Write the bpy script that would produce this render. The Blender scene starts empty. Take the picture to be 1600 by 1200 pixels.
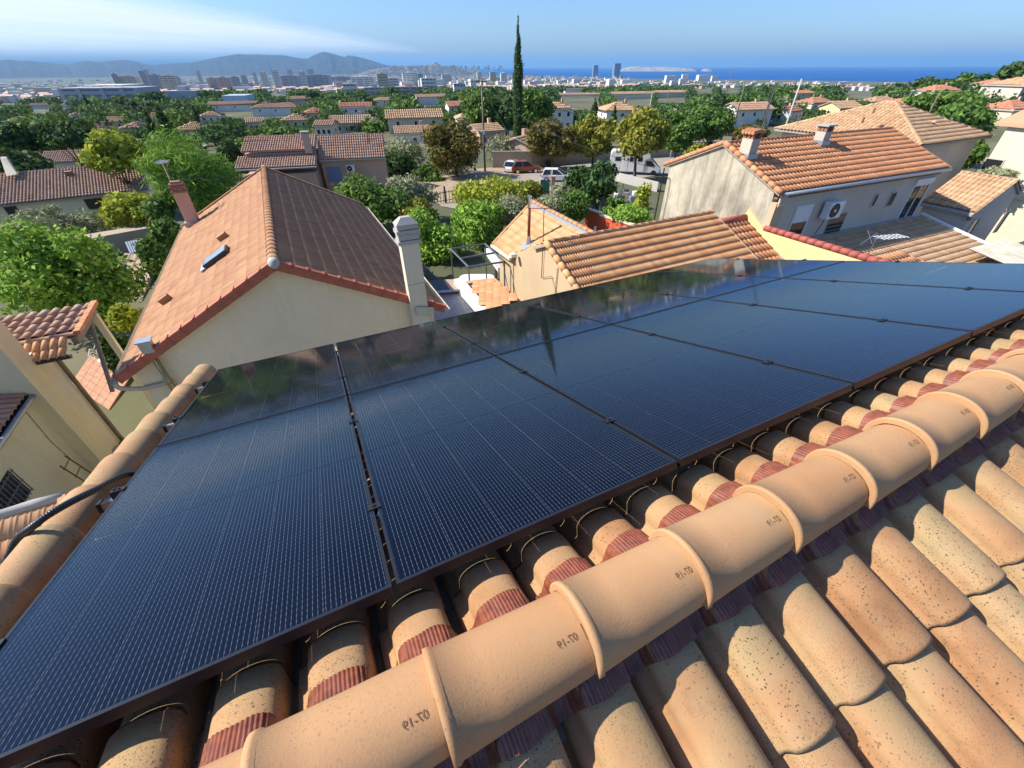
import bpy, math, random
import numpy as np
from mathutils import Matrix, Vector

# ------------------------------------------------------------------ camera, sky, sun, exposure
scene = bpy.context.scene
F, PITCH, ROLL = 649.0, math.radians(37.4137), math.radians(-0.2916)
cp, sp = math.cos(PITCH), math.sin(PITCH)
FW = np.array([0, cp, -sp]); _U0 = np.array([0, sp, cp]); _R0 = np.array([1.0, 0, 0])
RT = math.cos(ROLL)*_R0 + math.sin(ROLL)*_U0
UP = -math.sin(ROLL)*_R0 + math.cos(ROLL)*_U0
cd = bpy.data.cameras.new('camera'); cam = bpy.data.objects.new('camera', cd)
scene.collection.objects.link(cam)
cd.sensor_width = 36; cd.lens = F/1600*36; cd.clip_start = 0.05; cd.clip_end = 200000
cam.matrix_world = Matrix(((RT[0], UP[0], -FW[0], 0), (RT[1], UP[1], -FW[1], 0), (RT[2], UP[2], -FW[2], 0), (0, 0, 0, 1)))
scene.camera = cam

SUN_EL, SHADOW_DIR = math.radians(42), math.radians(-2)      # shadows run towards +x
to_sun = Vector((-math.cos(SHADOW_DIR)*math.cos(SUN_EL), -math.sin(SHADOW_DIR)*math.cos(SUN_EL), math.sin(SUN_EL)))
world = bpy.data.worlds.new('World'); scene.world = world; world.use_nodes = True
wn = world.node_tree; bg = wn.nodes['Background']
sky = wn.nodes.new('ShaderNodeTexSky'); sky.sky_type = 'NISHITA'; sky.sun_disc = False
sky.sun_elevation = SUN_EL; sky.sun_rotation = math.atan2(to_sun.x, to_sun.y)
sky.altitude = 100; sky.air_density = 1.0; sky.dust_density = 1.0; sky.ozone_density = 1.5
tint = wn.nodes.new('ShaderNodeMix'); tint.data_type = 'RGBA'; tint.blend_type = 'MULTIPLY'; tint.inputs[0].default_value = 1
tint.inputs[7].default_value = (.62, .82, 1.15, 1)
wn.links.new(sky.outputs[0], tint.inputs[6]); wn.links.new(tint.outputs[2], bg.inputs[0]); bg.inputs[1].default_value = 0.1
sd = bpy.data.lights.new('sun', 'SUN'); sd.energy = 4.6; sd.angle = math.radians(0.53); sd.color = (1, 0.93, 0.83)
so = bpy.data.objects.new('sun', sd); scene.collection.objects.link(so)
so.rotation_euler = to_sun.to_track_quat('Z', 'Y').to_euler(); so.location = (-30, -5, 40)
vs = scene.view_settings
vs.view_transform = 'Standard'; vs.look = 'None'; vs.gamma = 1; vs.use_curve_mapping = False; vs.exposure = 0.75
scene.cycles.max_bounces = 8; scene.cycles.transparent_max_bounces = 24; scene.cycles.volume_bounces = 0
scene.cycles.use_denoising = True; scene.cycles.caustics_reflective = False; scene.cycles.caustics_refractive = False

# ------------------------------------------------------------------ helpers: geometry
C = scene.collection
ZV = np.array([0, 0, 1.0])
def V3(*a): return np.array(a, float)
def ray(x, y): return FW + RT*((x-800)/F) - UP*((y-600)/F)
def atz(x, y, z):
    d = ray(x, y); return d*(z/d[2])
def onp(x, y, P, N):
    d = ray(x, y); return d*((P@N)/(d@N))
def at_r(x, y, r):
    d = ray(x, y); return d*(r/math.hypot(d[0], d[1]))
def up_to(P, y):
    """height at which the vertical line through P meets picture row y"""
    lo, hi = -200.0, 600.0
    for _ in range(60):
        m = (lo+hi)/2; X = V3(P[0], P[1], m); d = X@FW
        yy = 600-F*(X@UP)/d if d > 1e-6 else -1e9
        if yy > y: lo = m
        else: hi = m
    return (lo+hi)/2
def pix(X):
    X = np.asarray(X, float); d = X@FW
    return 800+F*(X@RT)/d, 600-F*(X@UP)/d
def dirs(deg):
    a = math.radians(deg); return V3(math.cos(a), math.sin(a), 0), V3(-math.sin(a), math.cos(a), 0)
AZ, SL = 25.886, math.radians(17.786)
UA, NB = dirs(AZ)
def AB(a, b, z): return UA*a + NB*b + ZV*z
def nrm(v): v = np.asarray(v, float); return v/np.linalg.norm(v)

ORG = {}
def new_obj(name, me, parent=None, org=None):
    o = bpy.data.objects.new(name, me); C.objects.link(o)
    if parent is not None:
        o.parent = parent
        ORG[o.name] = ORG[parent.name]
    else:
        g = np.zeros(3) if org is None else np.asarray(org, float)
        o.location = g; ORG[o.name] = g
    return o
def tag(o, label=None, cat=None, group=None, kind=None):
    if label: o['label'] = label
    if cat: o['category'] = cat
    if group: o['group'] = group
    if kind: o['kind'] = kind
    return o
def thing(name, org, label, cat, group=None):
    return tag(new_obj(name, None, None, org), label, cat, group)
def np_mesh(name, V, Fq, mats, smooth=False, midx=None):
    """V (n,3); Fq: (m,k) array of faces"""
    me = bpy.data.meshes.new(name)
    V = np.ascontiguousarray(V, np.float32); Fq = np.ascontiguousarray(Fq, np.int32)
    m, k = Fq.shape
    me.vertices.add(len(V)); me.vertices.foreach_set('co', V.ravel())
    me.loops.add(m*k); me.loops.foreach_set('vertex_index', Fq.ravel())
    me.polygons.add(m); me.polygons.foreach_set('loop_start', np.arange(0, m*k, k, dtype=np.int32))
    if midx is not None: me.polygons.foreach_set('material_index', np.asarray(midx, np.int32))
    if smooth: me.polygons.foreach_set('use_smooth', np.ones(m, bool))
    me.update(calc_edges=True)
    for mt in (mats if isinstance(mats, (list, tuple)) else [mats]): me.materials.append(mt)
    return me
class MB:
    def __init__(s): s.v = []; s.f = []
    def add(s, vs, fs):
        k = len(s.v); s.v += [tuple(map(float, p)) for p in vs]; s.f += [tuple(i+k for i in f) for f in fs]; return s
    def poly(s, pts): return s.add(pts, [tuple(range(len(pts)))])
    def box(s, c, ax, ay, az):
        c, ax, ay, az = map(np.asarray, (c, ax, ay, az))
        vs = [c+i*ax+j*ay+k*az for i in (-1, 1) for j in (-1, 1) for k in (-1, 1)]
        return s.add(vs, [(0, 1, 3, 2), (4, 6, 7, 5), (0, 4, 5, 1), (2, 3, 7, 6), (0, 2, 6, 4), (1, 5, 7, 3)])
    def bx(s, c, sx, sy, sz, u=V3(1, 0, 0), n=V3(0, 1, 0)): return s.box(c, u*sx/2, n*sy/2, ZV*sz/2)
    def prism(s, pts, ext):
        pts = [np.asarray(p, float) for p in pts]; n = len(pts); ext = np.asarray(ext, float)
        s.add(pts+[p+ext for p in pts], [tuple(range(n)), tuple(range(2*n-1, n-1, -1))] + [(i, i+n, (i+1) % n+n, (i+1) % n) for i in range(n)])
        return s
    def tube(s, pts, rad, seg=8, cap=True):
        pts = [np.asarray(p, float) for p in pts]; n = len(pts)
        if not hasattr(rad, '__len__'): rad = [rad]*n
        ref = None; rings = []
        for i in range(n):
            t = nrm(pts[min(i+1, n-1)]-pts[max(i-1, 0)])
            if ref is None: ref = nrm(np.cross(t, V3(0.31, 0.77, 0.55) if abs(t[2]) > .5 else ZV))
            ref = nrm(ref-t*(ref@t)); b = np.cross(t, ref)
            rings.append([pts[i]+rad[i]*(math.cos(6.28318*k/seg)*ref+math.sin(6.28318*k/seg)*b) for k in range(seg)])
        fs = [(i*seg+k, i*seg+(k+1) % seg, (i+1)*seg+(k+1) % seg, (i+1)*seg+k) for i in range(n-1) for k in range(seg)]
        if cap: fs += [tuple(range(seg-1, -1, -1)), tuple((n-1)*seg+k for k in range(seg))]
        return s.add([p for r in rings for p in r], fs)
    def mesh(s, name, mat, org=(0, 0, 0), smooth=False):
        me = bpy.data.meshes.new(name); o = np.asarray(org, float)
        me.from_pydata([tuple(np.asarray(p)-o) for p in s.v], [], s.f)
        for m in (mat if isinstance(mat, (list, tuple)) else [mat]): me.materials.append(m)
        if smooth: me.polygons.foreach_set('use_smooth', np.ones(len(me.polygons), bool))
        me.update(); return me
    def build(s, name, mat, parent=None, org=None, smooth=False, bevel=0):
        if parent is not None: org = ORG[parent.name]
        elif org is None:
            a = np.array(s.v); org = V3(a[:, 0].mean(), a[:, 1].mean(), a[:, 2].min())
        o = new_obj(name, s.mesh(name, mat, org, smooth), parent, org)
        if bevel:
            m = o.modifiers.new('bevel', 'BEVEL'); m.width = bevel; m.segments = 2; m.limit_method = 'ANGLE'
        return o
def part(name, mat, parent, fn, **k):
    b = MB(); fn(b); return b.build(name, mat, parent, **k)

# ------------------------------------------------------------------ helpers: materials
def mk(name):
    m = bpy.data.materials.new(name); m.use_nodes = True
    nt = m.node_tree; return m, nt, nt.nodes['Principled BSDF']
def N(nt, t, **k):
    n = nt.nodes.new(t)
    for a, b in k.items(): setattr(n, a, b)
    return n
def L(nt, a, b): nt.links.new(a, b)
def ramp(nt, fac, stops):
    r = N(nt, 'ShaderNodeValToRGB'); e = r.color_ramp.elements
    while len(e) < len(stops): e.new(0.5)
    for i, (p, c) in enumerate(stops):
        e[i].position = p; e[i].color = (*c, 1) if len(c) == 3 else c
    L(nt, fac, r.inputs[0]); return r.outputs[0]
def mixc(nt, f, a, b, mode='MIX'):
    m = N(nt, 'ShaderNodeMix', data_type='RGBA', blend_type=mode)
    for s, v in ((m.inputs[0], f), (m.inputs[6], a), (m.inputs[7], b)):
        if hasattr(v, 'is_output'): L(nt, v, s)
        elif isinstance(v, (int, float)): s.default_value = v
        else: s.default_value = (*v, 1)
    return m.outputs[2]
def mth(nt, op, a, b=0.0, c=0.0, clamp=False):
    m = N(nt, 'ShaderNodeMath', operation=op, use_clamp=clamp)
    for s, v in zip(m.inputs, (a, b, c)):
        if hasattr(v, 'is_output'): L(nt, v, s)
        else: s.default_value = v
    return m.outputs[0]
def coords(nt, scale=(1, 1, 1), shuffle=False):
    tc = N(nt, 'ShaderNodeTexCoord'); mp = N(nt, 'ShaderNodeMapping'); mp.inputs['Scale'].default_value = scale
    if shuffle:
        oi = N(nt, 'ShaderNodeObjectInfo'); ad = N(nt, 'ShaderNodeVectorMath', operation='ADD'); cx = N(nt, 'ShaderNodeCombineXYZ')
        for i, k in enumerate((37.0, 91.0, 53.0)): L(nt, mth(nt, 'MULTIPLY', oi.outputs['Random'], k), cx.inputs[i])
        L(nt, tc.outputs['Object'], ad.inputs[0]); L(nt, cx.outputs[0], ad.inputs[1]); L(nt, ad.outputs[0], mp.inputs[0])
    else: L(nt, tc.outputs['Object'], mp.inputs[0])
    return mp.outputs[0]
def noise(nt, vec, scale, detail=5, rough=.6):
    n = N(nt, 'ShaderNodeTexNoise'); n.inputs['Scale'].default_value = scale; n.inputs['Detail'].default_value = detail; n.inputs['Roughness'].default_value = rough
    L(nt, vec, n.inputs['Vector']); return n.outputs['Fac']
def bump(nt, bs, h, strength, dist):
    b = N(nt, 'ShaderNodeBump'); b.inputs['Strength'].default_value = strength; b.inputs['Distance'].default_value = dist
    L(nt, h, b.inputs['Height']); L(nt, b.outputs[0], bs.inputs['Normal'])
def plain(name, c, rough=.6, metal=0.0, var=.12, scale=6.0, bmp=0.0):
    m, nt, bs = mk(name); v = coords(nt, shuffle=True); n = noise(nt, v, scale)
    c = np.array(c)
    L(nt, ramp(nt, n, [(.25, tuple(c*(1-var))), (.75, tuple(np.minimum(1, c*(1+var))))]), bs.inputs['Base Color'])
    bs.inputs['Roughness'].default_value = rough; bs.inputs['Metallic'].default_value = metal
    if bmp: bump(nt, bs, noise(nt, v, scale*6), .5, bmp)
    return m
def plaster(name, c, dirt=(.3, .27, .22), amt=.35, streak=True, bmp=.004, big=.35):
    m, nt, bs = mk(name); v = coords(nt); c = np.array(c)
    base = ramp(nt, noise(nt, v, big, 6, .65), [(.3, tuple(c*.88)), (.7, tuple(np.minimum(1, c*1.08)))])
    fine = noise(nt, v, 9, 6, .7)
    base = mixc(nt, mth(nt, 'MULTIPLY', mth(nt, 'SUBTRACT', fine, .45, clamp=True), .8), base, tuple(c*.72))
    if streak:
        sv = coords(nt, (2.2, 2.2, .16)); st = noise(nt, sv, 1.6, 6, .7)
        k = mth(nt, 'MULTIPLY', mth(nt, 'MULTIPLY', mth(nt, 'SUBTRACT', st, .5, clamp=True), 4.0, clamp=True), amt)
        base = mixc(nt, k, base, dirt)
    L(nt, base, bs.inputs['Base Color']); bs.inputs['Roughness'].default_value = .9
    bump(nt, bs, noise(nt, v, 30, 4, .7), .6, bmp); return m
def tile_mat(name, cols, lichen=.35, dark=(.05, .04, .03), rough=.8, speck=60.0, grey=(.42, .36, .26), fine=False):
    """fired clay: each tile its own tone, pale and dark weathering, speckled lichen"""
    m, nt, bs = mk(name); v = coords(nt, shuffle=True)
    oi = N(nt, 'ShaderNodeObjectInfo'); ge = N(nt, 'ShaderNodeNewGeometry')
    r = mth(nt, 'FRACT', mth(nt, 'ADD', oi.outputs['Random'], mth(nt, 'MULTIPLY', ge.outputs['Random Per Island'], 7.31)))
    k = len(cols); base = ramp(nt, r, [(i/(k-1) if k > 1 else 0, c) for i, c in enumerate(cols)])
    if fine:                                   # flamed firing: broad bands of ochre, peach and grey along a tile
        n0 = noise(nt, v, 3.2, 3, .5)
        base = mixc(nt, float(fine), base, ramp(nt, n0, [(.30, (.27, .135, .06)), (.42, (.42, .215, .095)), (.52, (.47, .285, .14)), (.62, (.43, .31, .145)), (.74, (.31, .24, .145))]))
    n1 = noise(nt, v, 5, 6, .65)
    base = mixc(nt, mth(nt, 'MULTIPLY', mth(nt, 'SUBTRACT', n1, .5, clamp=True), 3.0*lichen, clamp=True), base, grey)
    n2 = noise(nt, v, 14, 6, .75)
    base = mixc(nt, mth(nt, 'MULTIPLY', mth(nt, 'SUBTRACT', n2, .54, clamp=True), 2.0*lichen, clamp=True), base, dark)
    wv = N(nt, 'ShaderNodeVectorMath', operation='ADD'); nn = N(nt, 'ShaderNodeTexNoise'); nn.inputs['Scale'].default_value = speck*1.7; L(nt, v, nn.inputs['Vector'])
    sc_ = N(nt, 'ShaderNodeVectorMath', operation='SCALE'); sc_.inputs['Scale'].default_value = .9/speck; L(nt, nn.outputs['Color'], sc_.inputs[0]); L(nt, v, wv.inputs[0]); L(nt, sc_.outputs[0], wv.inputs[1])
    for sp, th, lo in ((speck, .26, .40), (speck*2.3, .28, .38)):
        vo = N(nt, 'ShaderNodeTexVoronoi'); vo.inputs['Scale'].default_value = sp; L(nt, wv.outputs[0], vo.inputs['Vector'])
        msk = mth(nt, 'MULTIPLY', mth(nt, 'SUBTRACT', th, vo.outputs['Distance'], clamp=True), 9.0, clamp=True)
        big = mth(nt, 'MULTIPLY', mth(nt, 'SUBTRACT', noise(nt, v, 3.1 if sp == speck else 4.7, 3, .5), lo, clamp=True), 6.5*lichen, clamp=True)
        base = mixc(nt, mth(nt, 'MULTIPLY', msk, big), base, dark)
    L(nt, base, bs.inputs['Base Color']); bs.inputs['Roughness'].default_value = rough
    bump(nt, bs, noise(nt, v, 130, 6, .75), .6 if fine else .35, .002 if fine else .0015); return m
def leaf_mat(name, cols, trans=.3, rough=.55):
    m, nt, bs = mk(name); ge = N(nt, 'ShaderNodeNewGeometry'); oi = N(nt, 'ShaderNodeObjectInfo')
    r = mth(nt, 'FRACT', mth(nt, 'ADD', ge.outputs['Random Per Island'], mth(nt, 'MULTIPLY', oi.outputs['Random'], .23)))
    k = len(cols); base = ramp(nt, r, [(i/(k-1), c) for i, c in enumerate(cols)])
    v = coords(nt, shuffle=True); base = mixc(nt, mth(nt, 'MULTIPLY', noise(nt, v, .9, 3), .5), base, cols[0])
    L(nt, base, bs.inputs['Base Color']); bs.inputs['Roughness'].default_value = .75; bs.inputs['Specular IOR Level'].default_value = .15
    tr = N(nt, 'ShaderNodeBsdfTranslucent'); L(nt, mixc(nt, .35, base, (.25, .3, .03)), tr.inputs[0])
    mx = N(nt, 'ShaderNodeMixShader'); mx.inputs[0].default_value = trans
    L(nt, bs.outputs[0], mx.inputs[1]); L(nt, tr.outputs[0], mx.inputs[2]); L(nt, mx.outputs[0], nt.nodes['Material Output'].inputs[0]); return m

M = {}
M['own_tile'] = tile_mat('own_tile', [(0.364, 0.193, 0.083), (0.402, 0.241, 0.110), (0.325, 0.151, 0.059), (0.379, 0.259, 0.127), (0.379, 0.207, 0.092)], .72, (.075, .055, .036), .88, 85, (.36, .285, .155), .65)
M['ridge_clay'] = tile_mat('ridge_clay', [(0.462, 0.249, 0.112), (0.487, 0.278, 0.129), (0.437, 0.228, 0.099)], .34, (.20, .125, .07), .82, 95, (.46, .33, .19), .22)
M['b1_tile'] = tile_mat('b1_tile', [(0.341, 0.158, 0.066), (0.384, 0.194, 0.084), (0.306, 0.131, 0.053), (0.399, 0.217, 0.097)], .25, (.11, .065, .045), grey=(.45, .30, .21))
M['red_verge'] = plain('red_verge', (.42, .12, .065), .7, var=.2)
M['b2_tile'] = tile_mat('b2_tile', [(0.578, 0.260, 0.119), (0.525, 0.218, 0.098), (0.630, 0.308, 0.143)], .16, (.14, .06, .04), grey=(.5, .3, .2))
M['b3_tile'] = tile_mat('b3_tile', [(0.684, 0.314, 0.122), (0.743, 0.384, 0.168), (0.614, 0.255, 0.094), (0.708, 0.418, 0.206)], .25, (.12, .07, .04))
M['b4_tile'] = tile_mat('b4_tile', [(0.580, 0.293, 0.131), (0.620, 0.344, 0.163), (0.540, 0.253, 0.106)], .15, (.14, .08, .05))
M['tan_tile'] = tile_mat('tan_tile', [(0.495, 0.292, 0.152), (0.540, 0.361, 0.208), (0.432, 0.241, 0.120), (0.513, 0.344, 0.200)], .35, (.13, .09, .06))
M['brown_tile'] = tile_mat('brown_tile', [(.46, .26, .17), (.52, .32, .21), (.40, .20, .12), (.50, .34, .24)], .35, (.10, .07, .05))
M['red_far_tile'] = tile_mat('red_far_tile', [(.52, .22, .12), (.46, .18, .10), (.56, .28, .16)], .25, (.12, .07, .05))
M['flashing'] = plain('flashing', (.21, .058, .026), .5, var=.5, scale=40)
M['flashing'].node_tree.nodes['Principled BSDF'].inputs['Coat Weight'].default_value = .3
M['stamp'] = plain('stamp', (.21, .105, .05), .9)
M['mortar'] = plaster('mortar', (.36, .33, .28), streak=False)
M['cream'] = plaster('cream', (.70, .62, .46), amt=.15)
M['greige'] = plaster('greige', (.86, .72, .48), (.60, .50, .34), .2)
def grime_mat():
    m, nt, bs = mk('grime'); v = coords(nt); sv = coords(nt, (1.5, 1.5, .28))
    base = ramp(nt, noise(nt, v, .55, 6, .7), [(.32, (.28, .25, .185)), (.5, (.45, .405, .30)), (.68, (.57, .51, .38))])
    k = mth(nt, 'MULTIPLY', mth(nt, 'SUBTRACT', noise(nt, sv, 1.3, 8, .72), .47, clamp=True), 4.2, clamp=True)
    base = mixc(nt, mth(nt, 'MULTIPLY', k, .9), base, (.15, .135, .105))
    k2 = mth(nt, 'MULTIPLY', mth(nt, 'SUBTRACT', noise(nt, v, 3.2, 8, .75), .52, clamp=True), 3.5, clamp=True)
    base = mixc(nt, mth(nt, 'MULTIPLY', k2, .55), base, (.24, .21, .16))
    L(nt, base, bs.inputs['Base Color']); bs.inputs['Roughness'].default_value = .95; bump(nt, bs, noise(nt, v, 22, 6, .75), .7, .008); return m
M['grime'] = grime_mat()
M['yellow'] = plaster('yellow', (.74, .58, .28), amt=.1)
M['yellow_old'] = plaster('yellow_old', (.78, .68, .40), (.45, .38, .2), .25)
M['beige_render'] = plaster('beige_render', (.54, .41, .25), amt=.18)  # even beige render with faint streaks
M['grey_wall'] = plaster('grey_wall', (.58, .51, .42), amt=.2)
M['pink'] = plaster('pink', (.58, .36, .25), amt=.15)
M['salmon'] = plaster('salmon', (.62, .40, .30), amt=.15)
M['white_wall'] = plaster('white_wall', (.76, .74, .68), amt=.15)
M['red_wall'] = plaster('red_wall', (.62, .10, .04), amt=.1)
M['concrete'] = plaster('concrete', (.42, .40, .36), amt=.3)
M['stone_wall'] = plaster('stone_wall', (.40, .32, .23), amt=.35)
M['coping'] = plain('coping', (.34, .085, .06), .7, var=.25)
M['panel_frame'] = plain('panel_frame', (.022, .024, .030), .38, .4)
M['alu'] = plain('alu', (.72, .73, .75), .28, 1.0, var=.05)
M['zinc'] = plain('zinc', (.42, .45, .48), .45, .7)
M['black'] = plain('black', (.012, .012, .013), .5)
M['conduit'] = plain('conduit', (.010, .012, .016), .42)
M['dark_metal'] = plain('dark_metal', (.05, .05, .055), .5, .5)
M['grey_metal'] = plain('grey_metal', (.16, .17, .19), .5, .5)
M['white_paint'] = plain('white_paint', (.78, .78, .76), .5, var=.06)
M['brass_pipe'] = plain('brass_pipe', (.40, .28, .10), .42, .75, var=.3, scale=3)
M['rust_pipe'] = plain('rust_pipe', (.18, .06, .035), .6, .3, var=.35, scale=4)
M['beige_pvc'] = plain('beige_pvc', (.55, .46, .33), .5)
M['wood'] = plain('wood', (.20, .14, .09), .8, var=.35, scale=3)
M['grey_wood'] = plain('grey_wood', (.23, .20, .165), .85, var=.3, scale=3)
M['brick'] = plain('brick', (.30, .15, .10), .85, var=.4, scale=14)
M['shutter'] = plain('shutter', (.20, .23, .36), .6)
M['dark_glass'] = plain('dark_glass', (.02, .022, .026), .08)
M['trunk'] = plain('trunk', (.11, .08, .055), .9, var=.4, scale=5, bmp=.02)
M['pole'] = plain('pole', (.17, .14, .11), .85, var=.3, scale=2)
M['pole_grey'] = plain('pole_grey', (.42, .41, .38), .8)
M['soil'] = plain('soil', (.36, .27, .17), .95, var=.3, scale=2, bmp=.03)
M['terracotta_paving'] = plain('terracotta_paving', (.50, .25, .14), .8, var=.25)
M['road'] = plain('road', (.32, .28, .22), .9, var=.15, scale=.8)
M['asphalt'] = plain('asphalt', (.07, .07, .07), .9, var=.2, scale=.8)
M['tyre'] = plain('tyre', (.012, .012, .012), .8)
M['car_white'] = plain('car_white', (.78, .78, .77), .25, var=.03)
M['car_orange'] = plain('car_orange', (.30, .085, .03), .3, .3)
M['car_dark'] = plain('car_dark', (.03, .033, .04), .3, .3)
M['blue_plastic'] = plain('blue_plastic', (.03, .08, .28), .5)
M['yellow_plastic'] = plain('yellow_plastic', (.62, .45, .04), .5)
M['bin_green'] = plain('bin_green', (.05, .08, .075), .5)
M['gravel_roof'] = plain('gravel_roof', (.40, .38, .36), .9, var=.55, scale=18)
M['tarp'] = plain('tarp', (.42, .30, .20), .8)
M['corrugated'] = plain('corrugated', (.46, .42, .34), .8, var=.3, scale=2)
M['dark_sheet'] = plain('dark_sheet', (.075, .08, .09), .6, .3)
# glass of the panels: clear with a mirror film, light passes between the cells
def panel_glass():
    m, nt, bs = mk('panel_glass'); out = nt.nodes['Material Output']; nt.nodes.remove(bs)
    tr = N(nt, 'ShaderNodeBsdfTransparent'); tr.inputs[0].default_value = (.93, .95, .96, 1)
    gl = N(nt, 'ShaderNodeBsdfGlossy'); gl.inputs['Color'].default_value = (.72, .86, 1, 1); gl.inputs['Roughness'].default_value = .07
    v = coords(nt, shuffle=True); sm = noise(nt, v, 2.2, 5, .6)
    L(nt, mth(nt, 'MULTIPLY_ADD', sm, .10, .01), gl.inputs['Roughness'])
    fr = N(nt, 'ShaderNodeFresnel'); gi = N(nt, 'ShaderNodeNewGeometry')   # same film from both sides, so no false total reflection from below
    L(nt, mth(nt, 'MULTIPLY_ADD', gi.outputs['Backfacing'], 1/1.4-1.4, 1.4), fr.inputs['IOR'])
    dif = N(nt, 'ShaderNodeBsdfDiffuse'); dif.inputs[0].default_value = (.35, .36, .38, 1)
    dust = N(nt, 'ShaderNodeMixShader')          # dust: thin, patchy
    d = mth(nt, 'MULTIPLY', mth(nt, 'SUBTRACT', noise(nt, v, 1.3, 6, .7), .5, clamp=True), .045)
    L(nt, d, dust.inputs[0]); L(nt, tr.outputs[0], dust.inputs[1]); L(nt, dif.outputs[0], dust.inputs[2])
    mx = N(nt, 'ShaderNodeMixShader'); L(nt, fr.outputs[0], mx.inputs[0]); L(nt, dust.outputs[0], mx.inputs[1]); L(nt, gl.outputs[0], mx.inputs[2])
    L(nt, mx.outputs[0], out.inputs[0]); return m
def cell_mat():
    m, nt, bs = mk('solar_cell'); tc = N(nt, 'ShaderNodeTexCoord'); sx = N(nt, 'ShaderNodeSeparateXYZ'); L(nt, tc.outputs['Object'], sx.inputs[0])
    q = mth(nt, 'FRACT', mth(nt, 'MULTIPLY', mth(nt, 'ADD', sx.outputs[0], 1.0), 1/.0135))
    line = mth(nt, 'LESS_THAN', q, .12)
    q2 = mth(nt, 'FRACT', mth(nt, 'MULTIPLY', mth(nt, 'ADD', sx.outputs[1], 1.0), 1/.0215))
    dash = mth(nt, 'LESS_THAN', q2, .5)
    oi = N(nt, 'ShaderNodeObjectInfo')
    base = mixc(nt, oi.outputs['Random'], (.0008, .0011, .0028), (.0018, .0023, .005))
    base = mixc(nt, mth(nt, 'MULTIPLY', line, mth(nt, 'MULTIPLY_ADD', dash, .55, .4)), base, (.12, .127, .145))
    L(nt, base, bs.inputs['Base Color']); bs.inputs['Roughness'].default_value = .5; bs.inputs['Specular IOR Level'].default_value = 0.0
    return m
M['panel_glass'] = panel_glass(); M['cell'] = cell_mat()

# ------------------------------------------------------------------ terrain
RR = [0, 15, 30, 60, 100, 150, 220, 300, 500, 1000, 2000, 4000, 7000, 9000, 40000]
RZ = [-8.5, -9.0, -9.8, -11.7, -13.4, -15.6, -18.5, -21.5, -27, -40, -64, -95, -118, -124, -124]
SEA = -130.0
def coast(phi):
    return float(np.interp(phi, [-90, -12, -9, -6, 0, 6, 11, 18, 90], [60000, 60000, 15000, 11500, 9000, 7600, 6400, 5200, 4200]))
def ground(x, y):
    r = math.hypot(x, y); phi = math.degrees(math.atan2(x, y))
    z = float(np.interp(math.log(r+20), [math.log(q+20) for q in RR], RZ))
    if phi > 12 and y > 0:                                    # the wooded rise on the right
        k = min(1, (phi-12)/22); z += (4+9*max(0, (phi-36)/9))*k*math.exp(-((math.log(r+1)-math.log(380))/.55)**2)
    if phi < -18 and y > 0:
        k = min(1, (-phi-18)/15); z -= 2.5*k*math.exp(-((math.log(r+1)-math.log(120))/.5)**2)
    if r > 120: z += 2.2*math.sin(x*.011+1)*math.sin(y*.009)*min(1, (r-120)/300)
    if y > 0 and r > coast(phi): z -= 26*min(1, (r-coast(phi))/500)
    if r > 9000 and (abs(phi) > 100): z = -124
    return z
def Pg(x, y, dz=0.0, tmin=3.0):
    """picture point -> point on the ground (dz above it)"""
    d = ray(x, y); d = d/np.linalg.norm(d)
    t = tmin
    while t < 60000:
        X = d*t
        if X[2] < ground(X[0], X[1])+dz: break
        t *= 1.02
    lo, hi = t/1.02, t
    for _ in range(25):
        m = (lo+hi)/2; X = d*m
        if X[2] < ground(X[0], X[1])+dz: hi = m
        else: lo = m
    return d*hi

def build_ground():
    rs = [0.0]+list(np.geomspace(2, 45000, 120)); na = 220
    ang = []
    for i in range(na): ang.append(-math.pi+2*math.pi*i/na)
    V = []; 
    for r in rs:
        for a in ang:
            x, y = r*math.sin(a), r*math.cos(a); V.append((x, y, ground(x, y)))
    Fq = [(i*na+j, i*na+(j+1) % na, (i+1)*na+(j+1) % na, (i+1)*na+j) for i in range(len(rs)-1) for j in range(na)]
    m, nt, bs = mk('ground'); v = coords(nt)
    n1 = noise(nt, v, .035, 6, .6); n2 = noise(nt, v, .4, 6, .7)
    base = ramp(nt, n1, [(.3, (.05, .065, .025)), (.5, (.11, .11, .05)), (.72, (.26, .21, .13))])
    base = mixc(nt, mth(nt, 'MULTIPLY', n2, .5), base, (.07, .08, .03))
    L(nt, base, bs.inputs['Base Color']); bs.inputs['Roughness'].default_value = 1
    tag(new_obj('ground', np_mesh('ground', np.array(V), np.array(Fq), m, True)), kind='structure')
    m, nt, bs = mk('sea'); v = coords(nt)
    L(nt, ramp(nt, noise(nt, v, .0012, 5, .6), [(.3, (.004, .06, .24)), (.7, (.007, .085, .30))]), bs.inputs['Base Color'])
    bs.inputs['Roughness'].default_value = .5; bs.inputs['IOR'].default_value = 1.15
    bump(nt, bs, noise(nt, coords(nt, (.02, .02, .02)), 1, 6, .7), 1, 6)
    V = [(0, 0, SEA)]; na = 128
    for r in (4000, 12000, 45000): V += [(r*math.sin(6.28318*i/na), r*math.cos(6.28318*i/na), SEA) for i in range(na)]
    b = MB(); b.add(V, [(0, 1+(i+1) % na, 1+i) for i in range(na)]+[(1+k*na+i, 1+k*na+(i+1) % na, 1+(k+1)*na+(i+1) % na, 1+(k+1)*na+i) for k in range(2) for i in range(na)])
    tag(b.build('sea', m, org=(0, 0, 0)), kind='structure')
build_ground()

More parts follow.
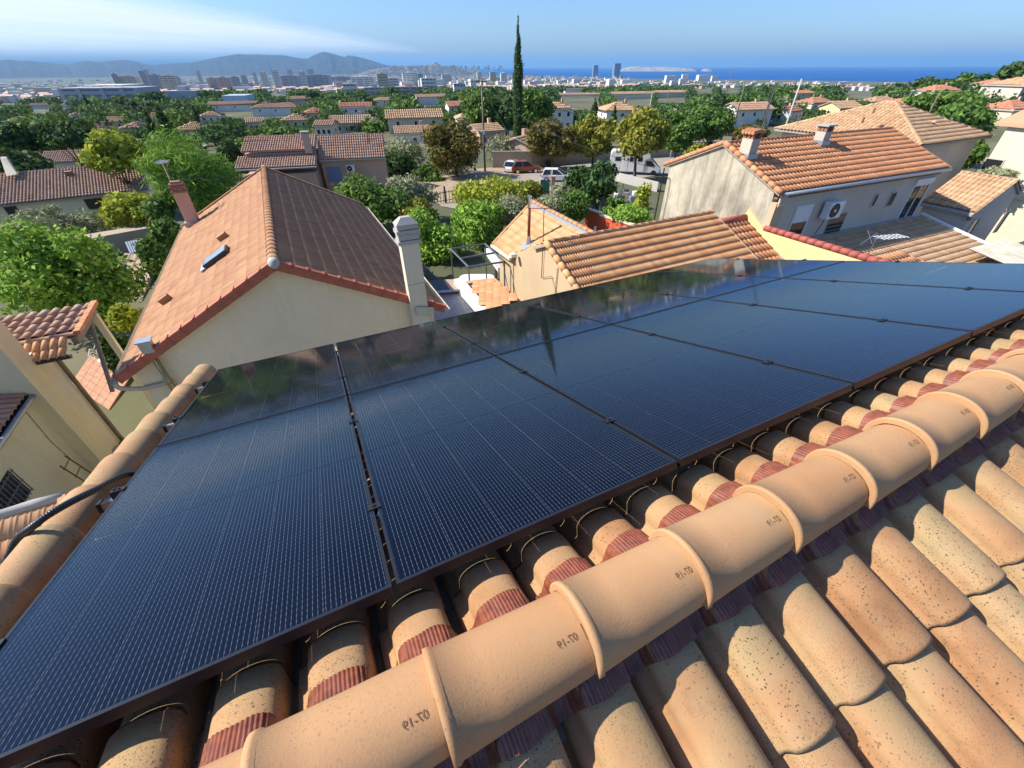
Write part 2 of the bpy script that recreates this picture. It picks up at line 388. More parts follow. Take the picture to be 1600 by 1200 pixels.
# ------------------------------------------------------------------ the camera's own roof
TS = math.tan(SL); BR, ZR = .36, -1.17
NS = NB*math.cos(SL)-ZV*math.sin(SL)        # down the far slope
NN = -NB*math.cos(SL)-ZV*math.sin(SL)       # down the near slope
NUP = np.cross(UA, NS); NUP = NUP if NUP[2] > 0 else -NUP
NUPn = np.cross(NN, UA); NUPn = NUPn if NUPn[2] > 0 else -NUPn
def mat4(X, x, y, z): return Matrix(((x[0], y[0], z[0], X[0]), (x[1], y[1], z[1], X[1]), (x[2], y[2], z[2], X[2]), (0, 0, 0, 1)))
PT, ET = .228, .388                          # tile pitch, course
def own_profile():
    pts = [(-.114, -.13), (-.0985, -.13), (-.098, -.084), (-.080, -.080), (-.066, -.068)]
    for k in range(13):
        t = math.pi*(1-k/12); pts.append((.018+.081*math.cos(t), -.052+.052*abs(math.sin(t))**.8))
    pts += [(.0995, -.07), (.100, -.13), (.114, -.13)]
    return pts
def own_tile_mesh(mirror=False):
    pr = own_profile(); n = len(pr); th = .013; Lt = ET+.05
    ys = [0, .12, .24, .34, Lt-.012, Lt]
    V = []; Fq = []
    for j, y in enumerate(ys):
        lift = .026*(y/Lt)-.026
        drop = .004 if j == len(ys)-1 else 0
        V += [(x, y, z+lift-drop) for x, z in pr]
    for j in range(len(ys)-1):
        for i in range(n-1): Fq.append((j*n+i, j*n+i+1, (j+1)*n+i+1, (j+1)*n+i))
    k = len(V); V += [(x, Lt-.002, z-.004-th) for x, z in pr]
    for i in range(n-1): Fq.append(((len(ys)-1)*n+i, (len(ys)-1)*n+i+1, k+i+1, k+i))
    k2 = len(V); V += [(x, .05, z-.026-th) for x, z in pr]
    for i in range(n-1): Fq.append((k+i, k+i+1, k2+i+1, k2+i))
    V = np.array(V); Fq = np.array(Fq)
    if mirror: V[:, 0] *= -1; Fq = Fq[:, ::-1]
    return np_mesh('roof_tile', V, Fq, M['own_tile'], True)
own = thing('roof_house', AB(1, 1, -8.6), 'house under the solar panels with peach clay tile roof and thick ridge', 'house')
oo = ORG[own.name]; rng = random.Random(4)
def inst(name, me, parent, X, x, y, z):
    o = bpy.data.objects.new(name, me); C.objects.link(o); o.parent = parent
    o.matrix_basis = mat4(np.asarray(X)-ORG[parent.name], x, y, z); ORG[o.name] = ORG[parent.name]; return o
tm = own_tile_mesh(); tmn = own_tile_mesh(True)
def wob(x, y, z, s=.012):
    q = Matrix.Rotation(rng.gauss(0, s), 3, 'Z') @ Matrix.Rotation(rng.gauss(0, s), 3, 'Y') @ Matrix.Rotation(rng.gauss(0, s*.6), 3, 'X')
    B = np.array([x, y, z]).T @ np.array(q); return B[:, 0], B[:, 1], B[:, 2]
def slope_pt(a, d, side):                    # d: distance down the slope from the ridge line
    return UA*a+NB*BR+ZV*(ZR if side > 0 else ZR-.03) + (NS if side > 0 else NN)*d
EAVE_D = 4.18/math.cos(SL)-.1
# far slope: x axis of a tile must be right handed with its fall direction
xs_far = UA if np.cross(UA, NS)[2] > 0 else -UA
xs_near = UA if np.cross(UA, NN)[2] > 0 else -UA
restM = []
for j in range(11):
    d0 = -.085+j*ET
    for k in range(-4, 26):
        a = -.464+k*PT-.018*xs_far.dot(UA)
        if a < -1.24 or a > 5.3: continue
        X = slope_pt(a, d0, 1); ax = wob(xs_far, NS, NUP, .006)
        if j < 2 or k <= -3: inst('roof_tile', tm, own, X, *ax)
        else: restM.append((X, ax))
def replicate(me, placed, name, mat, parent, smooth=True, kind='stuff'):
    nv = len(me.vertices); co = np.empty(nv*3, np.float32); me.vertices.foreach_get('co', co); co = co.reshape(-1, 3).astype(float)
    fs = np.array([list(p.vertices) for p in me.polygons])
    Vs = np.concatenate([co@np.array(ax)+np.asarray(X)-ORG[parent.name] for X, ax in placed]); k = len(placed)
    Fs = (fs[None]+(np.arange(k)*nv)[:, None, None]).reshape(-1, fs.shape[1])
    o = new_obj(name, np_mesh(name, Vs, Fs, mat, smooth), parent)
    if kind: o['kind'] = kind
    return o
replicate(tm, restM, 'covered_tiles', M['own_tile'], own)
for j in range(5):
    d0 = .435/math.cos(SL)-(ET+.05)+.012+(j)*ET - (0)
    for k in range(-9, 17):
        a = .831+k*PT+.018*xs_near.dot(UA)
        if a > 4.6: continue
        inst('roof_tile', tmn, own, slope_pt(a, d0, -1), *wob(xs_near, NN, NUPn, .008))
# deck, walls
part('roof_deck', M['mortar'], own, lambda b: [b.prism([slope_pt(-1.40, .02, s)-ZV*.15, slope_pt(5.36, .02, s)-ZV*.15, slope_pt(5.36, EAVE_D, s)-ZV*.15, slope_pt(-1.40, EAVE_D, s)-ZV*.15], -ZV*.12) for s in (1, -1)])
part('wall', M['cream'], own, lambda b: b.prism([AB(-1.32, BR+3.6, -9.3), AB(-1.32, BR-3.6, -9.3), AB(-1.32, BR-3.6, ZR-3.6*TS-.28), AB(-1.32, BR, ZR-.29), AB(-1.32, BR+3.6, ZR-3.6*TS-.28)], UA*6.6))

# ridge tiles
def ridge_mesh():
    Lr, seg = .415, 18; V = []; Fq = []
    st = [(0, .1125, .004), (.0, .1135, .010), (.016, .1135, .010), (.022, .1125, .003), (.12, .1105, 0), (.26, .1065, 0), (Lr, .1015, 0)]
    st = [(0.0, .104, -.004)]+st
    for x, rw, ex in st:
        for k in range(seg+1):
            t = math.pi*k/seg; c, s = math.cos(t), math.sin(t)
            zz = (rw-.012+ex)*(max(s, 0)**.92)
            V.append((x, (rw+ex*.6)*c, zz-(.012 if k in (0, seg) else 0)))
    for i in range(len(st)-1):
        for k in range(seg): Fq.append((i*(seg+1)+k, (i+1)*(seg+1)+k, (i+1)*(seg+1)+k+1, i*(seg+1)+k+1))
    return np_mesh('ridge_tile', np.array(V), np.array(Fq), M['ridge_clay'], True)
rm = ridge_mesh()
def stamp_mesh():  # imprint drawn as raised dark lettering, colour stands for shade in the recess
    cu = bpy.data.curves.new('stamp', 'FONT'); cu.body = '07-19'; cu.size = .0235; cu.align_x = 'CENTER'; cu.align_y = 'CENTER'
    to = bpy.data.objects.new('stamp_text', cu); C.objects.link(to); dg = bpy.context.evaluated_depsgraph_get()
    me = to.evaluated_get(dg).to_mesh()
    vs = [(v.co.x, v.co.y) for v in me.vertices]; fs = [tuple(p.vertices) for p in me.polygons]
    to.evaluated_get(dg).to_mesh_clear(); bpy.data.objects.remove(to); bpy.data.curves.remove(cu)
    bar = [(-.052, -.018), (-.047, -.018), (-.047, .018), (-.052, .018)]; k = len(vs); vs += bar; fs.append((k, k+1, k+2, k+3))
    V = []
    for x, y in vs:
        x, y = -x, -y                                     # stamped upside down
        ang = math.radians(112)+y/.10; xx = .318+x; r = .1045-.0119*(xx-.26)/.155*.35
        V.append((xx, (r+.0016)*math.cos(ang), (r-.0115)*math.sin(ang)**.92+.0030))
    me2 = bpy.data.meshes.new('stamp'); me2.from_pydata(V, [], fs); me2.materials.append(M['stamp']); me2.update(); return me2
stm = stamp_mesh()
for j in range(-4, 15):
    a = -.022+.3655*j+rng.gauss(0, .003)
    X = AB(a, BR+rng.gauss(0, .0025)-.001, ZR+.004+rng.gauss(0, .0015))
    yaw = rng.gauss(0, .008); x = nrm(UA+NB*yaw-ZV*.012); y = nrm(np.cross(ZV, x)); z = np.cross(x, y)
    o = inst('ridge_tile', rm, own, X, x, y, z)
    s = bpy.data.objects.new('maker_stamp', stm); C.objects.link(s); s.parent = o; ORG[s.name] = ORG[own.name]
sp0 = onp(936, 934, AB(0, BR, ZR+.098), ZV)
part('chalk_spot', M['white_paint'], own, lambda b: b.prism([sp0+.006*(math.cos(t)*UA+math.sin(t)*NB)*(1+.2*math.sin(3*t)) for t in np.linspace(0, 6.283, 14, endpoint=False)], ZV*.004))
# pleated red ridge flashing on both sides
def own_surface(a, side):
    pr = own_profile(); sgn = xs_far.dot(UA) if side > 0 else xs_near.dot(UA)
    c0 = -.464-.018*sgn if side > 0 else .831+.018*sgn
    q = (a-c0)*sgn*(1 if side > 0 else -1); q = (q+PT/2) % PT-PT/2
    return float(np.interp(q, [p[0] for p in pr], [max(p[1], -.082) for p in pr]))
for side in (1, -1):
    V = []; na = 2100; rows = [(.0, .030), (.045, .018), (.10, .010), (.165 if side > 0 else .135, .010), (.20 if side > 0 else .158, .009)]
    a0, a1 = -1.2, 4.9
    aa = np.linspace(a0, a1, na); prof = np.array([own_surface(a, side) for a in aa])
    soft = np.convolve(np.pad(prof, 3, 'edge'), np.ones(7)/7, 'valid')
    for d, off in rows:
        for i, a in enumerate(aa):
            pl = .0022*math.sin(a*2*math.pi/.0105)*(1 if d > .05 else .5)+.0012*math.sin(a*71+d*30)
            z = np.interp(d, [.0, .07, .13], [.0, .5, 1.0])
            V.append(slope_pt(a, d+.0025*math.sin(a*57), side)+(NUP if side > 0 else NUPn)*(soft[i]*z+off+pl-.004)-oo)
    n = na; Fq = [(r*n+i, r*n+i+1, (r+1)*n+i+1, (r+1)*n+i) for r in range(len(rows)-1) for i in range(n-1)]
    new_obj('ridge_flashing', np_mesh('ridge_flashing', np.array(V), np.array(Fq), M['flashing'], True), own)
# verge tiles down the left rake
def verge_mesh():
    V = []; Fq = []; seg = 14; Lv = .46
    st = [(0, .092), (.08, .095), (.25, .100), (Lv-.02, .106), (Lv, .105), (Lv, .094)]
    for y, r in st:
        lift = .022*(y/Lv)
        for k in range(seg+1):
            t = math.pi*(1.06*k/seg-.03); V.append((-r*math.cos(t), y, r*1.02*math.sin(t)+lift))
    for i in range(len(st)-1):
        for k in range(seg): Fq.append((i*(seg+1)+k, i*(seg+1)+k+1, (i+1)*(seg+1)+k+1, (i+1)*(seg+1)+k))
    return np_mesh('verge_tile', np.array(V), np.array(Fq), M['own_tile'], True)
vm = verge_mesh()
for j in range(12):
    inst('verge_tile', vm, own, slope_pt(-1.335, -.08+j*.363, 1)+NUP*(-.032), *wob(xs_far, NS, NUP, .012))

# ------------------------------------------------------------------ solar panels
P10 = V3(-1.40120682, 0.12576796, -1.26195568)*(1.058/1.154)
PW, PL, PGX, PGY = 1.040, 1.779, 1.058, 1.7975
def box_mesh(name, sx, sy, sz, mat, c=(0, 0, 0)):
    b = MB(); b.bx(c, sx, sy, sz); return b.mesh(name, mat)
cell_me = box_mesh('solar_cell', .1683, .0855, .0008, M['cell'])
bar_x = box_mesh('frame_bar', PW, .011, .034, M['panel_frame']); bar_y = box_mesh('frame_bar', .011, PL-.0222, .034, M['panel_frame'])
gb_ = MB(); gw, gl_ = (PW-.0225)/2, (PL-.0225)/2      # top and edges only: the underside is open to the cells
gb_.add([(-gw, -gl_, .0015), (gw, -gl_, .0015), (gw, gl_, .0015), (-gw, gl_, .0015), (-gw, -gl_, -.0015), (gw, -gl_, -.0015), (gw, gl_, -.0015), (-gw, gl_, -.0015)], [(0, 1, 2, 3), (0, 4, 5, 1), (1, 5, 6, 2), (2, 6, 7, 3), (3, 7, 4, 0)])
glass_me = gb_.mesh('glass_pane', M['panel_glass'])
clamp = MB(); clamp.bx((0, 0, .003), .046, .034, .004); clamp.bx((0, 0, -.012), .012, .03, .028); clamp.tube([(0, 0, .004), (0, 0, .011)], .0065, 6)
clamp_me = clamp.mesh('clamp', M['black'])
XP, YP, ZP = UA, NS, NUP
cnames = ['far left', 'second from left', 'third from left', 'third from right', 'second from right', 'far right']
plabels = {0: ['large solar panel at the ridge nearest the black conduit', 'solar panel at the ridge, right of the wide seam', 'third solar panel from the left in the ridge row', 'fourth solar panel from the left in the ridge row', 'fifth solar panel from the left in the ridge row', 'last solar panel at the right end of the ridge row'],
           1: ['lower row solar panel at the left corner above the downpipe', 'lower row solar panel below the cream gable wall, second from left', 'lower row solar panel, third from left, below the tall white chimney', 'lower row solar panel, fourth from left, below the beige wall', 'lower row solar panel, fifth from left, below the striped tile roof', 'lower row solar panel at the far right corner of the array']}
gsign = 1 if np.cross(UA, NS)[2] > 0 else -1     # far slope frame UA, NS is right handed when +1
xp = UA*gsign
for row in range(2):
    for col in range(6):
        sh = .005 if col == 0 else 0.0
        ctr = P10+UA*((col+.5)*PGX+sh)+NS*((row+.5)*PGY)
        e = tag(bpy.data.objects.new('solar_panel', None), plabels[row][col], 'solar panel', 'black solar panels on the roof'); C.objects.link(e)
        e.matrix_world = mat4(ctr, xp, NS, NUP); ORG[e.name] = ctr
        def ch(name, me, loc, parent=e):
            o = bpy.data.objects.new(name, me); C.objects.link(o); o.parent = parent; o.location = loc; ORG[o.name] = ctr; return o
        for s in (-1, 1):
            ch('frame_bar', bar_x, (0, s*(PL-.011)/2, -.017)); ch('frame_bar', bar_y, (s*(PW-.011)/2, 0, -.017))
        ch('glass_pane', glass_me, (0, 0, -.0026))
        for i in range(6):
            for j in range(20):
                ch('solar_cell', cell_me, ((i-2.5)*.1695, (j-9.5)*.0870+(.005 if j > 9 else -.005), -.0072))
        for yy in (-.25, .25):                       # clamps on its left edge
            ch('clamp', clamp_me, (-gsign*(PW/2+.009) if col else -gsign*(PW/2+.012), yy*PL+(.02 if row else -.03), .0))
        if col == 5:
            for yy in (-.25, .25): ch('clamp', clamp_me, (gsign*(PW/2+.009), yy*PL, .0))
rl = ['nearest the ridge', 'below the black conduit', 'halfway down the lower panels', 'nearest the eave']
for i, (row, f) in enumerate(((0, .25), (0, .75), (1, .27), (1, .75))):
    c0 = P10+NS*((row+f)*PGY+(.02 if row else -.03))+NUP*(-.0345-.02)
    t = thing('mounting_rail', c0-UA*.1, 'aluminium mounting rail end sticking out beside the panels, '+rl[i], 'rail', 'rails under the panels')
    part('rail', M['alu'], t, lambda b: b.box(c0+UA*3.12, UA*3.20, NS*.02, NUP*.019))
    part('end_cap', M['black'], t, lambda b: (b.box(c0-UA*.088, UA*.008, NS*.024, NUP*.023)))
    part('roof_hook', M['black'], t, lambda b: (b.box(c0-UA*.05-NUP*.035+NS*.03, UA*.02, NS*.006, NUP*.05), b.box(c0-UA*.05-NUP*.062+NS*.01, UA*.02, NS*.05, NUP*.004), b.tube([c0-UA*.05+NS*.04, c0-UA*.05+NS*.055], .012, 6)))
    part('end_clamp', M['black'], t, lambda b: (b.box(c0-UA*.018+NUP*.038, UA*.014, NS*.018, NUP*.020), b.tube([c0-UA*.018+NUP*.058, c0-UA*.018+NUP*.066], .007, 6)))
# corrugated conduit over the verge
def catmull(P, n=10):
    P = [np.asarray(p, float) for p in P]; P = [2*P[0]-P[1]]+P+[2*P[-1]-P[-2]]; out = []
    for i in range(1, len(P)-2):
        for k in range(n):
            t = k/n; a, b, c, d = P[i-1:i+3]
            out.append(.5*((2*b)+(-a+c)*t+(2*a-5*b+4*c-d)*t*t+(-a+3*b-3*c+d)*t**3))
    out.append(P[-2]); return out
cpts = [AB(-.75, 2.10, -1.80), AB(-1.02, 2.07, -1.77), onp(205, 741, slope_pt(0, 0, 1)+NUP*.03, NUP), onp(150, 765, slope_pt(0, 0, 1)+NUP*.115, NUP), onp(95, 793, slope_pt(0, 0, 1)+NUP*.155, NUP), onp(52, 822, slope_pt(0, 0, 1)+NUP*.13, NUP), onp(20, 856, slope_pt(0, 0, 1)+NUP*.03, NUP)]
cpts += [cpts[-1]+V3(-.10, -.16, -.25), cpts[-1]+V3(-.12, -.25, -.8)]
cc = catmull(cpts, 46)
o = MB().tube(cc, [.0155 if (i//2) % 2 else .0135 for i in range(len(cc))], 12).build('cable_conduit', M['conduit'], smooth=True)
tag(o, 'black corrugated conduit curving over the clay verge tiles', 'conduit')
# ------------------------------------------------------------------ generic tiled roofs
def inside(poly, u, v):
    n = len(poly); s = 0
    for i in range(n):
        x1, y1 = poly[i]; x2, y2 = poly[(i+1) % n]; c = (x2-x1)*(v-y1)-(y2-y1)*(u-x1)
        if abs(c) < 1e-9: continue
        if s == 0: s = 1 if c > 0 else -1
        elif (c > 0) != (s > 0): return False
    return True
TM = {}
def tile_mesh(kind, p, e, mat):
    key = (kind, round(p, 3), round(e, 3), mat)
    if key in TM: return TM[key]
    if kind == 'canal':
        h = .3*p; pr = [(-.5, 0), (-.36, 0)]+[(-.36+.40*(1-math.cos(math.pi*k/6)), h*math.sin(math.pi*k/6)) for k in range(1, 6)]+[(.44, 0), (.5, 0)]
    elif kind == 'wave':
        h = .24*p; pr = [(-.5, 0), (-.3, -.05*h)]+[(-.18+.34*(1-math.cos(math.pi*k/6)), h*math.sin(math.pi*k/6)) for k in range(0, 7)]
    elif kind == 'double':                            # two ribs to a tile
        h = .040; pr = [(-.5, 0)]+[(-.5+.04+.42*(1-math.cos(math.pi*k/5))/2, h*math.sin(math.pi*k/5)) for k in range(1, 5)]+[(-.02, .0), (0.0, .0)]+[(.04+.42*(1-math.cos(math.pi*k/5))/2, h*math.sin(math.pi*k/5)) for k in range(1, 5)]+[(.5, 0)]
    else:                                             # flat interlocking tile with ribs
        h = .012; pr = [(-.5, 0), (-.40, h), (-.32, h), (-.20, .1*h), (-.12, .1*h), (-.0, .9*h), (.08, .9*h), (.20, .1*h), (.36, .1*h), (.5, 0)]
    pr = [(x*p, z) for x, z in pr]; n = len(pr); ov = .04; Lt = e+ov; lift = .014 if kind == 'flat' else (.050 if kind == 'double' else .030)
    V = [(x, 0, z-.004) for x, z in pr]+[(x, Lt, z+lift) for x, z in pr]+[(x, Lt-.004, z+lift-(.013 if kind == 'flat' else .020)) for x, z in pr]
    Fq = [(i, i+1, n+i+1, n+i) for i in range(n-1)]+[(n+i, n+i+1, 2*n+i+1, 2*n+i) for i in range(n-1)]
    TM[key] = np_mesh('roof_tile', np.array(V), np.array(Fq), M[mat], False); return TM[key]
def tile_slope(parent, O, U, Vd, poly, kind, p, e, mat, nind=0, seed=1, off=.012, name='roof_tile'):
    """O origin, U along the eave, Vd down the slope, poly in (u,v)"""
    rg = random.Random(seed); me = tile_mesh(kind, p, e, mat)
    x = U if np.cross(U, Vd)[2] > 0 else -U; nz = np.cross(x, Vd); pl = []
    us = [q[0] for q in poly]; vs_ = [q[1] for q in poly]
    i = math.floor(min(us)/p)
    while i*p < max(us):
        j = math.floor(min(vs_)/e)
        while j*e < max(vs_):
            u, v = (i+.5)*p, (j+.5)*e
            if inside(poly, u, v):
                a = rg.gauss(0, .006); xx = nrm(x+Vd*a); yy = nrm(np.cross(nz, xx))
                pl.append((O+U*u+Vd*(v-.5*e)+nz*(off+rg.random()*.006), (xx, yy, nz)))
            j += 1
        i += 1
    pl.sort(key=lambda q: np.linalg.norm(q[0]))
    for X, ax in pl[:nind]: inst(name, me, parent, X, *ax)
    if pl[nind:]: replicate(me, pl[nind:], 'tile_field', M[mat], parent, False)
    return len(pl)
def cap_mesh(r, step, mat, flat=.8):
    key = ('cap', r, step, mat)
    if key in TM: return TM[key]
    V = []; Fq = []; seg = 8
    for x, k in ((0, 1.12), (.03, 1.12), (.031, 1.0), (step+.04, .95)):
        for i in range(seg+1):
            t = math.pi*i/seg; V.append((x, r*k*math.cos(t), r*k*flat*math.sin(t)-.02))
    for a in range(3):
        for i in range(seg): Fq.append((a*9+i, (a+1)*9+i, (a+1)*9+i+1, a*9+i+1))
    TM[key] = np_mesh('ridge_tile', np.array(V), np.array(Fq), M[mat], True); return TM[key]
def caps(parent, A, B, r=.11, step=.36, mat='b1_tile', ind=True, name='ridge_tile', lift=.03):
    d = B-A; Ln = np.linalg.norm(d); x = d/Ln; y = nrm(np.cross(ZV, x)); z = np.cross(x, y); k = max(1, round(Ln/step)); me = cap_mesh(r, round(Ln/k, 3), mat)
    pl = [(A+x*(Ln*i/k)+ZV*lift, (x, y, z)) for i in range(k)]
    if ind:
        for X, ax in pl: inst(name, me, parent, X, *ax)
    else: replicate(me, pl, 'ridge_line', M[mat], parent, True)
def window(parent, c, u, n, w, h, frame='white_paint', pane='dark_glass', fr=.05, mull=0, name='window', dep=.05, tilt=None):
    """c centre on the wall, n outward normal"""
    f = part(name, M[frame], parent, lambda b: (b.box(c+u*(w/2-fr/2)+n*dep/2, u*fr/2, n*dep/2, ZV*h/2), b.box(c-u*(w/2-fr/2)+n*dep/2, u*fr/2, n*dep/2, ZV*h/2),
        b.box(c+ZV*(h/2-fr/2)+n*dep/2, u*(w/2-fr), n*dep/2, ZV*fr/2), b.box(c-ZV*(h/2-fr/2)+n*dep/2, u*(w/2-fr), n*dep/2, ZV*fr/2),
        [b.box(c+u*(w*(k+1)/(mull+1)-w/2)+n*dep/2, u*fr*.4, n*dep*.48, ZV*(h/2-fr)) for k in range(mull)]))
    part('pane', M[pane], f, lambda b: b.box(c+n*.008, u*(w/2-fr*.9), n*.006, ZV*(h/2-fr*.9)))
    return f
def chimney(parent, base, u, n, sx, sy, z0, z1, mat, name='chimney'):
    return part(name, M[mat], parent, lambda b: b.box(V3(base[0], base[1], (z0+z1)/2), u*sx/2, n*sy/2, ZV*(z1-z0)/2), bevel=.012)
def ac_unit(parent, c, u, n, w=.85, h=.65, d=.32):
    a = part('air_conditioner', M['white_paint'], parent, lambda b: b.box(c+n*(d/2+.1), u*w/2, n*d/2, ZV*h/2), bevel=.02)
    q = c+n*(d+.101)-u*w*.12
    def fan(b):
        ring = [q+.40*h*(math.cos(t)*u+math.sin(t)*ZV) for t in np.linspace(0, 6.283, 25)]; b.tube(ring, .018, 6, False)
        b.prism([q+.385*h*(math.cos(t)*u+math.sin(t)*ZV) for t in np.linspace(0, 6.283, 24, endpoint=False)], n*.006)
    part('fan_grille', M['black'], a, fan)
    part('fan_hub', M['white_paint'], a, lambda b: b.prism([q+n*.02+.09*h*(math.cos(t)*u+math.sin(t)*ZV) for t in np.linspace(0, 6.283, 12, endpoint=False)], n*.012))
    part('bracket', M['zinc'], a, lambda b: [b.box(c+n*(d/2+.05)-ZV*(h/2+.015)+u*s*w*.35, u*.02, n*(d/2+.05), ZV*.014) for s in (-1, 1)])
    return a

# ------------------------------------------------------------------ cream gable house (left)
def gable_house(name, label, A, az, Ln, wL, wR, s, zb, wall, tile, kind, p, e, nind, og=.12, oe=.3, capr=.12, seed=1, capind=True):
    r, q = dirs(az)                                   # q = left of the ridge direction
    B = A+r*Ln; h = thing(name, V3(*(A+r*Ln/2)[:2], zb), label, 'house')
    def side(sg, w): return A+q*sg*w-ZV*s*w
    for sg, w in ((1, wL), (-1, wR)):
        vd = nrm(q*sg-ZV*s); sl = w*math.sqrt(1+s*s)
        part('roof_deck', M['mortar'], h, lambda b: b.prism([A-ZV*.03, B-ZV*.03, B+vd*sl-ZV*.03, A+vd*sl-ZV*.03], -ZV*.07))
        tile_slope(h, A, r, vd, [(0.02, .0), (Ln-.02, .0), (Ln-.02, sl), (0.02, sl)], kind, p, e, tile, nind, seed+sg, -.01)
    caps(h, A, B, capr, .33, tile, capind)
    pts = [A+r*og+q*(wL-oe)-ZV*(s*(wL-oe)+.1), A+r*og-ZV*.1, A+r*og-q*(wR-oe)-ZV*(s*(wR-oe)+.1)]
    pts += [V3(*pts[2][:2], zb), V3(*pts[0][:2], zb)]
    wl = part('wall', M[wall], h, lambda b: b.prism(pts, r*(Ln-2*og)))
    return h, r, q, B
A1 = V3(-1.548, 2.635, -1)*3.62; S1 = .515
h1, r1, q1, B1 = gable_house('gable_house', 'cream rendered gable house with long salmon tile roof and ridge', A1, 116.1, 12.79, 4.0, 4.0, S1, -9.6, 'greige', 'b1_tile', 'flat', .262, .368, 150, og=.16, oe=.32, capr=.125)
# red verge tiles on the near gable
for sg in (1, -1):
    vd = nrm(q1*sg-ZV*S1); nz = nrm(np.cross(r1, vd)); nz = nz if nz[2] > 0 else -nz
    st = 4.0*math.sqrt(1+S1*S1)/12
    bm = MB(); bm.add([], [])
    for k in range(12):
        c = A1+vd*st*(k+.5)
        part('verge_tile', M['red_verge'], h1, lambda b: (b.box(c-r1*.03+nz*.03-nz*(.004*(k % 2)), vd*(st/2-.002), r1*.075, nz*.014), b.box(c-r1*.105-nz*.075, vd*(st/2-.006), r1*.012, nz*.095),
             b.box(c+vd*(st/2-.022)-r1*.04+nz*.045, vd*.02, r1*.09, nz*.020), b.box(c+vd*(st/2-.022)-r1*.118-nz*.06, vd*.02, r1*.006, nz*.115)))
    Bv = A1+r1*12.79
    part('far_verge', M['b1_tile'], h1, lambda b: [b.box(Bv+vd*st*(k+.5)+nz*(.03+.004*(k % 2)), vd*(st/2-.004), r1*.08, nz*.03) for k in range(12)])
def on1(x, y, sg=1): return onp(x, y, A1, ZV+q1*sg*S1)
part('ridge_end_cap', M['concrete'], h1, lambda b: b.tube([A1-r1*.02, A1-r1*.16-ZV*.03, A1-r1*.2-ZV*.12], [.13, .12, .05], 10), smooth=True)
# chimney with brick head, mast
cb = on1(303, 349)
ch1 = chimney(h1, cb, r1, q1, .40, .46, cb[2]-.4, -4.07, 'salmon')
part('chimney_head', M['brick'], ch1, lambda b: ([b.box(V3(cb[0], cb[1], -4.04+.09*k), r1*(.24-.02*(k % 2)), q1*(.26-.02*(k % 2)), ZV*.036) for k in range(4)], b.box(V3(cb[0], cb[1], -3.86), r1*.15, q1*.17, ZV*.2)))
part('flashing_skirt', M['concrete'], ch1, lambda b: b.box(cb+ZV*.02, r1*.27, q1*.30, ZV*.09))
mb_ = V3(cb[0]-.25, cb[1]+.1, -4.4)
part('antenna', M['alu'], ch1, lambda b: (b.tube([mb_, mb_+ZV*1.5], .018, 6), b.tube([mb_+ZV*1.42-r1*.35, mb_+ZV*1.42+r1*.45], .012, 5), [b.tube([mb_+ZV*1.42+r1*x-q1*.22, mb_+ZV*1.42+r1*x+q1*.22], .008, 4) for x in np.linspace(-.3, .4, 7)]))
# skylight, vents
def slopebox(h, name, mat, c, sx, sy, sz, sg=1, lift=0.0):
    vd = nrm(q1*sg-ZV*S1); nz = np.cross(r1, vd); nz = nz if nz[2] > 0 else -nz
    return part(name, M[mat], h, lambda b: b.box(c+nz*(sz/2+lift), r1*sx/2, vd*sy/2, nz*sz/2)), vd, nz
sk = on1(341, 404); o, vd1, nz1 = slopebox(h1, 'skylight', 'dark_metal', sk, .55, .80, .13)
M['sky_pane'] = plain('sky_pane', (.20, .33, .45), .12)
part('pane', M['sky_pane'], o, lambda b: b.box(sk+nz1*.134, r1*.24, vd1*.36, nz1*.003))
part('flashing_skirt', M['zinc'], o, lambda b: b.box(sk+vd1*.46+nz1*.05, r1*.30, vd1*.10, nz1*.012))
for x, y, w in ((351, 373, .2), (262, 471, .14)):
    vt = on1(x, y); slopebox(h1, 'tile_vent', 'b1_tile', vt, w, .30, .16)
# gutters
for sg in (1, -1):
    e0 = A1+q1*sg*4.02-ZV*(S1*4.0+.10)
    part('gutter', M['beige_pvc'], h1, lambda b: b.add([e0-r1*.05+q1*sg*(.06+.07*math.cos(t))+ZV*(.07*math.sin(t)) for t in np.linspace(math.pi, 2*math.pi, 8)]+[e0+r1*12.8+q1*sg*(.06+.07*math.cos(t))+ZV*(.07*math.sin(t)) for t in np.linspace(math.pi, 2*math.pi, 8)], [(i, i+1, 9+i, 8+i) for i in range(7)]))
gL = A1+q1*4.05-ZV*(S1*4+.16)
part('gutter_outlet', M['beige_pvc'], h1, lambda b: b.tube(catmull([gL+r1*.05+q1*.05, gL-r1*.02-ZV*.14, gL-q1*.35-ZV*.34+r1*.08, gL-q1*.75-ZV*.36+r1*.1, gL-q1*.95-ZV*.48+r1*.12, gL-q1*.97-ZV*3.0+r1*.12], 6), .055, 10), smooth=True)
# flue with square cowl on the near gable, left
fx = onp(232, 545, A1-r1*.02, r1)
part('flue_pipe', M['brass_pipe'], h1, lambda b: (b.tube([V3(fx[0], fx[1], -5.22), V3(fx[0], fx[1], -9)], .062, 12), [b.tube([V3(fx[0], fx[1], z), V3(fx[0], fx[1], z-.05)], .07, 12) for z in (-5.3, -6.1, -7.0)]), smooth=True)
part('flue_cowl', M['zinc'], h1, lambda b: (b.box(V3(fx[0], fx[1], -5.08), r1*.10, q1*.12, ZV*.14), b.box(V3(fx[0], fx[1], -4.93), r1*.13, q1*.15, ZV*.015)))
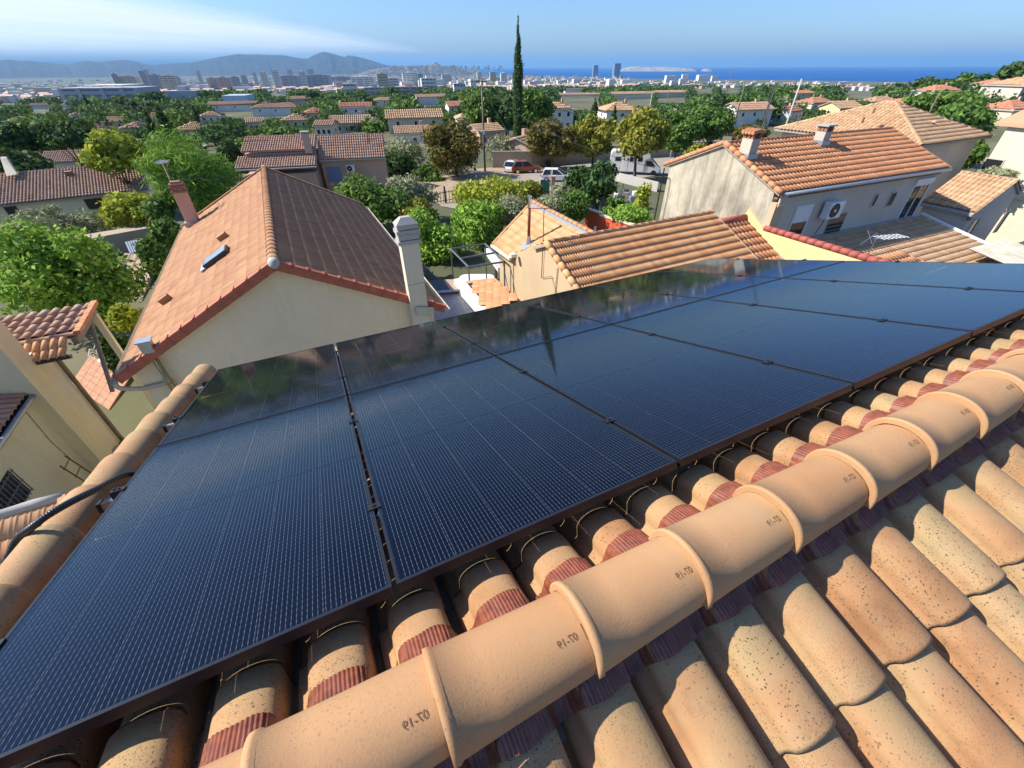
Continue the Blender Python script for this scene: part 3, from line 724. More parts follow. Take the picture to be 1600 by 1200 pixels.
# tall white chimney stack on the right of the gable
cw = V3(-2.72, 10.93, 0)-r1*.10
st2 = chimney(h1, cw, r1, q1, .32, .48, -9.6, -3.62, 'cream', 'chimney_stack')
part('chimney_head', M['concrete'], st2, lambda b: ([b.box(V3(cw[0], cw[1], -3.58+.13*k), r1*(.20-.03*(k % 2)), q1*(.30-.03*(k % 2)), ZV*(.045 if k % 2 == 0 else .07)) for k in range(4)],
    b.add([V3(cw[0], cw[1], -3.14)+r1*i*.19+q1*j*.29 for i, j in ((-1, -1), (1, -1), (1, 1), (-1, 1))]+[V3(cw[0], cw[1], -2.98)+r1*i*.07+q1*j*.12 for i, j in ((-1, -1), (1, -1), (1, 1), (-1, 1))], [(0, 1, 2, 3), (4, 5, 6, 7), (0, 1, 5, 4), (1, 2, 6, 5), (2, 3, 7, 6), (3, 0, 4, 7)])))
part('stack_band', M['concrete'], st2, lambda b: b.box(V3(cw[0], cw[1], -4.72), r1*.164, q1*.244, ZV*.010))
part('chimney_flashing', M['zinc'], h1, lambda b: b.box(V3(cw[0], cw[1], -5.55)-r1*.22-q1*.12+ZV*0, r1*.01, nrm(q1*-1-ZV*.25)*.27, ZV*.13))

# ------------------------------------------------------------------ stained gable house (right)
u2, n2 = dirs(24.57); A2 = V3(3.425, 7.645, -1)*2.83; S2 = .405; W2 = 3.5; L2 = 12.6
h2, r2, q2, B2 = gable_house('stained_house', 'tall house with grime streaked blank gable and bright orange tile roof', A2, 24.57, L2, W2, W2, S2, -9.8, 'grime', 'b2_tile', 'wave', .235, .37, 0, og=.10, oe=.32, capr=.10, seed=5)
vdn = nrm(-n2-ZV*S2)
for sg in (1, -1):
    vd = nrm(n2*sg-ZV*S2); nz = np.cross(u2, vd); nz = nz if nz[2] > 0 else -nz; st = W2*math.sqrt(1+S2*S2)/10
    for k in range(10):
        part('verge_tile', M['b2_tile'], h2, lambda b: b.tube([A2+vd*st*k+nz*.035+u2*.05, A2+vd*st*(k+1.06)+nz*.05+u2*.05], [.10, .115], 10), smooth=True)
part('far_verge', M['b2_tile'], h2, lambda b: b.box(B2+vdn*1.9+nz*.03, vdn*1.9, u2*.08, nz*.03))
C2 = A2-n2*W2-ZV*S2*W2
wp = C2+n2*.32                                   # plane of the long wall
part('long_wall_skin', M['grey_wall'], h2, lambda b: b.prism([wp+u2*.102-n2*.012-ZV*.16, wp+u2*(L2-.102)-n2*.012-ZV*.16, V3(*(wp+u2*(L2-.102)-n2*.012)[:2], -9.8), V3(*(wp+u2*.102-n2*.012)[:2], -9.8)], n2*.009))
part('gutter', M['zinc'], h2, lambda b: b.tube([C2-n2*.05-ZV*.06+u2*.2, C2-n2*.05-ZV*.06+u2*(L2+.05)], .075, 10), smooth=True)
part('eave_moulding', M['brick'], h2, lambda b: [b.box(wp+u2*(.2+.13*k)-n2*.10-ZV*.24, u2*.05, n2*.09, ZV*.03) for k in range(94)])
def onw(x, y): return onp(x, y, wp-n2*.014, n2)
nw = -n2
for (x, y, w, h, mu) in ((1366, 313, .32, .62, 0), (1392, 311, .55, .72, 0)):
    window(h2, onw(x, y), u2, nw, w, h, 'grey_wall', 'dark_glass', .05, mu)
cdr = onw(1426, 315); window(h2, cdr, u2, nw, 1.5, 1.75, 'white_paint', 'dark_glass', .07, 1, 'french_door')
part('door_shutter_box', M['white_paint'], h2, lambda b: b.box(cdr+ZV*1.03+nw*.06, u2*.8, nw*.06, ZV*.13))
cwn = onw(1248, 346); w_ = window(h2, cwn, u2, nw, 1.15, 1.45, 'white_paint', 'dark_glass', .06, 0)
part('roller_shutter', M['white_paint'], w_, lambda b: [b.box(cwn+ZV*(.66-.08*k)+nw*.05, u2*.52, nw*.02, ZV*.037) for k in range(9)])
ac_unit(h2, onw(1292, 325), u2, nw, .95, .75, .35)
cg = onw(1304, 350)
gb = part('glass_block_window', M['concrete'], h2, lambda b: b.box(cg+nw*.01, u2*.62, nw*.02, ZV*.5))
for i in range(6):
    for j in range(5): part('glass_block', M['dark_glass'], gb, lambda b: b.box(cg+nw*.032+u2*(i-2.5)*.2+ZV*(j-2)*.19, u2*.088, nw*.008, ZV*.083))
part('wall_cable', M['black'], h2, lambda b: b.tube([onw(1290, 338)+nw*.02, onw(1284, 350)+nw*.02, onw(1272, 366)+nw*.02], .012, 5))
# pilaster and vent at the near corner
pc = wp+u2*.35
part('corner_pilaster', M['beige_render'], h2, lambda b: b.box(V3(pc[0], pc[1], -7.2)-n2*.16, u2*.26, n2*.14, ZV*2.55))
part('vent_block', M['beige_pvc'], h2, lambda b: (b.box(pc-n2*.33-ZV*.30, u2*.22, n2*.03, ZV*.24), [b.box(pc-n2*.37+ZV*(-.14-.1*k), u2*.20, n2*.02, ZV*.018) for k in range(4)]))
# chimneys
M['grey_stack'] = plaster('grey_stack', (.50, .45, .36), amt=.4)
for x, y, zt, sx, flat in ((1166, 245, 1.0, .55, True), (1281, 224, .72, .5, False)):
    d = ray(x, y); mnv = ZV-n2*S2; cbx = d*((A2@mnv)/(d@mnv))
    c_ = chimney(h2, cbx, u2, n2, .48, sx, cbx[2]-.35, cbx[2]+zt*.72, 'grey_stack')
    part('chimney_skirt', M['zinc'], c_, lambda b: b.box(cbx+ZV*.05, u2*.30, n2*(sx/2+.06), ZV*.10))
    part('chimney_head', M['brick'], c_, lambda b: [b.box(cbx+ZV*(zt*.72+.10)+u2*i*.19+n2*j*(sx/2-.07), u2*.05, n2*.07, ZV*.11) for i in (-1, 1) for j in (-1, 0, 1)])
    part('chimney_roof', M['b2_tile' if flat else 'concrete'], c_, (lambda b: [b.tube([cbx+ZV*(zt*.72+.24)+n2*(k-1.5)*.17-u2*.36, cbx+ZV*(zt*.72+.30)+n2*(k-1.5)*.17, cbx+ZV*(zt*.72+.24)+n2*(k-1.5)*.17+u2*.36], .085, 8) for k in range(4)]) if flat else (lambda b: b.box(cbx+ZV*(zt*.72+.25), u2*.32, n2*.33, ZV*.035)))
    if flat: part('antenna_mast', M['dark_metal'], c_, lambda b: b.tube([cbx+u2*.35, cbx+u2*.42+ZV*2.6], .018, 6))
# meter cable and pole on gable left edge
gp = onp(1023, 345, A2+u2*.08, u2)
part('wall_conduit', M['black'], h2, lambda b: (b.tube([gp-u2*.05-ZV*2, gp-u2*.05+ZV*2.75], .035, 6), b.tube(catmull([gp-u2*.03+ZV*2.2, gp-u2*.03+ZV*2.35-n2*.4, gp-u2*.03+ZV*1.9-n2*.6, gp-u2*.03-ZV*1.5-n2*.6], 5), .014, 5)))

# ------------------------------------------------------------------ yellow parapet in line with the stained gable
cop0 = onp(1193, 358, A2, u2); cop1 = onp(1420, 421, A2, u2); cop1[2] = -5.60; cop0[2] = -5.72
par = thing('parapet_wall', V3(*cop0[:2], -9), 'bright yellow parapet wall with red tile coping beside the stained gable', 'wall')
tip = onp(1170, 326, A2, u2); fl0 = onp(1157, 346, A2, u2)
part('wall', M['yellow'], par, lambda b: b.prism([fl0, tip, cop0+ZV*-.0, cop1, V3(*cop1[:2], -9.2), V3(*fl0[:2], -9.2)], u2*.16-u2*.0))
par.location = par.location
dcp = cop1-cop0; kc = 17
for k in range(kc):
    part('coping_tile', M['coping'], par, lambda b: b.tube([cop0+dcp*(k/kc)+u2*.08+ZV*.02, cop0+dcp*((k+1.08)/kc)+u2*.08+ZV*.045], [.125, .14], 10), smooth=True)
fa, fb = fl0-u2*.03, onp(1226, 404, A2, u2)-u2*.03
part('flashing_strip', M['concrete'], par, lambda b: b.prism([fa, fa-ZV*.17, fb-ZV*.17, fb], -u2*.05))

# ------------------------------------------------------------------ striped tile roof house (centre) and its beige wall
u3, n3 = dirs(26.86); A3 = V3(.242, 2.961, -1)*5.2; S3 = .447; L3 = 1.656*5.2
h3 = thing('striped_roof_house', V3(5, 15.5, -9.6), 'low house with striped orange tile roof just beyond the solar panels', 'house')
vd3 = nrm(-n3-ZV*S3); vb3 = nrm(n3-ZV*S3); sl3 = 3.1
tile_slope(h3, A3, u3, vd3, [(.1, 0), (L3-.08, 0), (L3-.08, sl3), (.1, sl3)], 'double', .226, .372, 'b3_tile', 300, 11, .0)
tile_slope(h3, A3, u3, vb3, [(.1, 0), (L3-.08, 0), (L3-.08, 1.0), (.1, 1.0)], 'double', .226, .372, 'b3_tile', 0, 12, .0)
part('roof_deck', M['mortar'], h3, lambda b: (b.prism([A3-ZV*.04, A3+u3*L3-ZV*.04, A3+u3*L3+vd3*sl3-ZV*.04, A3+vd3*sl3-ZV*.04], -ZV*.10), b.prism([A3-ZV*.04, A3+u3*L3-ZV*.04, A3+u3*L3+vb3-ZV*.04, A3+vb3-ZV*.04], -ZV*.10)))
caps(h3, A3-u3*.05, A3+u3*(L3+.03), .115, .37, 'b3_tile', True, lift=.02)
part('ridge_mortar', M['black'], h3, lambda b: b.box(A3+u3*L3/2+vd3*.07+ZV*.025, u3*(L3/2-.05), vd3*.06, nrm(np.cross(u3, vd3))*.03))
for k in range(8):
    part('verge_tile', M['b3_tile'], h3, lambda b: b.tube([A3+vd3*.365*k+ZV*.03+u3*.02, A3+vd3*(.365*k+.41)+ZV*.055+u3*.02], [.105, .125], 10), smooth=True)
part('right_verge', M['beige_render'], h3, lambda b: b.box(A3+u3*(L3)+vd3*sl3/2+ZV*.01, u3*.025, vd3*sl3/2, ZV*.06))
P4 = onp(797, 402, A3+u3*.12, u3)
part('wall', M['beige_render'], h3, lambda b: b.prism([V3(*P4[:2], P4[2]+.1), A3+u3*.12-ZV*.15, A3+u3*.12+vd3*sl3-ZV*.15, V3(*(A3+u3*.12+vd3*sl3)[:2], -9.6), V3(*P4[:2], -9.6)], u3*(L3-.3)))
part('wall_pipe', M['beige_pvc'], h3, lambda b: b.tube([onp(871, 418, A3+u3*.08, u3), onp(866, 460, A3+u3*.08, u3)-ZV*.5], .02, 6))
wa = [onp(848, 380, A3+u3*.06, u3)+ZV*.9, onp(848, 390, A3+u3*.06, u3), onp(846, 434, A3+u3*.06, u3), onp(862, 432, A3+u3*.06, u3), onp(869, 458, A3+u3*.06, u3)]
an = part('antenna_mast', M['rust_pipe'], h3, lambda b: (b.tube(wa[:3], .016, 6), b.tube(wa[2:], .010, 5)))
at = wa[0]+ZV*.35
part('antenna', M['dark_metal'], an, lambda b: (b.tube([wa[0]-ZV*.1, at], .014, 6), b.tube([at-u3*.5+n3*.3, at+u3*.55-n3*.35], .012, 5), [b.tube([at+u3*x-n3*x*.62-n3*.17-u3*.1, at+u3*x-n3*x*.62+n3*.17+u3*.1], .007, 4) for x in np.linspace(-.45, .5, 9)]))
# the lower strip of roof between it and the yellow wall
lr = thing('lean_to_roof', V3(9.5, 17.5, -9.2), 'small lower tile roof wedged between striped roof and yellow wall', 'roof')
Al = A3+u3*(L3+.06)+vd3*.45-ZV*.16
ul = dirs(24.57)[0]
tile_slope(lr, Al, ul, nrm(-n2-ZV*S3), [(0.02, 0.15), (1.75, 0.15), (1.75, 3.0), (.02, 3.0)], 'wave', .225, .40, 'b2_tile', 70, 21, .0)
part('roof_deck', M['mortar'], lr, lambda b: b.prism([Al-ZV*.03, Al+ul*1.75-ZV*.03, Al+ul*1.75+nrm(-n2-ZV*S3)*3-ZV*.03, Al+nrm(-n2-ZV*S3)*3-ZV*.03], -ZV*.12))
part('top_coping', M['coping'], lr, lambda b: b.tube([Al+ul*.1-n2*.05+ZV*.06, Al+ul*1.6-n2*.05+ZV*.06], .13, 10), smooth=True)
part('wall', M['cream'], lr, lambda b: b.bx(Al+ul*.85-n2*1.2-ZV*2.6, 1.5, 2.2, 3.0, ul, n2))

# ------------------------------------------------------------------ beige wing with flue (left of the striped roof)
u4, n4 = dirs(-65.4); A4 = V3(.218, 4.019, -1)*5.2; N4 = ZV-n4*.614
c4 = [onp(x, y, A4, N4) for x, y in ((832, 315), (770, 381), (798, 401), (853, 383), (926, 364))]
h4 = thing('beige_wing', V3(1, 18, -9.7), 'beige house wing with pale orange hipped tiles and a rusty flue', 'house')
vd4 = nrm(-n4-ZV*.614); po = [((p-A4)@u4, (p-A4)@vd4) for p in c4]
tile_slope(h4, A4, u4, vd4, po, 'flat', .225, .34, 'b4_tile', 260, 31, .0)
part('roof_deck', M['mortar'], h4, lambda b: b.prism([p-ZV*.03 for p in c4], -ZV*.09))
caps(h4, c4[0], c4[4], .11, .36, 'b4_tile', True)
caps(h4, c4[0]+vd4*.05, c4[1], .075, .36, 'b4_tile', True, 'verge_tile')
caps(h4, c4[3], c4[2], .085, .36, 'b4_tile', True, 'verge_tile')
N4b = n4  # back slope
bk = [c4[0], c4[4], c4[4]+nrm(n4-ZV*.5)*1.6, c4[0]+nrm(n4-ZV*.5)*1.6]
part('back_slope', M['b4_tile'], h4, lambda b: b.prism(bk, -ZV*.08))
part('valley_flashing', M['zinc'], h4, lambda b: b.box((c4[0]+c4[4])/2+vd4*.16+ZV*.03, nrm(c4[4]-c4[0])*np.linalg.norm(c4[4]-c4[0])*.47, vd4*.06, N4/np.linalg.norm(N4)*.008))
part('gutter', M['cream'], h4, lambda b: b.box((c4[1]+c4[2])/2-ZV*.09-n4*.04, nrm(c4[2]-c4[1])*np.linalg.norm(c4[2]-c4[1])*.53, n4*.06, ZV*.06))
wv = [c4[0]-ZV*.2, c4[1]-ZV*.2+n4*.25, c4[2]-ZV*.2+n4*.2, c4[4]-ZV*.25]
part('wall', M['beige_render'], h4, lambda b: b.prism([V3(c4[1][0]+.3, c4[1][1]+.05, c4[1][2]-.12), V3(c4[2][0]+.22, c4[2][1]+.18, c4[2][2]-.12), V3(c4[2][0]+.22, c4[2][1]+.18, -9.8), V3(c4[1][0]+.3, c4[1][1]+.05, -9.8)], V3(1.9, .9, 0)))
part('corner_downpipe', M['beige_pvc'], h4, lambda b: b.tube([V3(c4[2][0]+.12, c4[2][1]+.1, c4[2][2]-.1), V3(c4[2][0]+.12, c4[2][1]+.1, -9.6)], .04, 8))
fb4 = onp(826, 381, A4, N4)
fl = part('flue_pipe', M['rust_pipe'], h4, lambda b: b.tube([fb4+ZV*.3, V3(fb4[0], fb4[1], up_to(fb4, 323))], .065, 12), smooth=True)
part('flue_top', M['alu'], fl, lambda b: (b.tube([V3(fb4[0], fb4[1], up_to(fb4, 325)), V3(fb4[0], fb4[1], up_to(fb4, 309))], .075, 12), b.tube([V3(fb4[0], fb4[1], up_to(fb4, 308)), V3(fb4[0], fb4[1], up_to(fb4, 306))], .10, 12)))
part('flue_base', M['zinc'], fl, lambda b: (b.tube([fb4-ZV*.1, fb4+ZV*.35], [.13, .075], 12), b.box(fb4+vd4*.1+ZV*.02, u4*.2, vd4*.28, nrm(N4)*.012)))
part('floodlight', M['white_paint'], h4, lambda b: b.box(onp(806, 398, A3+u3*.0, u3)-u3*.15, u3*.12, n3*.10, ZV*.07))
# ------------------------------------------------------------------ hip roof house behind the stained house
u5, n5 = dirs(27.0)
def hip_roof(h, C0, uu, nn, a, d, rise, mat, kind, p, e, cap=True, thick=.12, seed=3):
    """C0 near left eave corner, a along uu, d along nn; ridge along the longer side"""
    cs = [C0, C0+uu*a, C0+uu*a+nn*d, C0+nn*d]; k = min(a, d)/2
    if a >= d: R0, R1 = C0+uu*k+nn*d/2+ZV*rise, C0+uu*(a-k)+nn*d/2+ZV*rise; fl = [(0, 1, R0, R1), (1, 2, R1, R1), (2, 3, R1, R0), (3, 0, R0, R0)]
    else: R0, R1 = C0+uu*a/2+nn*k+ZV*rise, C0+uu*a/2+nn*(d-k)+ZV*rise; fl = [(0, 1, R0, R0), (1, 2, R0, R1), (2, 3, R1, R1), (3, 0, R1, R0)]
    hips = set()
    for i, j, ra, rb in fl:
        O = cs[i]; U = nrm(cs[j]-cs[i]); inn = np.cross(ZV, U); run = abs((ra-O)@inn)
        vd = nrm(-inn*run-ZV*rise); top = O+inn*run+ZV*rise
        pts = [cs[i], cs[j]]+([rb] if np.allclose(ra, rb) else [rb, ra])
        po = [((q-top)@U, (q-top)@vd) for q in pts]
        tile_slope(h, top, U, vd, po, kind, p, e, mat, 0, seed+i, .0)
        part('roof_deck', M['mortar'], h, lambda b: b.prism([q-ZV*.03 for q in pts], -ZV*thick))
        if cap:
            for q0, q1_ in ((ra, cs[i]), (rb, cs[j])):
                key = (round(q1_[0], 2), round(q1_[1], 2))
                if key not in hips: hips.add(key); caps(h, q0, q1_, .11, .4, mat, False)
    if cap and not np.allclose(R0, R1): caps(h, R0, R1, .11, .4, mat, False)
    return cs, R0, R1
C5 = atz(1440, 227, -3.8)
h5 = thing('hip_roof_house', V3(*(C5+u5*4.5+n5*5)[:2], -10.5), 'grey walled house with broad tan hip roof behind the orange roof', 'house')
cs5, R50, R51 = hip_roof(h5, C5, u5, n5, 8.9, 9.6, 1.72, 'tan_tile', 'canal', .27, .40)
part('wall', M['grey_wall'], h5, lambda b: b.bx(V3(*(C5+u5*4.45+n5*4.8)[:2], -7.25), 8.0, 8.7, 6.7, u5, n5))
for x, y in ((1362, 177), (1345, 192), (1455, 198)): part('roof_vent', M['tan_tile'], h5, lambda b: b.tube([at_r(x, y, np.linalg.norm((at_r(x, y, 36))[:2]))*0+onp(x, y, C5+u5*4.45+n5*4.8+ZV*1.72, ZV-(n5*-1)*0-n5*.36 if x < 1400 else ZV-n5*.38), onp(x, y, C5+u5*4.45+n5*4.8+ZV*1.72, ZV-n5*.36)+ZV*.3], .12, 8))
window(h5, V3(*(C5+u5*1.6+n5*.45)[:2], -5.2), u5, -n5, .8, .6)

# ------------------------------------------------------------------ small annex with tan barrel tiles (right)
u6, n6 = dirs(-65.0); A6 = V3(5.271, 5.303, -1)*5.0; s6 = .517
h6 = thing('tan_tile_annex', V3(26, 25.5, -10.3), 'small grey annex with sunlit tan barrel tile roof at the right', 'house')
L6, w6 = 2.55, 2.75; A6 = A6-u6*.2
vd6 = nrm(-n6-ZV*s6); vb6 = nrm(n6-ZV*s6)
tile_slope(h6, A6, u6, vd6, [(0, 0), (L6, 0), (L6, w6*1.13), (0, w6*1.13)], 'canal', .235, .42, 'tan_tile', 150, 61, .0)
tile_slope(h6, A6, u6, vb6, [(0, 0), (L6, 0), (L6, 1.6), (0, 1.6)], 'canal', .235, .42, 'tan_tile', 0, 62, .0)
caps(h6, A6, A6+u6*L6, .11, .4, 'tan_tile', True)
part('roof_deck', M['mortar'], h6, lambda b: (b.prism([A6-ZV*.03, A6+u6*L6-ZV*.03, A6+u6*L6+vd6*w6*1.13-ZV*.03, A6+vd6*w6*1.13-ZV*.03], -ZV*.1), b.prism([A6-ZV*.03, A6+u6*L6-ZV*.03, A6+u6*L6+vb6*1.6-ZV*.03, A6+vb6*1.6-ZV*.03], -ZV*.1)))
gq = A6+u6*(L6-.1)
part('wall', M['grey_wall'], h6, lambda b: b.prism([gq-ZV*.12, gq-n6*(w6-.15)-ZV*(s6*(w6-.15)+.12), V3(*(gq-n6*(w6-.15))[:2], -10.5), V3(*(gq+n6*1.35)[:2], -10.5), gq+n6*1.35-ZV*(s6*1.35+.12)], -u6*(L6-.3)))
window(h6, onp(1517, 357, gq, u6)+u6*.002, n6, u6, .62, 1.1, 'grey_wall', 'dark_glass')
window(h6, onp(1564, 347, gq, u6)+u6*.002, n6, u6, .42, 1.2, 'grey_wall', 'dark_glass')
part('wall_lamp', M['black'], h6, lambda b: b.box(onp(1513, 341, gq, u6)+u6*.06, n6*.09, u6*.06, ZV*.09))

# ------------------------------------------------------------------ courtyard lean-to roof in the shade of the stained house
T0 = onp(1437, 336, wp-n2*.02, n2); sc = .20
h7 = thing('courtyard_roof', V3(*(T0-u2*3-n2*2.5)[:2], -9.8), 'low tan tile roof, half in shade, along the stained house wall', 'roof')
vd7 = nrm(-n2-ZV*sc); U7 = -u2; Ln7 = 9.6
tile_slope(h7, T0, U7, vd7, [(0, 0), (Ln7, 0), (Ln7, 6.2), (0, 6.2)], 'wave', .235, .37, 'tan_tile', 0, 71, .0)
part('roof_deck', M['mortar'], h7, lambda b: b.prism([T0-ZV*.03, T0+U7*Ln7-ZV*.03, T0+U7*Ln7+vd7*6.2-ZV*.03, T0+vd7*6.2-ZV*.03], -ZV*.15))
part('side_coping', M['white_paint'], h7, lambda b: b.box(T0+u2*.07+vd7*3.1+ZV*.05, u2*.07, vd7*3.1, ZV*.08))
part('top_flashing', M['zinc'], h7, lambda b: b.box(T0+U7*Ln7/2+vd7*.05+ZV*.06, u2*Ln7/2, vd7*.08, ZV*.02))
part('wall', M['cream'], h7, lambda b: b.bx(V3(*(T0+U7*Ln7/2+vd7*2.7)[:2], -9.0), Ln7-.4, 5.0, 2.0, u2, n2))
# front slope piece with orange hip and ribbed sheets
oh = atz(1390, 397, -6.6)
h7b = thing('orange_hip_roof', V3(oh[0], oh[1], -9.6), 'orange tile roof tip showing just above the panel edge', 'roof')
tile_slope(h7b, oh, -u2, nrm(-n2-ZV*.35), [(-.9, 0), (.55, 0), (1.6, 2.2), (-2.2, 2.2)], 'wave', .23, .37, 'b2_tile', 60, 73, .0)
part('wall', M['cream'], h7b, lambda b: b.bx(V3(*(oh-n2*1.2)[:2], -8.7), 2.4, 1.8, 2.2, u2, n2))
def ribbed(name, label, P0, uu, vv, Lu, Lv, pitch, amp, mat, zb):
    t = thing(name, V3(*(P0+uu*Lu/2+vv*Lv/2)[:2], zb), label, 'roof'); n_ = int(Lu/pitch*4); b = MB()
    for k in range(n_+1):
        u = Lu*k/n_; z = amp*(1 if (k % 4) in (0, 1) else -1); b.v += [tuple(P0+uu*u+ZV*z), tuple(P0+uu*u+vv*Lv+ZV*z)]
    b.f = [(2*k, 2*k+1, 2*k+3, 2*k+2) for k in range(n_)]
    b.build('ribbed_sheet', M[mat], t)
    part('support_wall', M['concrete'], t, lambda q: q.bx(V3(*(P0+uu*Lu/2+vv*Lv/2)[:2], (P0[2]+zb)/2-.3), Lu*.85, Lv*.6, P0[2]-zb-.7, uu, nrm(V3(vv[0], vv[1], 0))))
    return t
ribbed('fibre_cement_roof', 'weathered pale corrugated roof at the right above the panels', atz(1512, 389, -6.9), nrm(V3(u2[0], u2[1], 0)), nrm(-n2-ZV*.15), 3.4, 3.2, .20, .03, 'corrugated', -9.8)
ribbed('dark_sheet_roof', 'dark grey ribbed sheet roof at the right picture edge', atz(1585, 381, -7.2), nrm(V3(u2[0], u2[1], 0)), nrm(-n2-ZV*.08), 5.2, 3.6, .28, .025, 'dark_sheet', -9.8)
ta = onp(1352, 392, A2, u2)+u2*.3+ZV*.0
tva = thing('tv_antenna', ta-ZV*.6, 'white television aerial standing above the yellow parapet', 'antenna')
part('mast', M['alu'], tva, lambda b: b.tube([ta-ZV*.6, ta+ZV*.45], .018, 6))
tt = ta+ZV*.42
part('boom', M['alu'], tva, lambda b: b.tube([tt-u2*.2, tt+u2*1.15-n2*.25], .014, 5))
part('reflector', M['alu'], tva, lambda b: [b.tube([tt-u2*.1-ZV*.2*s, tt-u2*.3+ZV*.25*s+n2*.25], .012, 4) for s in (-1, 1)])
for x in np.linspace(.1, 1.1, 7): part('element', M['white_paint'], tva, lambda b: b.tube([tt+u2*x-n2*(.22*x+.22), tt+u2*x-n2*(.22*x-.22)], .010, 4))
# white building at the right edge
h8 = thing('white_gable_building', at_r(1590, 250, 47), 'tall pale cream building sunlit at the right picture edge', 'house')
w8a = at_r(1557, 196, 44.0); u8, n8 = dirs(20)
part('wall', M['cream'], h8, lambda b: b.prism([w8a-n8*.6, w8a-n8*7.5-ZV*.1, V3(*(w8a-n8*7.5)[:2], -12.5), V3(*(w8a-n8*.6)[:2], -12.5)], u8*8))
part('roof', M['tan_tile'], h8, lambda b: b.prism([w8a-u8*.25+ZV*.02, w8a-n8*7.8-u8*.25-ZV*.1, w8a-n8*7.8+u8*4-ZV*.1+ZV*1.2, w8a+u8*4+ZV*1.2], ZV*.18))
window(h8, onp(1549, 260, w8a, u8)-u8*.002, n8, -u8, 1.0, .9, 'grey_wall')
part('drip_band', M['concrete'], h8, lambda b: [b.box(V3(*(w8a-n8*4)[:2], z)-u8*.012, n8*3.4, u8*.01, ZV*.02) for z in (-6.2, -6.9)])

# ------------------------------------------------------------------ low roofs between the cream house and the beige wall
of = atz(735, 441, -7.5)
h9 = thing('low_tile_roof', V3(*of[:2], -9.5), 'low bright orange tile shed roof beyond the panels beside the beige wall', 'roof')
uo = nrm(atz(772, 437, -7.4)-of); U9 = nrm(V3(uo[0], uo[1], 0)); N9 = np.cross(ZV, U9)
vd9 = nrm(-U9-ZV*.14); w9 = [atz(x, y, z) for x, y, z in ((735, 441, -7.5), (773, 437, -7.32), (812, 472, -7.32), (762, 494, -7.5))]
O9 = w9[1]; po9 = [((p-O9)@(-N9), (p-O9)@vd9) for p in w9]
tile_slope(h9, O9, -N9, vd9, po9, 'canal', .19, .30, 'b2_tile', 140, 91, .0)
part('roof_deck', M['mortar'], h9, lambda b: b.prism([p-ZV*.04 for p in w9], -ZV*.1))
part('white_coping', M['white_paint'], h9, lambda b: b.prism([atz(709, 436, -7.42), atz(722, 434, -7.42), atz(765, 483, -7.42), atz(752, 490, -7.42)], -ZV*.5))
part('edge_verge', M['b2_tile'], h9, lambda b: [b.tube([w9[i]+ZV*.02, w9[(i+1) % 4]+ZV*.02], .06, 8) for i in (0, 1)])
part('wall', M['cream'], h9, lambda b: b.prism([(p*.97+np.mean(w9, axis=0)*.03)*V3(1, 1, 0)+ZV*-7.75 for p in w9], -ZV*2))
fr = thing('flat_gravel_roof', atz(690, 470, -9), 'flat grey gravel roof with a beige sheet between the houses', 'roof')
part('gravel_bed', M['gravel_roof'], fr, lambda b: b.prism([atz(x, y, -7.8) for x, y in ((664, 452), (724, 452), (765, 492), (660, 520))], -ZV*.4))
part('beige_sheet', M['tarp'], fr, lambda b: b.prism([atz(x, y, -7.62) for x, y in ((692, 437), (711, 436), (725, 452), (704, 454))], -ZV*.05))
part('dark_sheet', M['dark_sheet'], fr, lambda b: b.prism([atz(x, y, -7.62) for x, y in ((668, 439), (691, 437), (703, 454), (682, 456))], -ZV*.05))
part('edge_beam', M['zinc'], fr, lambda b: b.tube([atz(682, 457, -7.6), atz(726, 452.5, -7.6)], .06, 6))
# steel pergola frame
pg = thing('pergola_frame', atz(730, 440, -9.5), 'bare dark steel pergola frame in the garden below', 'pergola')
zt = -7.0; q = {k: atz(*v, zt) for k, v in dict(a=(704, 389), b=(758, 381), c=(788, 409), d=(732, 417), e=(719, 404), f=(773, 395)).items()}
for i, j in (('a', 'b'), ('b', 'c'), ('c', 'd'), ('d', 'a'), ('e', 'f')): part('beam', M['grey_metal'], pg, lambda b: b.tube([q[i], q[j]], .045, 6))
for i in 'abcd': part('post', M['grey_metal'], pg, lambda b: b.tube([q[i], V3(*q[i][:2], ground(*q[i][:2]))], .04, 6))
sb = thing('white_bench', atz(775, 405, -8.9), 'white slab table end beside the pergola', 'table')
part('slab', M['white_paint'], sb, lambda b: b.prism([atz(x, y, -8.0) for x, y in ((757, 388), (766, 388), (790, 418), (778, 418))], -ZV*.25))
part('leg', M['grey_metal'], sb, lambda b: b.tube([atz(774, 404, -8.2), V3(*atz(774, 404, -8.2)[:2], -9.6)], .08, 6))
ct = thing('covered_table', atz(745, 436, -9.5), 'garden table under a pale cover below the pergola', 'table')
tp = atz(745, 434, -8.9)
part('table_top', M['white_paint'], ct, lambda b: b.prism([tp+V3(.95*math.cos(t), .6*math.sin(t), .05*math.sin(3*t)) for t in np.linspace(0, 6.28, 18, endpoint=False)], -ZV*.06), bevel=.03)
for s in (-1, 1): part('leg', M['grey_metal'], ct, lambda b: b.tube([tp+V3(s*.6, 0, -.05), V3(tp[0]+s*.6, tp[1], ground(*tp[:2]))], .03, 6))
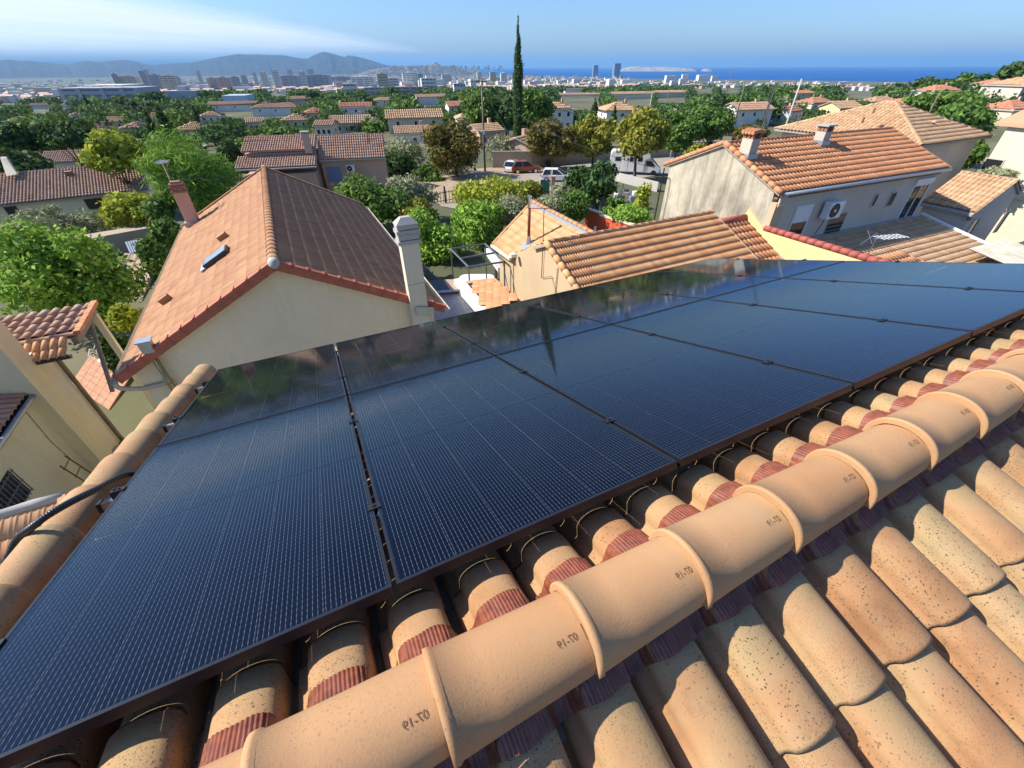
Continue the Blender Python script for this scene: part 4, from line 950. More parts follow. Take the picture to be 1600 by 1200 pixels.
# grey panel fence
fn = thing('mesh_fence', atz(670, 425, -9.4), 'grey panel fence between the cream house and the garden', 'fence')
f0, f1 = atz(652, 404, -8.3), atz(690, 440, -8.3)
for k in range(6):
    x0, x1 = f0+(f1-f0)*(k/6), f0+(f1-f0)*((k+1)/6); dd = nrm(x1-x0); ww = np.linalg.norm(x1-x0)
    part('fence_panel', M['grey_metal'], fn, lambda b: ([b.box((x0+x1)/2-ZV*(.08+.13*i), dd*ww*.47, np.cross(dd, ZV)*.012, ZV*.05) for i in range(10)]))
    part('post', M['zinc'], fn, lambda b: b.tube([x0+ZV*.1, V3(*x0[:2], ground(*x0[:2]))], .035, 6))

# ------------------------------------------------------------------ yellow house at the lower left
y0 = AB(-7.04, 12.75, 0)
h10 = thing('yellow_house', AB(-9, 11, -9.2), 'old yellow rendered house with brown tile eave at the lower left', 'house')
ze = -6.2
def W(b_, z, off=0): return AB(-7.04+off, b_, z)
part('wall', M['yellow_old'], h10, lambda b: b.prism([W(12.7, ze-.12), W(6.0, ze-.12), W(6.0, -9.6), W(12.7, -9.6)], -UA*4))
part('gutter', M['zinc'], h10, lambda b: b.tube([W(12.55, ze, .13), W(6, ze, .13)], .06, 8), smooth=True)
part('gutter_shadow_strip', M['dark_metal'], h10, lambda b: b.box(W(9.3, ze+.02, -.02), UA*.09, NB*3.25, ZV*.03))  # dark strip standing in for the shadow behind the gutter
e10 = W(12.55, ze+.05, .02); vdy = nrm(UA-ZV*.33)
tile_slope(h10, e10-vdy*2.4, -NB, vdy, [(0, 0), (6.2, 0), (6.2, 2.4), (0, 2.4)], 'canal', .20, .40, 'brown_tile', 120, 101, .02)
part('roof_deck', M['mortar'], h10, lambda b: b.prism([e10-ZV*.03, e10-vdy*2.4-ZV*.03, e10-vdy*2.4-NB*6.2-ZV*.03, e10-NB*6.2-ZV*.03], -ZV*.09))
part('pilaster', M['yellow_old'], h10, lambda b: b.bx(AB(-7.25, 12.28, -6.3), .98, .66, 6.8, UA, NB))
M['mauve_shade'] = plaster('mauve_shade', (.42, .36, .34), amt=.3)  # wall face in shadow: its shade is put into the mauve grey
part('upper_wall', M['mauve_shade'], h10, lambda b: b.bx(AB(-8.9, 12.35, -5.2), 2.4, .5, 4.6, UA, NB))
part('second_pilaster', M['cream'], h10, lambda b: b.bx(AB(-7.1, 12.98, -7.6), .60, .66, 4.2, UA, NB))
part('timber_post', M['wood'], h10, lambda b: b.bx(AB(-6.75, 13.36, -7.7), .08, .10, 4.0, UA, NB))
part('wall_crack', M['stamp'], h10, lambda b: b.tube([onp(38, 640, W(0, 0, .012), UA), onp(80, 690, W(0, 0, .012), UA), onp(116, 722, W(0, 0, .012), UA)], .006, 4))
gr = onp(22, 772, W(0, 0, .05), UA)
gw_ = part('window_grille', M['grey_metal'], h10, lambda b: ([b.tube([gr+NB*(x)-ZV*.35, gr+NB*x+ZV*.35], .012, 5) for x in np.linspace(-.42, .42, 8)], [b.tube([gr-NB*.45+ZV*z, gr+NB*.45+ZV*z], .012, 5) for z in (-.3, 0, .3)]))
part('dark_opening', M['dark_glass'], gw_, lambda b: b.box(gr-UA*.045, UA*.004, NB*.42, ZV*.34))
ld = onp(112, 735, W(0, 0, .25), UA)
lad = thing('ladder', V3(*ld[:2], -9), 'small rusty ladder rack leaning at the foot of the yellow wall', 'ladder')
for s in (-1, 1): part('rail', M['rust_pipe'], lad, lambda b: b.tube([ld+NB*.18*s-ZV*1.0+UA*.3, ld+NB*.18*s+ZV*.35], .016, 5))
for k in range(4): part('rung', M['rust_pipe'], lad, lambda b: b.tube([ld-NB*.18+ZV*(.2-.3*k)+UA*.07*k, ld+NB*.18+ZV*(.2-.3*k)+UA*.07*k], .012, 5))
# lower shed roof in the corner
sh = thing('corner_shed', atz(50, 820, -8.6), 'low shed with clay tiles and grey capped ridge in the lower left corner', 'shed')
s0, s1 = atz(100, 775, -5.6), atz(-60, 822, -5.6); du = nrm(s0-s1); dn = np.cross(ZV, du); vds = nrm(-dn-ZV*.38)
tile_slope(sh, s1, du, vds, [(0, 0), (np.linalg.norm(s0-s1), 0), (np.linalg.norm(s0-s1), 1.4), (0, 1.4)], 'flat', .17, .42, 'b4_tile', 60, 111, .0)
part('ridge_cap', M['concrete'], sh, lambda b: b.tube([s1, s1+(s0-s1)*.3+ZV*.012, s1+(s0-s1)*.33, s1+(s0-s1)*.7+ZV*.012, s0], [.08, .085, .075, .085, .07], 10), smooth=True)
part('verge', M['b4_tile'], sh, lambda b: b.box(s0+vds*.7, du*.05, vds*.7, nrm(np.cross(du, vds))*.06))
part('wall', M['yellow_old'], sh, lambda b: b.bx(V3(*((s0+s1)/2+vds*.5)[:2], -7.6), np.linalg.norm(s0-s1)*.95, .8, 3.2, du, dn))
# pergola with tile roof beyond the pilaster
pr_ = thing('tiled_porch', AB(-7, 14, -9.4), 'open tile covered porch with cream posts behind the yellow house', 'porch')
zr_ = -5.4; rp = AB(-6.06, 13.2, zr_)
tile_slope(pr_, AB(-8.6, 14.95, zr_+.06), UA, nrm(-NB-ZV*.035), [(0, 0), (2.62, 0), (2.62, 1.76), (0, 1.76)], 'canal', .24, .40, 'brown_tile', 60, 121, .0)
part('roof_deck', M['wood'], pr_, lambda b: b.prism([AB(-8.6, 14.95, zr_+.03), AB(-6.0, 14.95, zr_+.03), AB(-6.0, 13.2, zr_-.03), AB(-8.6, 13.2, zr_-.03)], -ZV*.06))
tile_slope(pr_, AB(-8.7, 13.15, zr_), UA, nrm(-NB-ZV*.45), [(0, 0), (2.6, 0), (2.6, .62), (0, .62)], 'canal', .17, .31, 'b4_tile', 60, 122, .0)
caps(pr_, AB(-8.7, 13.18, zr_+.01), AB(-6.05, 13.18, zr_+.01), .075, .42, 'brown_tile', True)
for k in range(9): part('verge_tile', M['b2_tile'], pr_, lambda b: b.box(AB(-5.97, 13.22+.2*k+.1, zr_+.03+.007*k), UA*.07, nrm(NB+ZV*.035)*.098, ZV*(.05+.004*(k % 2))))
part('gutter', M['dark_metal'], pr_, lambda b: b.tube([AB(-8.6, 12.62, zr_-.30), AB(-6.1, 12.62, zr_-.30)], .06, 8))
for (a_, b_) in ((-6.1, 14.85),): part('post', M['cream'], pr_, lambda b: b.bx(AB(a_, b_, -7.4), .15, .15, 3.9, UA, NB))
part('beam', M['grey_wood'], pr_, lambda b: b.box(AB(-6.08, 14.05, zr_-.12), UA*.06, nrm(NB+ZV*.035)*.9, ZV*.10))
part('brace', M['grey_wood'], pr_, lambda b: b.tube([AB(-6.16, 14.7, zr_-.15), AB(-6.16, 13.3, zr_-1.9)], .055, 6))
# terrace with table and wrought iron chair
tz = ground(-13.5, 11)+.05
ter = thing('terrace', atz(150, 590, tz), 'sunlit terracotta paved terrace in the alley', 'terrace')
tp4 = [atz(x, y, tz) for x, y in ((110, 600), (140, 555), (205, 585), (170, 640))]
c_t = np.mean(tp4, axis=0)
for i in range(6):
    for j in range(6):
        def bl(a, b_): return (tp4[0]*(1-a)+tp4[1]*a)*(1-b_)+(tp4[3]*(1-a)+tp4[2]*a)*b_
        part('paving_tile', M['terracotta_paving'], ter, lambda b: b.prism([bl((i+x)/6, (j+y)/6) for x, y in ((.02, .02), (.98, .02), (.98, .98), (.02, .98))], -ZV*.05))
wc = thing('iron_chair', atz(176, 575, tz), 'white wrought iron garden chair with scrolled back on the terrace', 'chair')
cq = atz(177, 577, tz)
part('seat', M['white_paint'], wc, lambda b: b.prism([cq+V3(.24*math.cos(t), .24*math.sin(t), .46) for t in np.linspace(0, 6.28, 14, endpoint=False)], ZV*.03))
for t in (.78, 2.36, 3.93, 5.5): part('leg', M['white_paint'], wc, lambda b: b.tube([cq+V3(.2*math.cos(t), .2*math.sin(t), .46), cq+V3(.26*math.cos(t), .26*math.sin(t), 0)], .016, 5))
def scroll(b):
    for s in (-1, 1):
        b.tube([cq+V3(-.2, s*(.02+.13-.13*math.cos(t)*(1-t/9)), .72+.16*math.sin(t)*(1-t/9)) for t in np.linspace(0, 7, 26)], .012, 5)
        b.tube([cq+V3(-.2, s*.25, .48), cq+V3(-.21, s*.3, .8), cq+V3(-.2, s*.12, .98), cq+V3(-.2, 0, .9)], .014, 5)
part('backrest', M['white_paint'], wc, scroll)
# vegetable plot
vp = tag(MB().prism([atz(x, y, ground(-20, 20)+.06) for x, y in ((150, 460), (195, 395), (245, 400), (222, 470))], -ZV*.2).build('soil_bed', M['soil']), kind='structure')
for k in range(3):
    a0_, a1_ = atz(168+18*k, 470, ground(-20, 20)-.04), atz(203+12*k, 400, ground(-20, 20)-.04)
    tag(MB().tube([a0_, a1_], .16, 8).build('soil_ridge', M['soil'], smooth=True), kind='structure')
ls = thing('greenhouse_lid', atz(205, 383, -9.8), 'grey slatted cold frame lid at the end of the vegetable plot', 'cold frame')
lp = [atz(x, y, -9.3) for x, y in ((195, 378), (222, 372), (228, 388), (203, 396))]
for k in range(7):
    a, b_ = k/7, (k+.75)/7; part('slat', M['zinc'], ls, lambda b: b.prism([lp[0]*(1-a)+lp[1]*a, lp[0]*(1-b_)+lp[1]*b_, lp[3]*(1-b_)+lp[2]*b_, lp[3]*(1-a)+lp[2]*a], -ZV*.03))
gwl = thing('garden_wall', atz(200, 360, -10), 'low grey stone garden wall left of the cream house', 'wall')
part('wall', M['stone_wall'], gwl, lambda b: b.prism([atz(0, 392, -9.3), atz(100, 372, -9.3), atz(232, 350, -9.3), atz(232, 356, -9.3), atz(100, 380, -9.3), atz(0, 402, -9.3)], -ZV*1.3))

tag(MB().prism([AB(-6.9, 6, -8.84), AB(-1.4, 6, -8.84), AB(-1.4, 10.9, -8.84), AB(-4.6, 10.9, -8.84), AB(-4.6, 12.9, -8.84), AB(-6.9, 12.9, -8.84)], -ZV*.4).build('alley_paving', M['concrete']), kind='structure')
# ------------------------------------------------------------------ leaves
M['leaf_bright'] = leaf_mat('leaf_bright', [(0.097, 0.216, 0.030), (0.209, 0.406, 0.051), (0.364, 0.600, 0.075), (0.502, 0.600, 0.128)])
M['leaf_dark'] = leaf_mat('leaf_dark', [(0.030, 0.067, 0.023), (0.059, 0.123, 0.036), (0.111, 0.191, 0.054)], .15)
M['leaf_mid'] = leaf_mat('leaf_mid', [(0.061, 0.128, 0.030), (0.126, 0.229, 0.046), (0.223, 0.342, 0.071)], .25)
M['leaf_olive'] = leaf_mat('leaf_olive', [(0.196, 0.216, 0.115), (0.335, 0.355, 0.203), (0.531, 0.532, 0.331)], .15)
M['leaf_lime'] = leaf_mat('leaf_lime', [(0.196, 0.254, 0.030), (0.475, 0.507, 0.051), (0.600, 0.600, 0.088)], .3)
M['leaf_rust'] = leaf_mat('leaf_rust', [(.10, .10, .03), (.22, .12, .035), (.13, .16, .035), (.26, .16, .05), (.11, .15, .035)], .25)
M['leaf_gold'] = leaf_mat('leaf_gold', [(0.126, 0.178, 0.030), (0.279, 0.291, 0.046), (0.475, 0.381, 0.055), (0.335, 0.304, 0.051)], .25)
M['leaf_pine'] = leaf_mat('leaf_pine', [(0.039, 0.081, 0.027), (0.073, 0.138, 0.041), (0.135, 0.212, 0.067)], .12)
M['leaf_needle'] = leaf_mat('leaf_needle', [(0.112, 0.216, 0.030), (0.252, 0.432, 0.055), (0.419, 0.600, 0.102)], .25)
def leaf_quads(clumps, n, size, seed, aspect=.6, inner=.55, upb=.25):
    rg = np.random.default_rng(seed); cl = np.array(clumps, float)
    w = cl[:, 3]*cl[:, 4]+cl[:, 4]*cl[:, 5]+cl[:, 3]*cl[:, 5]; ix = rg.choice(len(cl), n, p=w/w.sum()); c = cl[ix]
    d = rg.normal(size=(n, 3)); d /= np.linalg.norm(d, axis=1)[:, None]
    rad = inner+(1.06-inner)*rg.random(n)**.6; rad *= 1+.15*rg.normal(size=n)
    P = c[:, :3]+d*c[:, 3:6]*rad[:, None]
    nr = d*.9+rg.normal(size=(n, 3))*.75+np.array([0, 0, upb]); nr /= np.linalg.norm(nr, axis=1)[:, None]
    t = np.cross(nr, rg.normal(size=(n, 3))); t /= np.linalg.norm(t, axis=1)[:, None]; b = np.cross(nr, t)
    s = size*(.6+.8*rg.random(n))[:, None]
    V = np.stack([P-t*s, P+b*s*aspect, P+t*s, P-b*s*aspect], 1).reshape(-1, 3)
    Fq = np.arange(4*n).reshape(n, 4); return V, Fq
def clumps_in(c, rx, ry, rz, k, seed, f=.42, flat=1.0):
    rg = random.Random(seed); out = []
    for i in range(k):
        while True:
            p = [rg.uniform(-1, 1) for _ in range(3)]
            if .15 < sum(q*q for q in p) < 1: break
        g = f*rg.uniform(.45, 1.4)
        out.append((c[0]+p[0]*rx*(1-g*.8), c[1]+p[1]*ry*(1-g*.8), c[2]+p[2]*rz*(1-g*.7), rx*g, ry*g, rz*g*flat))
    return out
def tree(name, label, base, c, rx, rz, mat, n, size, seed, k=14, f=.42, ry=None, cat='tree', trunk=.12, group=None, aspect=.6, inner=.5, limbs=5, cl=None):
    t = thing(name, base, label, cat, group); ry = ry or rx
    cl = cl or clumps_in(c, rx, ry, rz, k, seed, f)
    V, Fq = leaf_quads(cl, n, size, seed, aspect, inner); new_obj('crown', np_mesh('crown', V-ORG[t.name], Fq, M[mat]), t)
    rg = random.Random(seed+7); b = MB(); base = np.asarray(base, float); top = V3(c[0], c[1], c[2]+.1*rz)
    mid = base*.55+top*.45+V3(rg.uniform(-.1, .1)*rx, rg.uniform(-.1, .1)*rx, 0)
    b.tube([base-ZV*.2, base*.8+mid*.2, mid, top], [trunk*1.25, trunk, trunk*.75, trunk*.3], 8)
    for q in rg.sample(cl, min(limbs, len(cl))): b.tube([mid, (mid+V3(*q[:3]))/2-ZV*.05*rz, V3(*q[:3])], [trunk*.5, trunk*.35, trunk*.12], 6)
    b.build('trunk', M['trunk'], t, smooth=True); return t
def tree_px(name, label, cx, yt, yb, hw, r, mat, n, size, seed, basepx=None, **k):
    X = at_r(cx, (yt+yb)/2, r); zt, zb = up_to(X, yt), up_to(X, yb); dep = X@FW; rx = hw*dep/F
    c = V3(X[0], X[1], (zt+zb)/2)
    if basepx:
        q = at_r(basepx[0], basepx[1], r); base = V3(q[0], q[1], ground(q[0], q[1]))
    else: base = V3(X[0], X[1], ground(X[0], X[1]))
    return tree(name, label, base, c, rx, (zt-zb)/2, mat, n, size, seed, **k)
T = tree_px
T('garden_tree', 'large bright green leafy tree in the left garden by the soil bed', 92, 345, 505, 98, 26, 'leaf_bright', 15000, .13, 1, (143, 470), k=26, f=.34, trunk=.2, limbs=9, aspect=.45)
T('bright_pine', 'bushy bright green pine behind the pink chimney', 288, 203, 330, 74, 42, 'leaf_needle', 15000, .26, 2, k=20, f=.42, aspect=.12, trunk=.2)
T('yellow_green_tree', 'yellow green broadleaf tree between long brown roof and bright pine', 172, 205, 268, 46, 56, 'leaf_lime', 6000, .24, 3, k=14)
T('dark_conifer', 'dark spreading conifer above the long brown roof at the left edge', 30, 232, 300, 48, 72, 'leaf_pine', 5000, .3, 4, k=12)
T('dark_tree', 'dark green tree above the small tile roof, far left', 100, 188, 235, 46, 92, 'leaf_dark', 4000, .36, 5)  # tree with dark green leaves
T('dark_tree', 'dark wide tree at the left edge under the power line', 16, 192, 245, 38, 95, 'leaf_dark', 4000, .36, 6)
T('olive_bush', 'grey green olive bush in front of the long brown roof wall', 95, 318, 375, 62, 46, 'leaf_olive', 6000, .17, 7, cat='bush', trunk=.08, aspect=.3)
T('garden_shrub', 'bright green shrub below the right end of long brown roof', 208, 300, 352, 46, 44, 'leaf_lime', 5000, .17, 8, cat='shrub', trunk=.06)
T('garden_shrub', 'rounded green shrub left of the pink chimney', 250, 298, 345, 26, 40, 'leaf_mid', 3000, .16, 9, cat='shrub', trunk=.06)
T('hedge_shrub', 'grey green hedge shrub along the left eave of the cream house', 262, 332, 400, 26, 30, 'leaf_mid', 4000, .12, 10, cat='shrub', trunk=.05)
T('hedge_shrub', 'lower hedge shrub beside the soil bed and left eave', 246, 372, 440, 22, 26, 'leaf_mid', 3500, .11, 11, cat='shrub', trunk=.05)
T('flower_bush', 'small yellowish bush behind the tiled porch', 194, 478, 516, 24, 19.5, 'leaf_lime', 2000, .09, 12, cat='bush', trunk=.03)
T('flower_bush', 'dark low bush between tiled porch and cream house', 180, 515, 580, 26, 17, 'leaf_dark', 2200, .09, 13, cat='bush', trunk=.03)
T('laurel_bush', 'big dark laurel right of the cream house roof', 585, 272, 352, 64, 33, 'leaf_mid', 7000, .15, 14, cat='bush', k=18, trunk=.07)
T('laurel_bush', 'grey green bush in front of the blue shuttered wall', 638, 270, 335, 44, 37, 'leaf_olive', 4500, .15, 15, cat='bush', trunk=.06, aspect=.4)
T('laurel_bush', 'light green bush hugging the far eave of the cream house', 555, 283, 325, 40, 36, 'leaf_bright', 3000, .15, 16, cat='bush', trunk=.05)
T('hedge_bush', 'tall bright hedge bush next to the white chimney stack', 672, 325, 425, 52, 26, 'leaf_bright', 7000, .12, 17, cat='bush', k=20, f=.36, trunk=.05)
T('hedge_bush', 'bright green hedge bush behind the pergola frame', 748, 312, 398, 56, 29, 'leaf_bright', 7000, .13, 18, cat='bush', k=20, f=.36, trunk=.05)
T('hedge_bush', 'hedge bush with a few orange leaves near the black gate', 655, 305, 370, 36, 31, 'leaf_gold', 3500, .13, 19, cat='bush', trunk=.05)
T('yellow_bush', 'large yellow green bush in the middle of the garden', 762, 264, 345, 60, 37, 'leaf_lime', 7500, .15, 20, cat='bush', k=20, f=.38, trunk=.06)
T('yellow_bush', 'orange tinted bush beside the parked brown car', 818, 274, 322, 30, 41, 'leaf_gold', 3000, .15, 21, cat='bush', trunk=.05)
T('grey_bush', 'grey green rosemary bush left of the rusty flue', 800, 303, 345, 36, 31, 'leaf_olive', 3500, .11, 22, cat='bush', trunk=.04, aspect=.3)
T('grey_bush', 'grey green bush behind the rusty flue, right side', 856, 299, 335, 28, 30, 'leaf_olive', 2600, .11, 23, cat='bush', trunk=.04, aspect=.3)
T('round_bush', 'round deep green bush left of the red wall', 894, 297, 350, 28, 30, 'leaf_mid', 4500, .10, 24, cat='bush', trunk=.05)
T('magnolia_tree', 'glossy dark leaved tree standing in the yard before the motorhome', 926, 247, 312, 41, 42, 'leaf_dark', 4500, .22, 25, (932, 330), k=16, trunk=.13, limbs=8)
T('yard_shrub', 'green shrub at the foot of the stained gable', 985, 318, 352, 34, 30, 'leaf_bright', 2600, .10, 26, cat='shrub', trunk=.04)
T('yard_shrub', 'straggly vine growing up beside the grey pole', 1002, 285, 335, 18, 35, 'leaf_lime', 900, .13, 27, cat='shrub', trunk=.03, inner=.1)
T('yard_shrub', 'low dark shrub right of the wheelie bins', 960, 305, 345, 22, 33, 'leaf_mid', 1800, .11, 28, cat='shrub', trunk=.04)
T('verge_bush', 'low green bush at the edge of the dirt drive', 735, 285, 315, 24, 44, 'leaf_mid', 2200, .16, 71, cat='bush', trunk=.04)
T('verge_bush', 'olive bush before the white car', 880, 285, 312, 22, 46, 'leaf_olive', 2000, .15, 72, cat='bush', trunk=.04, aspect=.35)
T('verge_bush', 'dark bush left of the autumn tree trunk', 668, 258, 292, 26, 60, 'leaf_mid', 2400, .2, 73, cat='bush', trunk=.05)
T('verge_bush', 'green bush at the boundary wall beyond the cars', 845, 240, 264, 20, 72, 'leaf_mid', 1800, .22, 74, cat='bush', trunk=.05)
T('verge_bush', 'yellowing bush under the last plane tree', 1090, 225, 248, 24, 68, 'leaf_gold', 2000, .2, 75, cat='bush', trunk=.05)
T('autumn_tree', 'orange red autumn tree beside the tall utility pole', 704, 190, 268, 52, 62, 'leaf_rust', 8000, .24, 29, (716, 283), k=20, f=.36, trunk=.16, limbs=8)
pl = ['reddish plane tree at the left of the roadside row', 'yellow green plane tree, second in the roadside row', 'golden plane tree standing right before the motorhome', 'green plane tree right of the motorhome', 'last dense green plane tree of the row, before the white house']
for i, (cx, yt, yb, hw, r, m_, bp) in enumerate(((862, 187, 250, 42, 68, 'leaf_rust', (864, 262)), (927, 180, 243, 40, 70, 'leaf_gold', (926, 258)), (1003, 171, 246, 43, 61, 'leaf_gold', (992, 277)), (1060, 172, 236, 36, 76, 'leaf_mid', (1054, 255)), (1112, 163, 228, 42, 80, 'leaf_mid', (1112, 250)))):
    T('plane_tree', pl[i], cx, yt, yb, hw, r, m_, 6500, .27, 40+i, bp, k=18, f=.38, trunk=.2, limbs=8, group='plane trees along the road')
T('plane_tree', 'small rusty tree half hidden by the near orange roof chimney', 1172, 188, 232, 26, 80, 'leaf_rust', 2500, .27, 46, k=12, trunk=.15)
T('roadside_tree', 'dense green tree behind the tall utility pole', 752, 143, 200, 40, 112, 'leaf_mid', 4500, .4, 47, trunk=.2)
T('roadside_tree', 'green tree just right of the tall cypress', 836, 132, 200, 28, 108, 'leaf_mid', 4000, .38, 48, trunk=.2)
T('roadside_tree', 'dark tree just left of the tall cypress', 790, 150, 205, 22, 110, 'leaf_dark', 3000, .38, 49, trunk=.2)
T('olive_tree', 'grey olive tree beside the utility pole base', 782, 213, 262, 36, 78, 'leaf_olive', 3500, .24, 50, aspect=.35)
T('olive_tree', 'grey green tree right of the pink house', 632, 214, 262, 38, 72, 'leaf_olive', 3800, .24, 51, aspect=.35)
T('olive_tree', 'dark green tree at the pink house corner', 622, 232, 285, 30, 62, 'leaf_dark', 3500, .2, 52)
T('olive_tree', 'grey olive under the autumn tree', 700, 236, 282, 36, 66, 'leaf_olive', 2800, .22, 53, aspect=.35)
T('small_conifer', 'dark tree squeezed between bright pine and pink house', 365, 222, 285, 24, 62, 'leaf_dark', 3500, .22, 54)
T('far_right_tree', 'large green tree left of the pale building at the right', 1500, 150, 225, 50, 64, 'leaf_mid', 7000, .25, 55, k=20, f=.38, trunk=.2)
T('far_right_tree', 'green bush between grey hip roof house and pale building', 1520, 215, 262, 18, 50, 'leaf_mid', 2500, .18, 56, cat='bush')
T('far_right_tree', 'tall dark tree breaking the horizon at the right edge', 1592, 94, 130, 22, 230, 'leaf_pine', 3000, .8, 57, trunk=.4)
T('far_right_tree', 'broad green tree above the orange hip roof at right', 1480, 140, 175, 50, 105, 'leaf_mid', 5000, .4, 58, k=16)
# low planting right of the annex
T('wall_creeper', 'scrubby plants on the wall below the pale building', 1560, 262, 280, 26, 42, 'leaf_olive', 1200, .12, 59, cat='shrub', trunk=.03)
# cypresses
def cypress(label, cx, yt, yb, hw, r, n, size, seed, mat='leaf_dark', group=None):
    X = at_r(cx, yb, r); zt = up_to(X, yt); zb = ground(X[0], X[1]); rx = hw*(X@FW)/F; h = zt-zb
    cl = []
    for i in range(16):
        q = i/15; w = rx*(1.0-.15*(1-q) if q < .55 else max(.10, 1-((q-.55)/.45)**1.3)); cl.append((X[0]+.1*rx*math.sin(i*2.1), X[1]+.1*rx*math.cos(i*1.7), zb+.04*h+h*.93*q, w, w, h*.06))
    return tree('cypress_tree', label, V3(X[0], X[1], zb), V3(X[0], X[1], zb+h*.5), rx, h*.4, mat, n, size, seed, cl=cl, trunk=.16, limbs=0, aspect=.35, inner=.6, group=group)
cypress('very tall slender cypress rising above the horizon near the centre', 809, 29, 214, 7.2, 98, 12000, .2, 60, 'leaf_pine')
cypress('pointed dark cypress left of the bright pine', 266, 163, 215, 12, 120, 2500, .5, 61)
cypress('second dark cypress leaning behind the yellow green tree', 243, 172, 212, 8, 130, 1800, .5, 62)
cypress('small cypress in front of the white hip roof house', 958, 165, 196, 4, 120, 900, .4, 63)
cypress('dark cypress right of the white tower house', 928, 152, 182, 5, 140, 1000, .45, 64)
cypress('slim cypress in a dark group below the cream blocks', 312, 165, 196, 4, 190, 900, .6, 65)
cypress('thin cypress left of the long white building', 138, 147, 164, 4, 330, 700, .9, 66)
cypress('dark cypress beside the yellow gable house', 1127, 145, 168, 7, 150, 1200, .5, 67)

# ------------------------------------------------------------------ pink house with blue shutters
u11, n11 = dirs(13.5); h_ = 6.0
AR = V3(-3.536, 8.80, -1)*h_; LR_ = 1.155*h_; sR = .56
h11 = thing('pink_house', V3(*(AR-n11*3)[:2], -11.8), 'pink rendered house with stepped brown tile roofs and blue shutters', 'house')
vdR = nrm(-n11-ZV*sR); wR = .55*h_; vB = nrm(n11-ZV*sR)
tile_slope(h11, AR, u11, vdR, [(0, 0), (LR_, 0), (LR_, wR*1.15), (0, wR*1.15)], 'canal', .24, .42, 'brown_tile', 0, 201, .0)
tile_slope(h11, AR, u11, vB, [(0, 0), (LR_, 0), (LR_, 2.4), (0, 2.4)], 'canal', .24, .42, 'brown_tile', 0, 202, .0)
caps(h11, AR, AR+u11*LR_, .11, .4, 'brown_tile', False)
part('roof_deck', M['mortar'], h11, lambda b: (b.prism([AR-ZV*.03, AR+u11*LR_-ZV*.03, AR+u11*LR_+vdR*wR*1.15-ZV*.03, AR+vdR*wR*1.15-ZV*.03], -ZV*.1), b.prism([AR-ZV*.03, AR+u11*LR_-ZV*.03, AR+u11*LR_+vB*2.4-ZV*.03, AR+vB*2.4-ZV*.03], -ZV*.1)))
AL_ = at_r(386, 214, np.linalg.norm((AR-u11*7.2)[:2])); AL_ = V3(*(AR-u11*7.3+n11*.2)[:2], AR[2]+.12)
LL_ = 7.25; sLl = .30; wLl = 3.2; vdL = nrm(-n11-ZV*sLl)
tile_slope(h11, AL_, u11, vdL, [(0, 0), (LL_, 0), (LL_, wLl), (0, wLl)], 'canal', .24, .42, 'brown_tile', 0, 203, .0)
part('upper_deck', M['salmon'], h11, lambda b: b.prism([AL_-ZV*.03, AL_+u11*LL_-ZV*.03, AL_+u11*LL_+vdL*wLl-ZV*.03, AL_+vdL*wLl-ZV*.03], -ZV*.12))
caps(h11, AL_, AL_+u11*LL_, .11, .4, 'brown_tile', False)
part('upper_wall', M['pink'], h11, lambda b: b.bx(V3(*(AL_+u11*LL_/2-n11*1.4)[:2], -9.2), LL_-.3, 2.9, 4.2, u11, n11))
AM = AL_-n11*2.95-ZV*(sLl*2.95+.55); vdM = nrm(-n11-ZV*.30)
tile_slope(h11, AM, u11, vdM, [(-.4, 0), (LL_, 0), (LL_, 2.7), (-.4, 2.7)], 'canal', .24, .42, 'brown_tile', 0, 204, .0)
part('lower_deck', M['mortar'], h11, lambda b: b.prism([AM-u11*.4-ZV*.03, AM+u11*LL_-ZV*.03, AM+u11*LL_+vdM*2.7-ZV*.03, AM-u11*.4+vdM*2.7-ZV*.03], -ZV*.12))
part('lower_wall', M['pink'], h11, lambda b: b.bx(V3(*(AM+u11*LL_/2-n11*1.2)[:2], -10.3), LL_-.5, 2.2, 3.2, u11, n11))
wf = AR-n11*(wR-.3)
part('wall', M['pink'], h11, lambda b: b.prism([wf+u11*.15-ZV*(sR*(wR-.3)+.08), AR+u11*.15-ZV*.15, AR+n11*1.8+u11*.15-ZV*(sR*1.8+.1), V3(*(AR+n11*1.8+u11*.15)[:2], -12), V3(*(wf+u11*.15)[:2], -12)], u11*(LR_-.3)))
for s, x in ((-1, 517.5), (1, 528)):
    cq2 = onp(x, 272, wf-n11*.0, n11)
    sh_ = part('shutter', M['shutter'], h11, lambda b: b.box(cq2-n11*.04, u11*.38, n11*.03, ZV*.75), bevel=.01)
    for k in range(3): part('batten', M['shutter'], sh_, lambda b: b.box(cq2-n11*.08+ZV*(.5-.5*k), u11*.34, n11*.012, ZV*.04))
ac_unit(h11, onp(548, 262, wf, n11), u11, -n11, .85, .65, .32)
cch = onp(482, 232, AL_, ZV+n11*-sLl)
c11 = chimney(h11, cch, u11, n11, .7, .6, cch[2]-.4, up_to(cch, 206)-.15, 'salmon')
part('chimney_cap', M['concrete'], c11, lambda b: b.box(V3(cch[0], cch[1], up_to(cch, 206)), u11*.42, n11*.36, ZV*.06))
part('tv_aerial', M['dark_metal'], h11, lambda b: (b.tube([onp(577, 226, AR, ZV+n11*-sR), onp(577, 226, AR, ZV+n11*-sR)+ZV*1.3], .025, 5), b.tube([onp(577, 226, AR, ZV+n11*-sR)+ZV*.5-u11*.2, onp(577, 226, AR, ZV+n11*-sR)+ZV*.45+u11*.9], .02, 5)))
part('gutter', M['beige_pvc'], h11, lambda b: b.tube([AR+vdR*wR*1.15-ZV*.08, AR+vdR*wR*1.15+u11*LR_-ZV*.08], .07, 6))

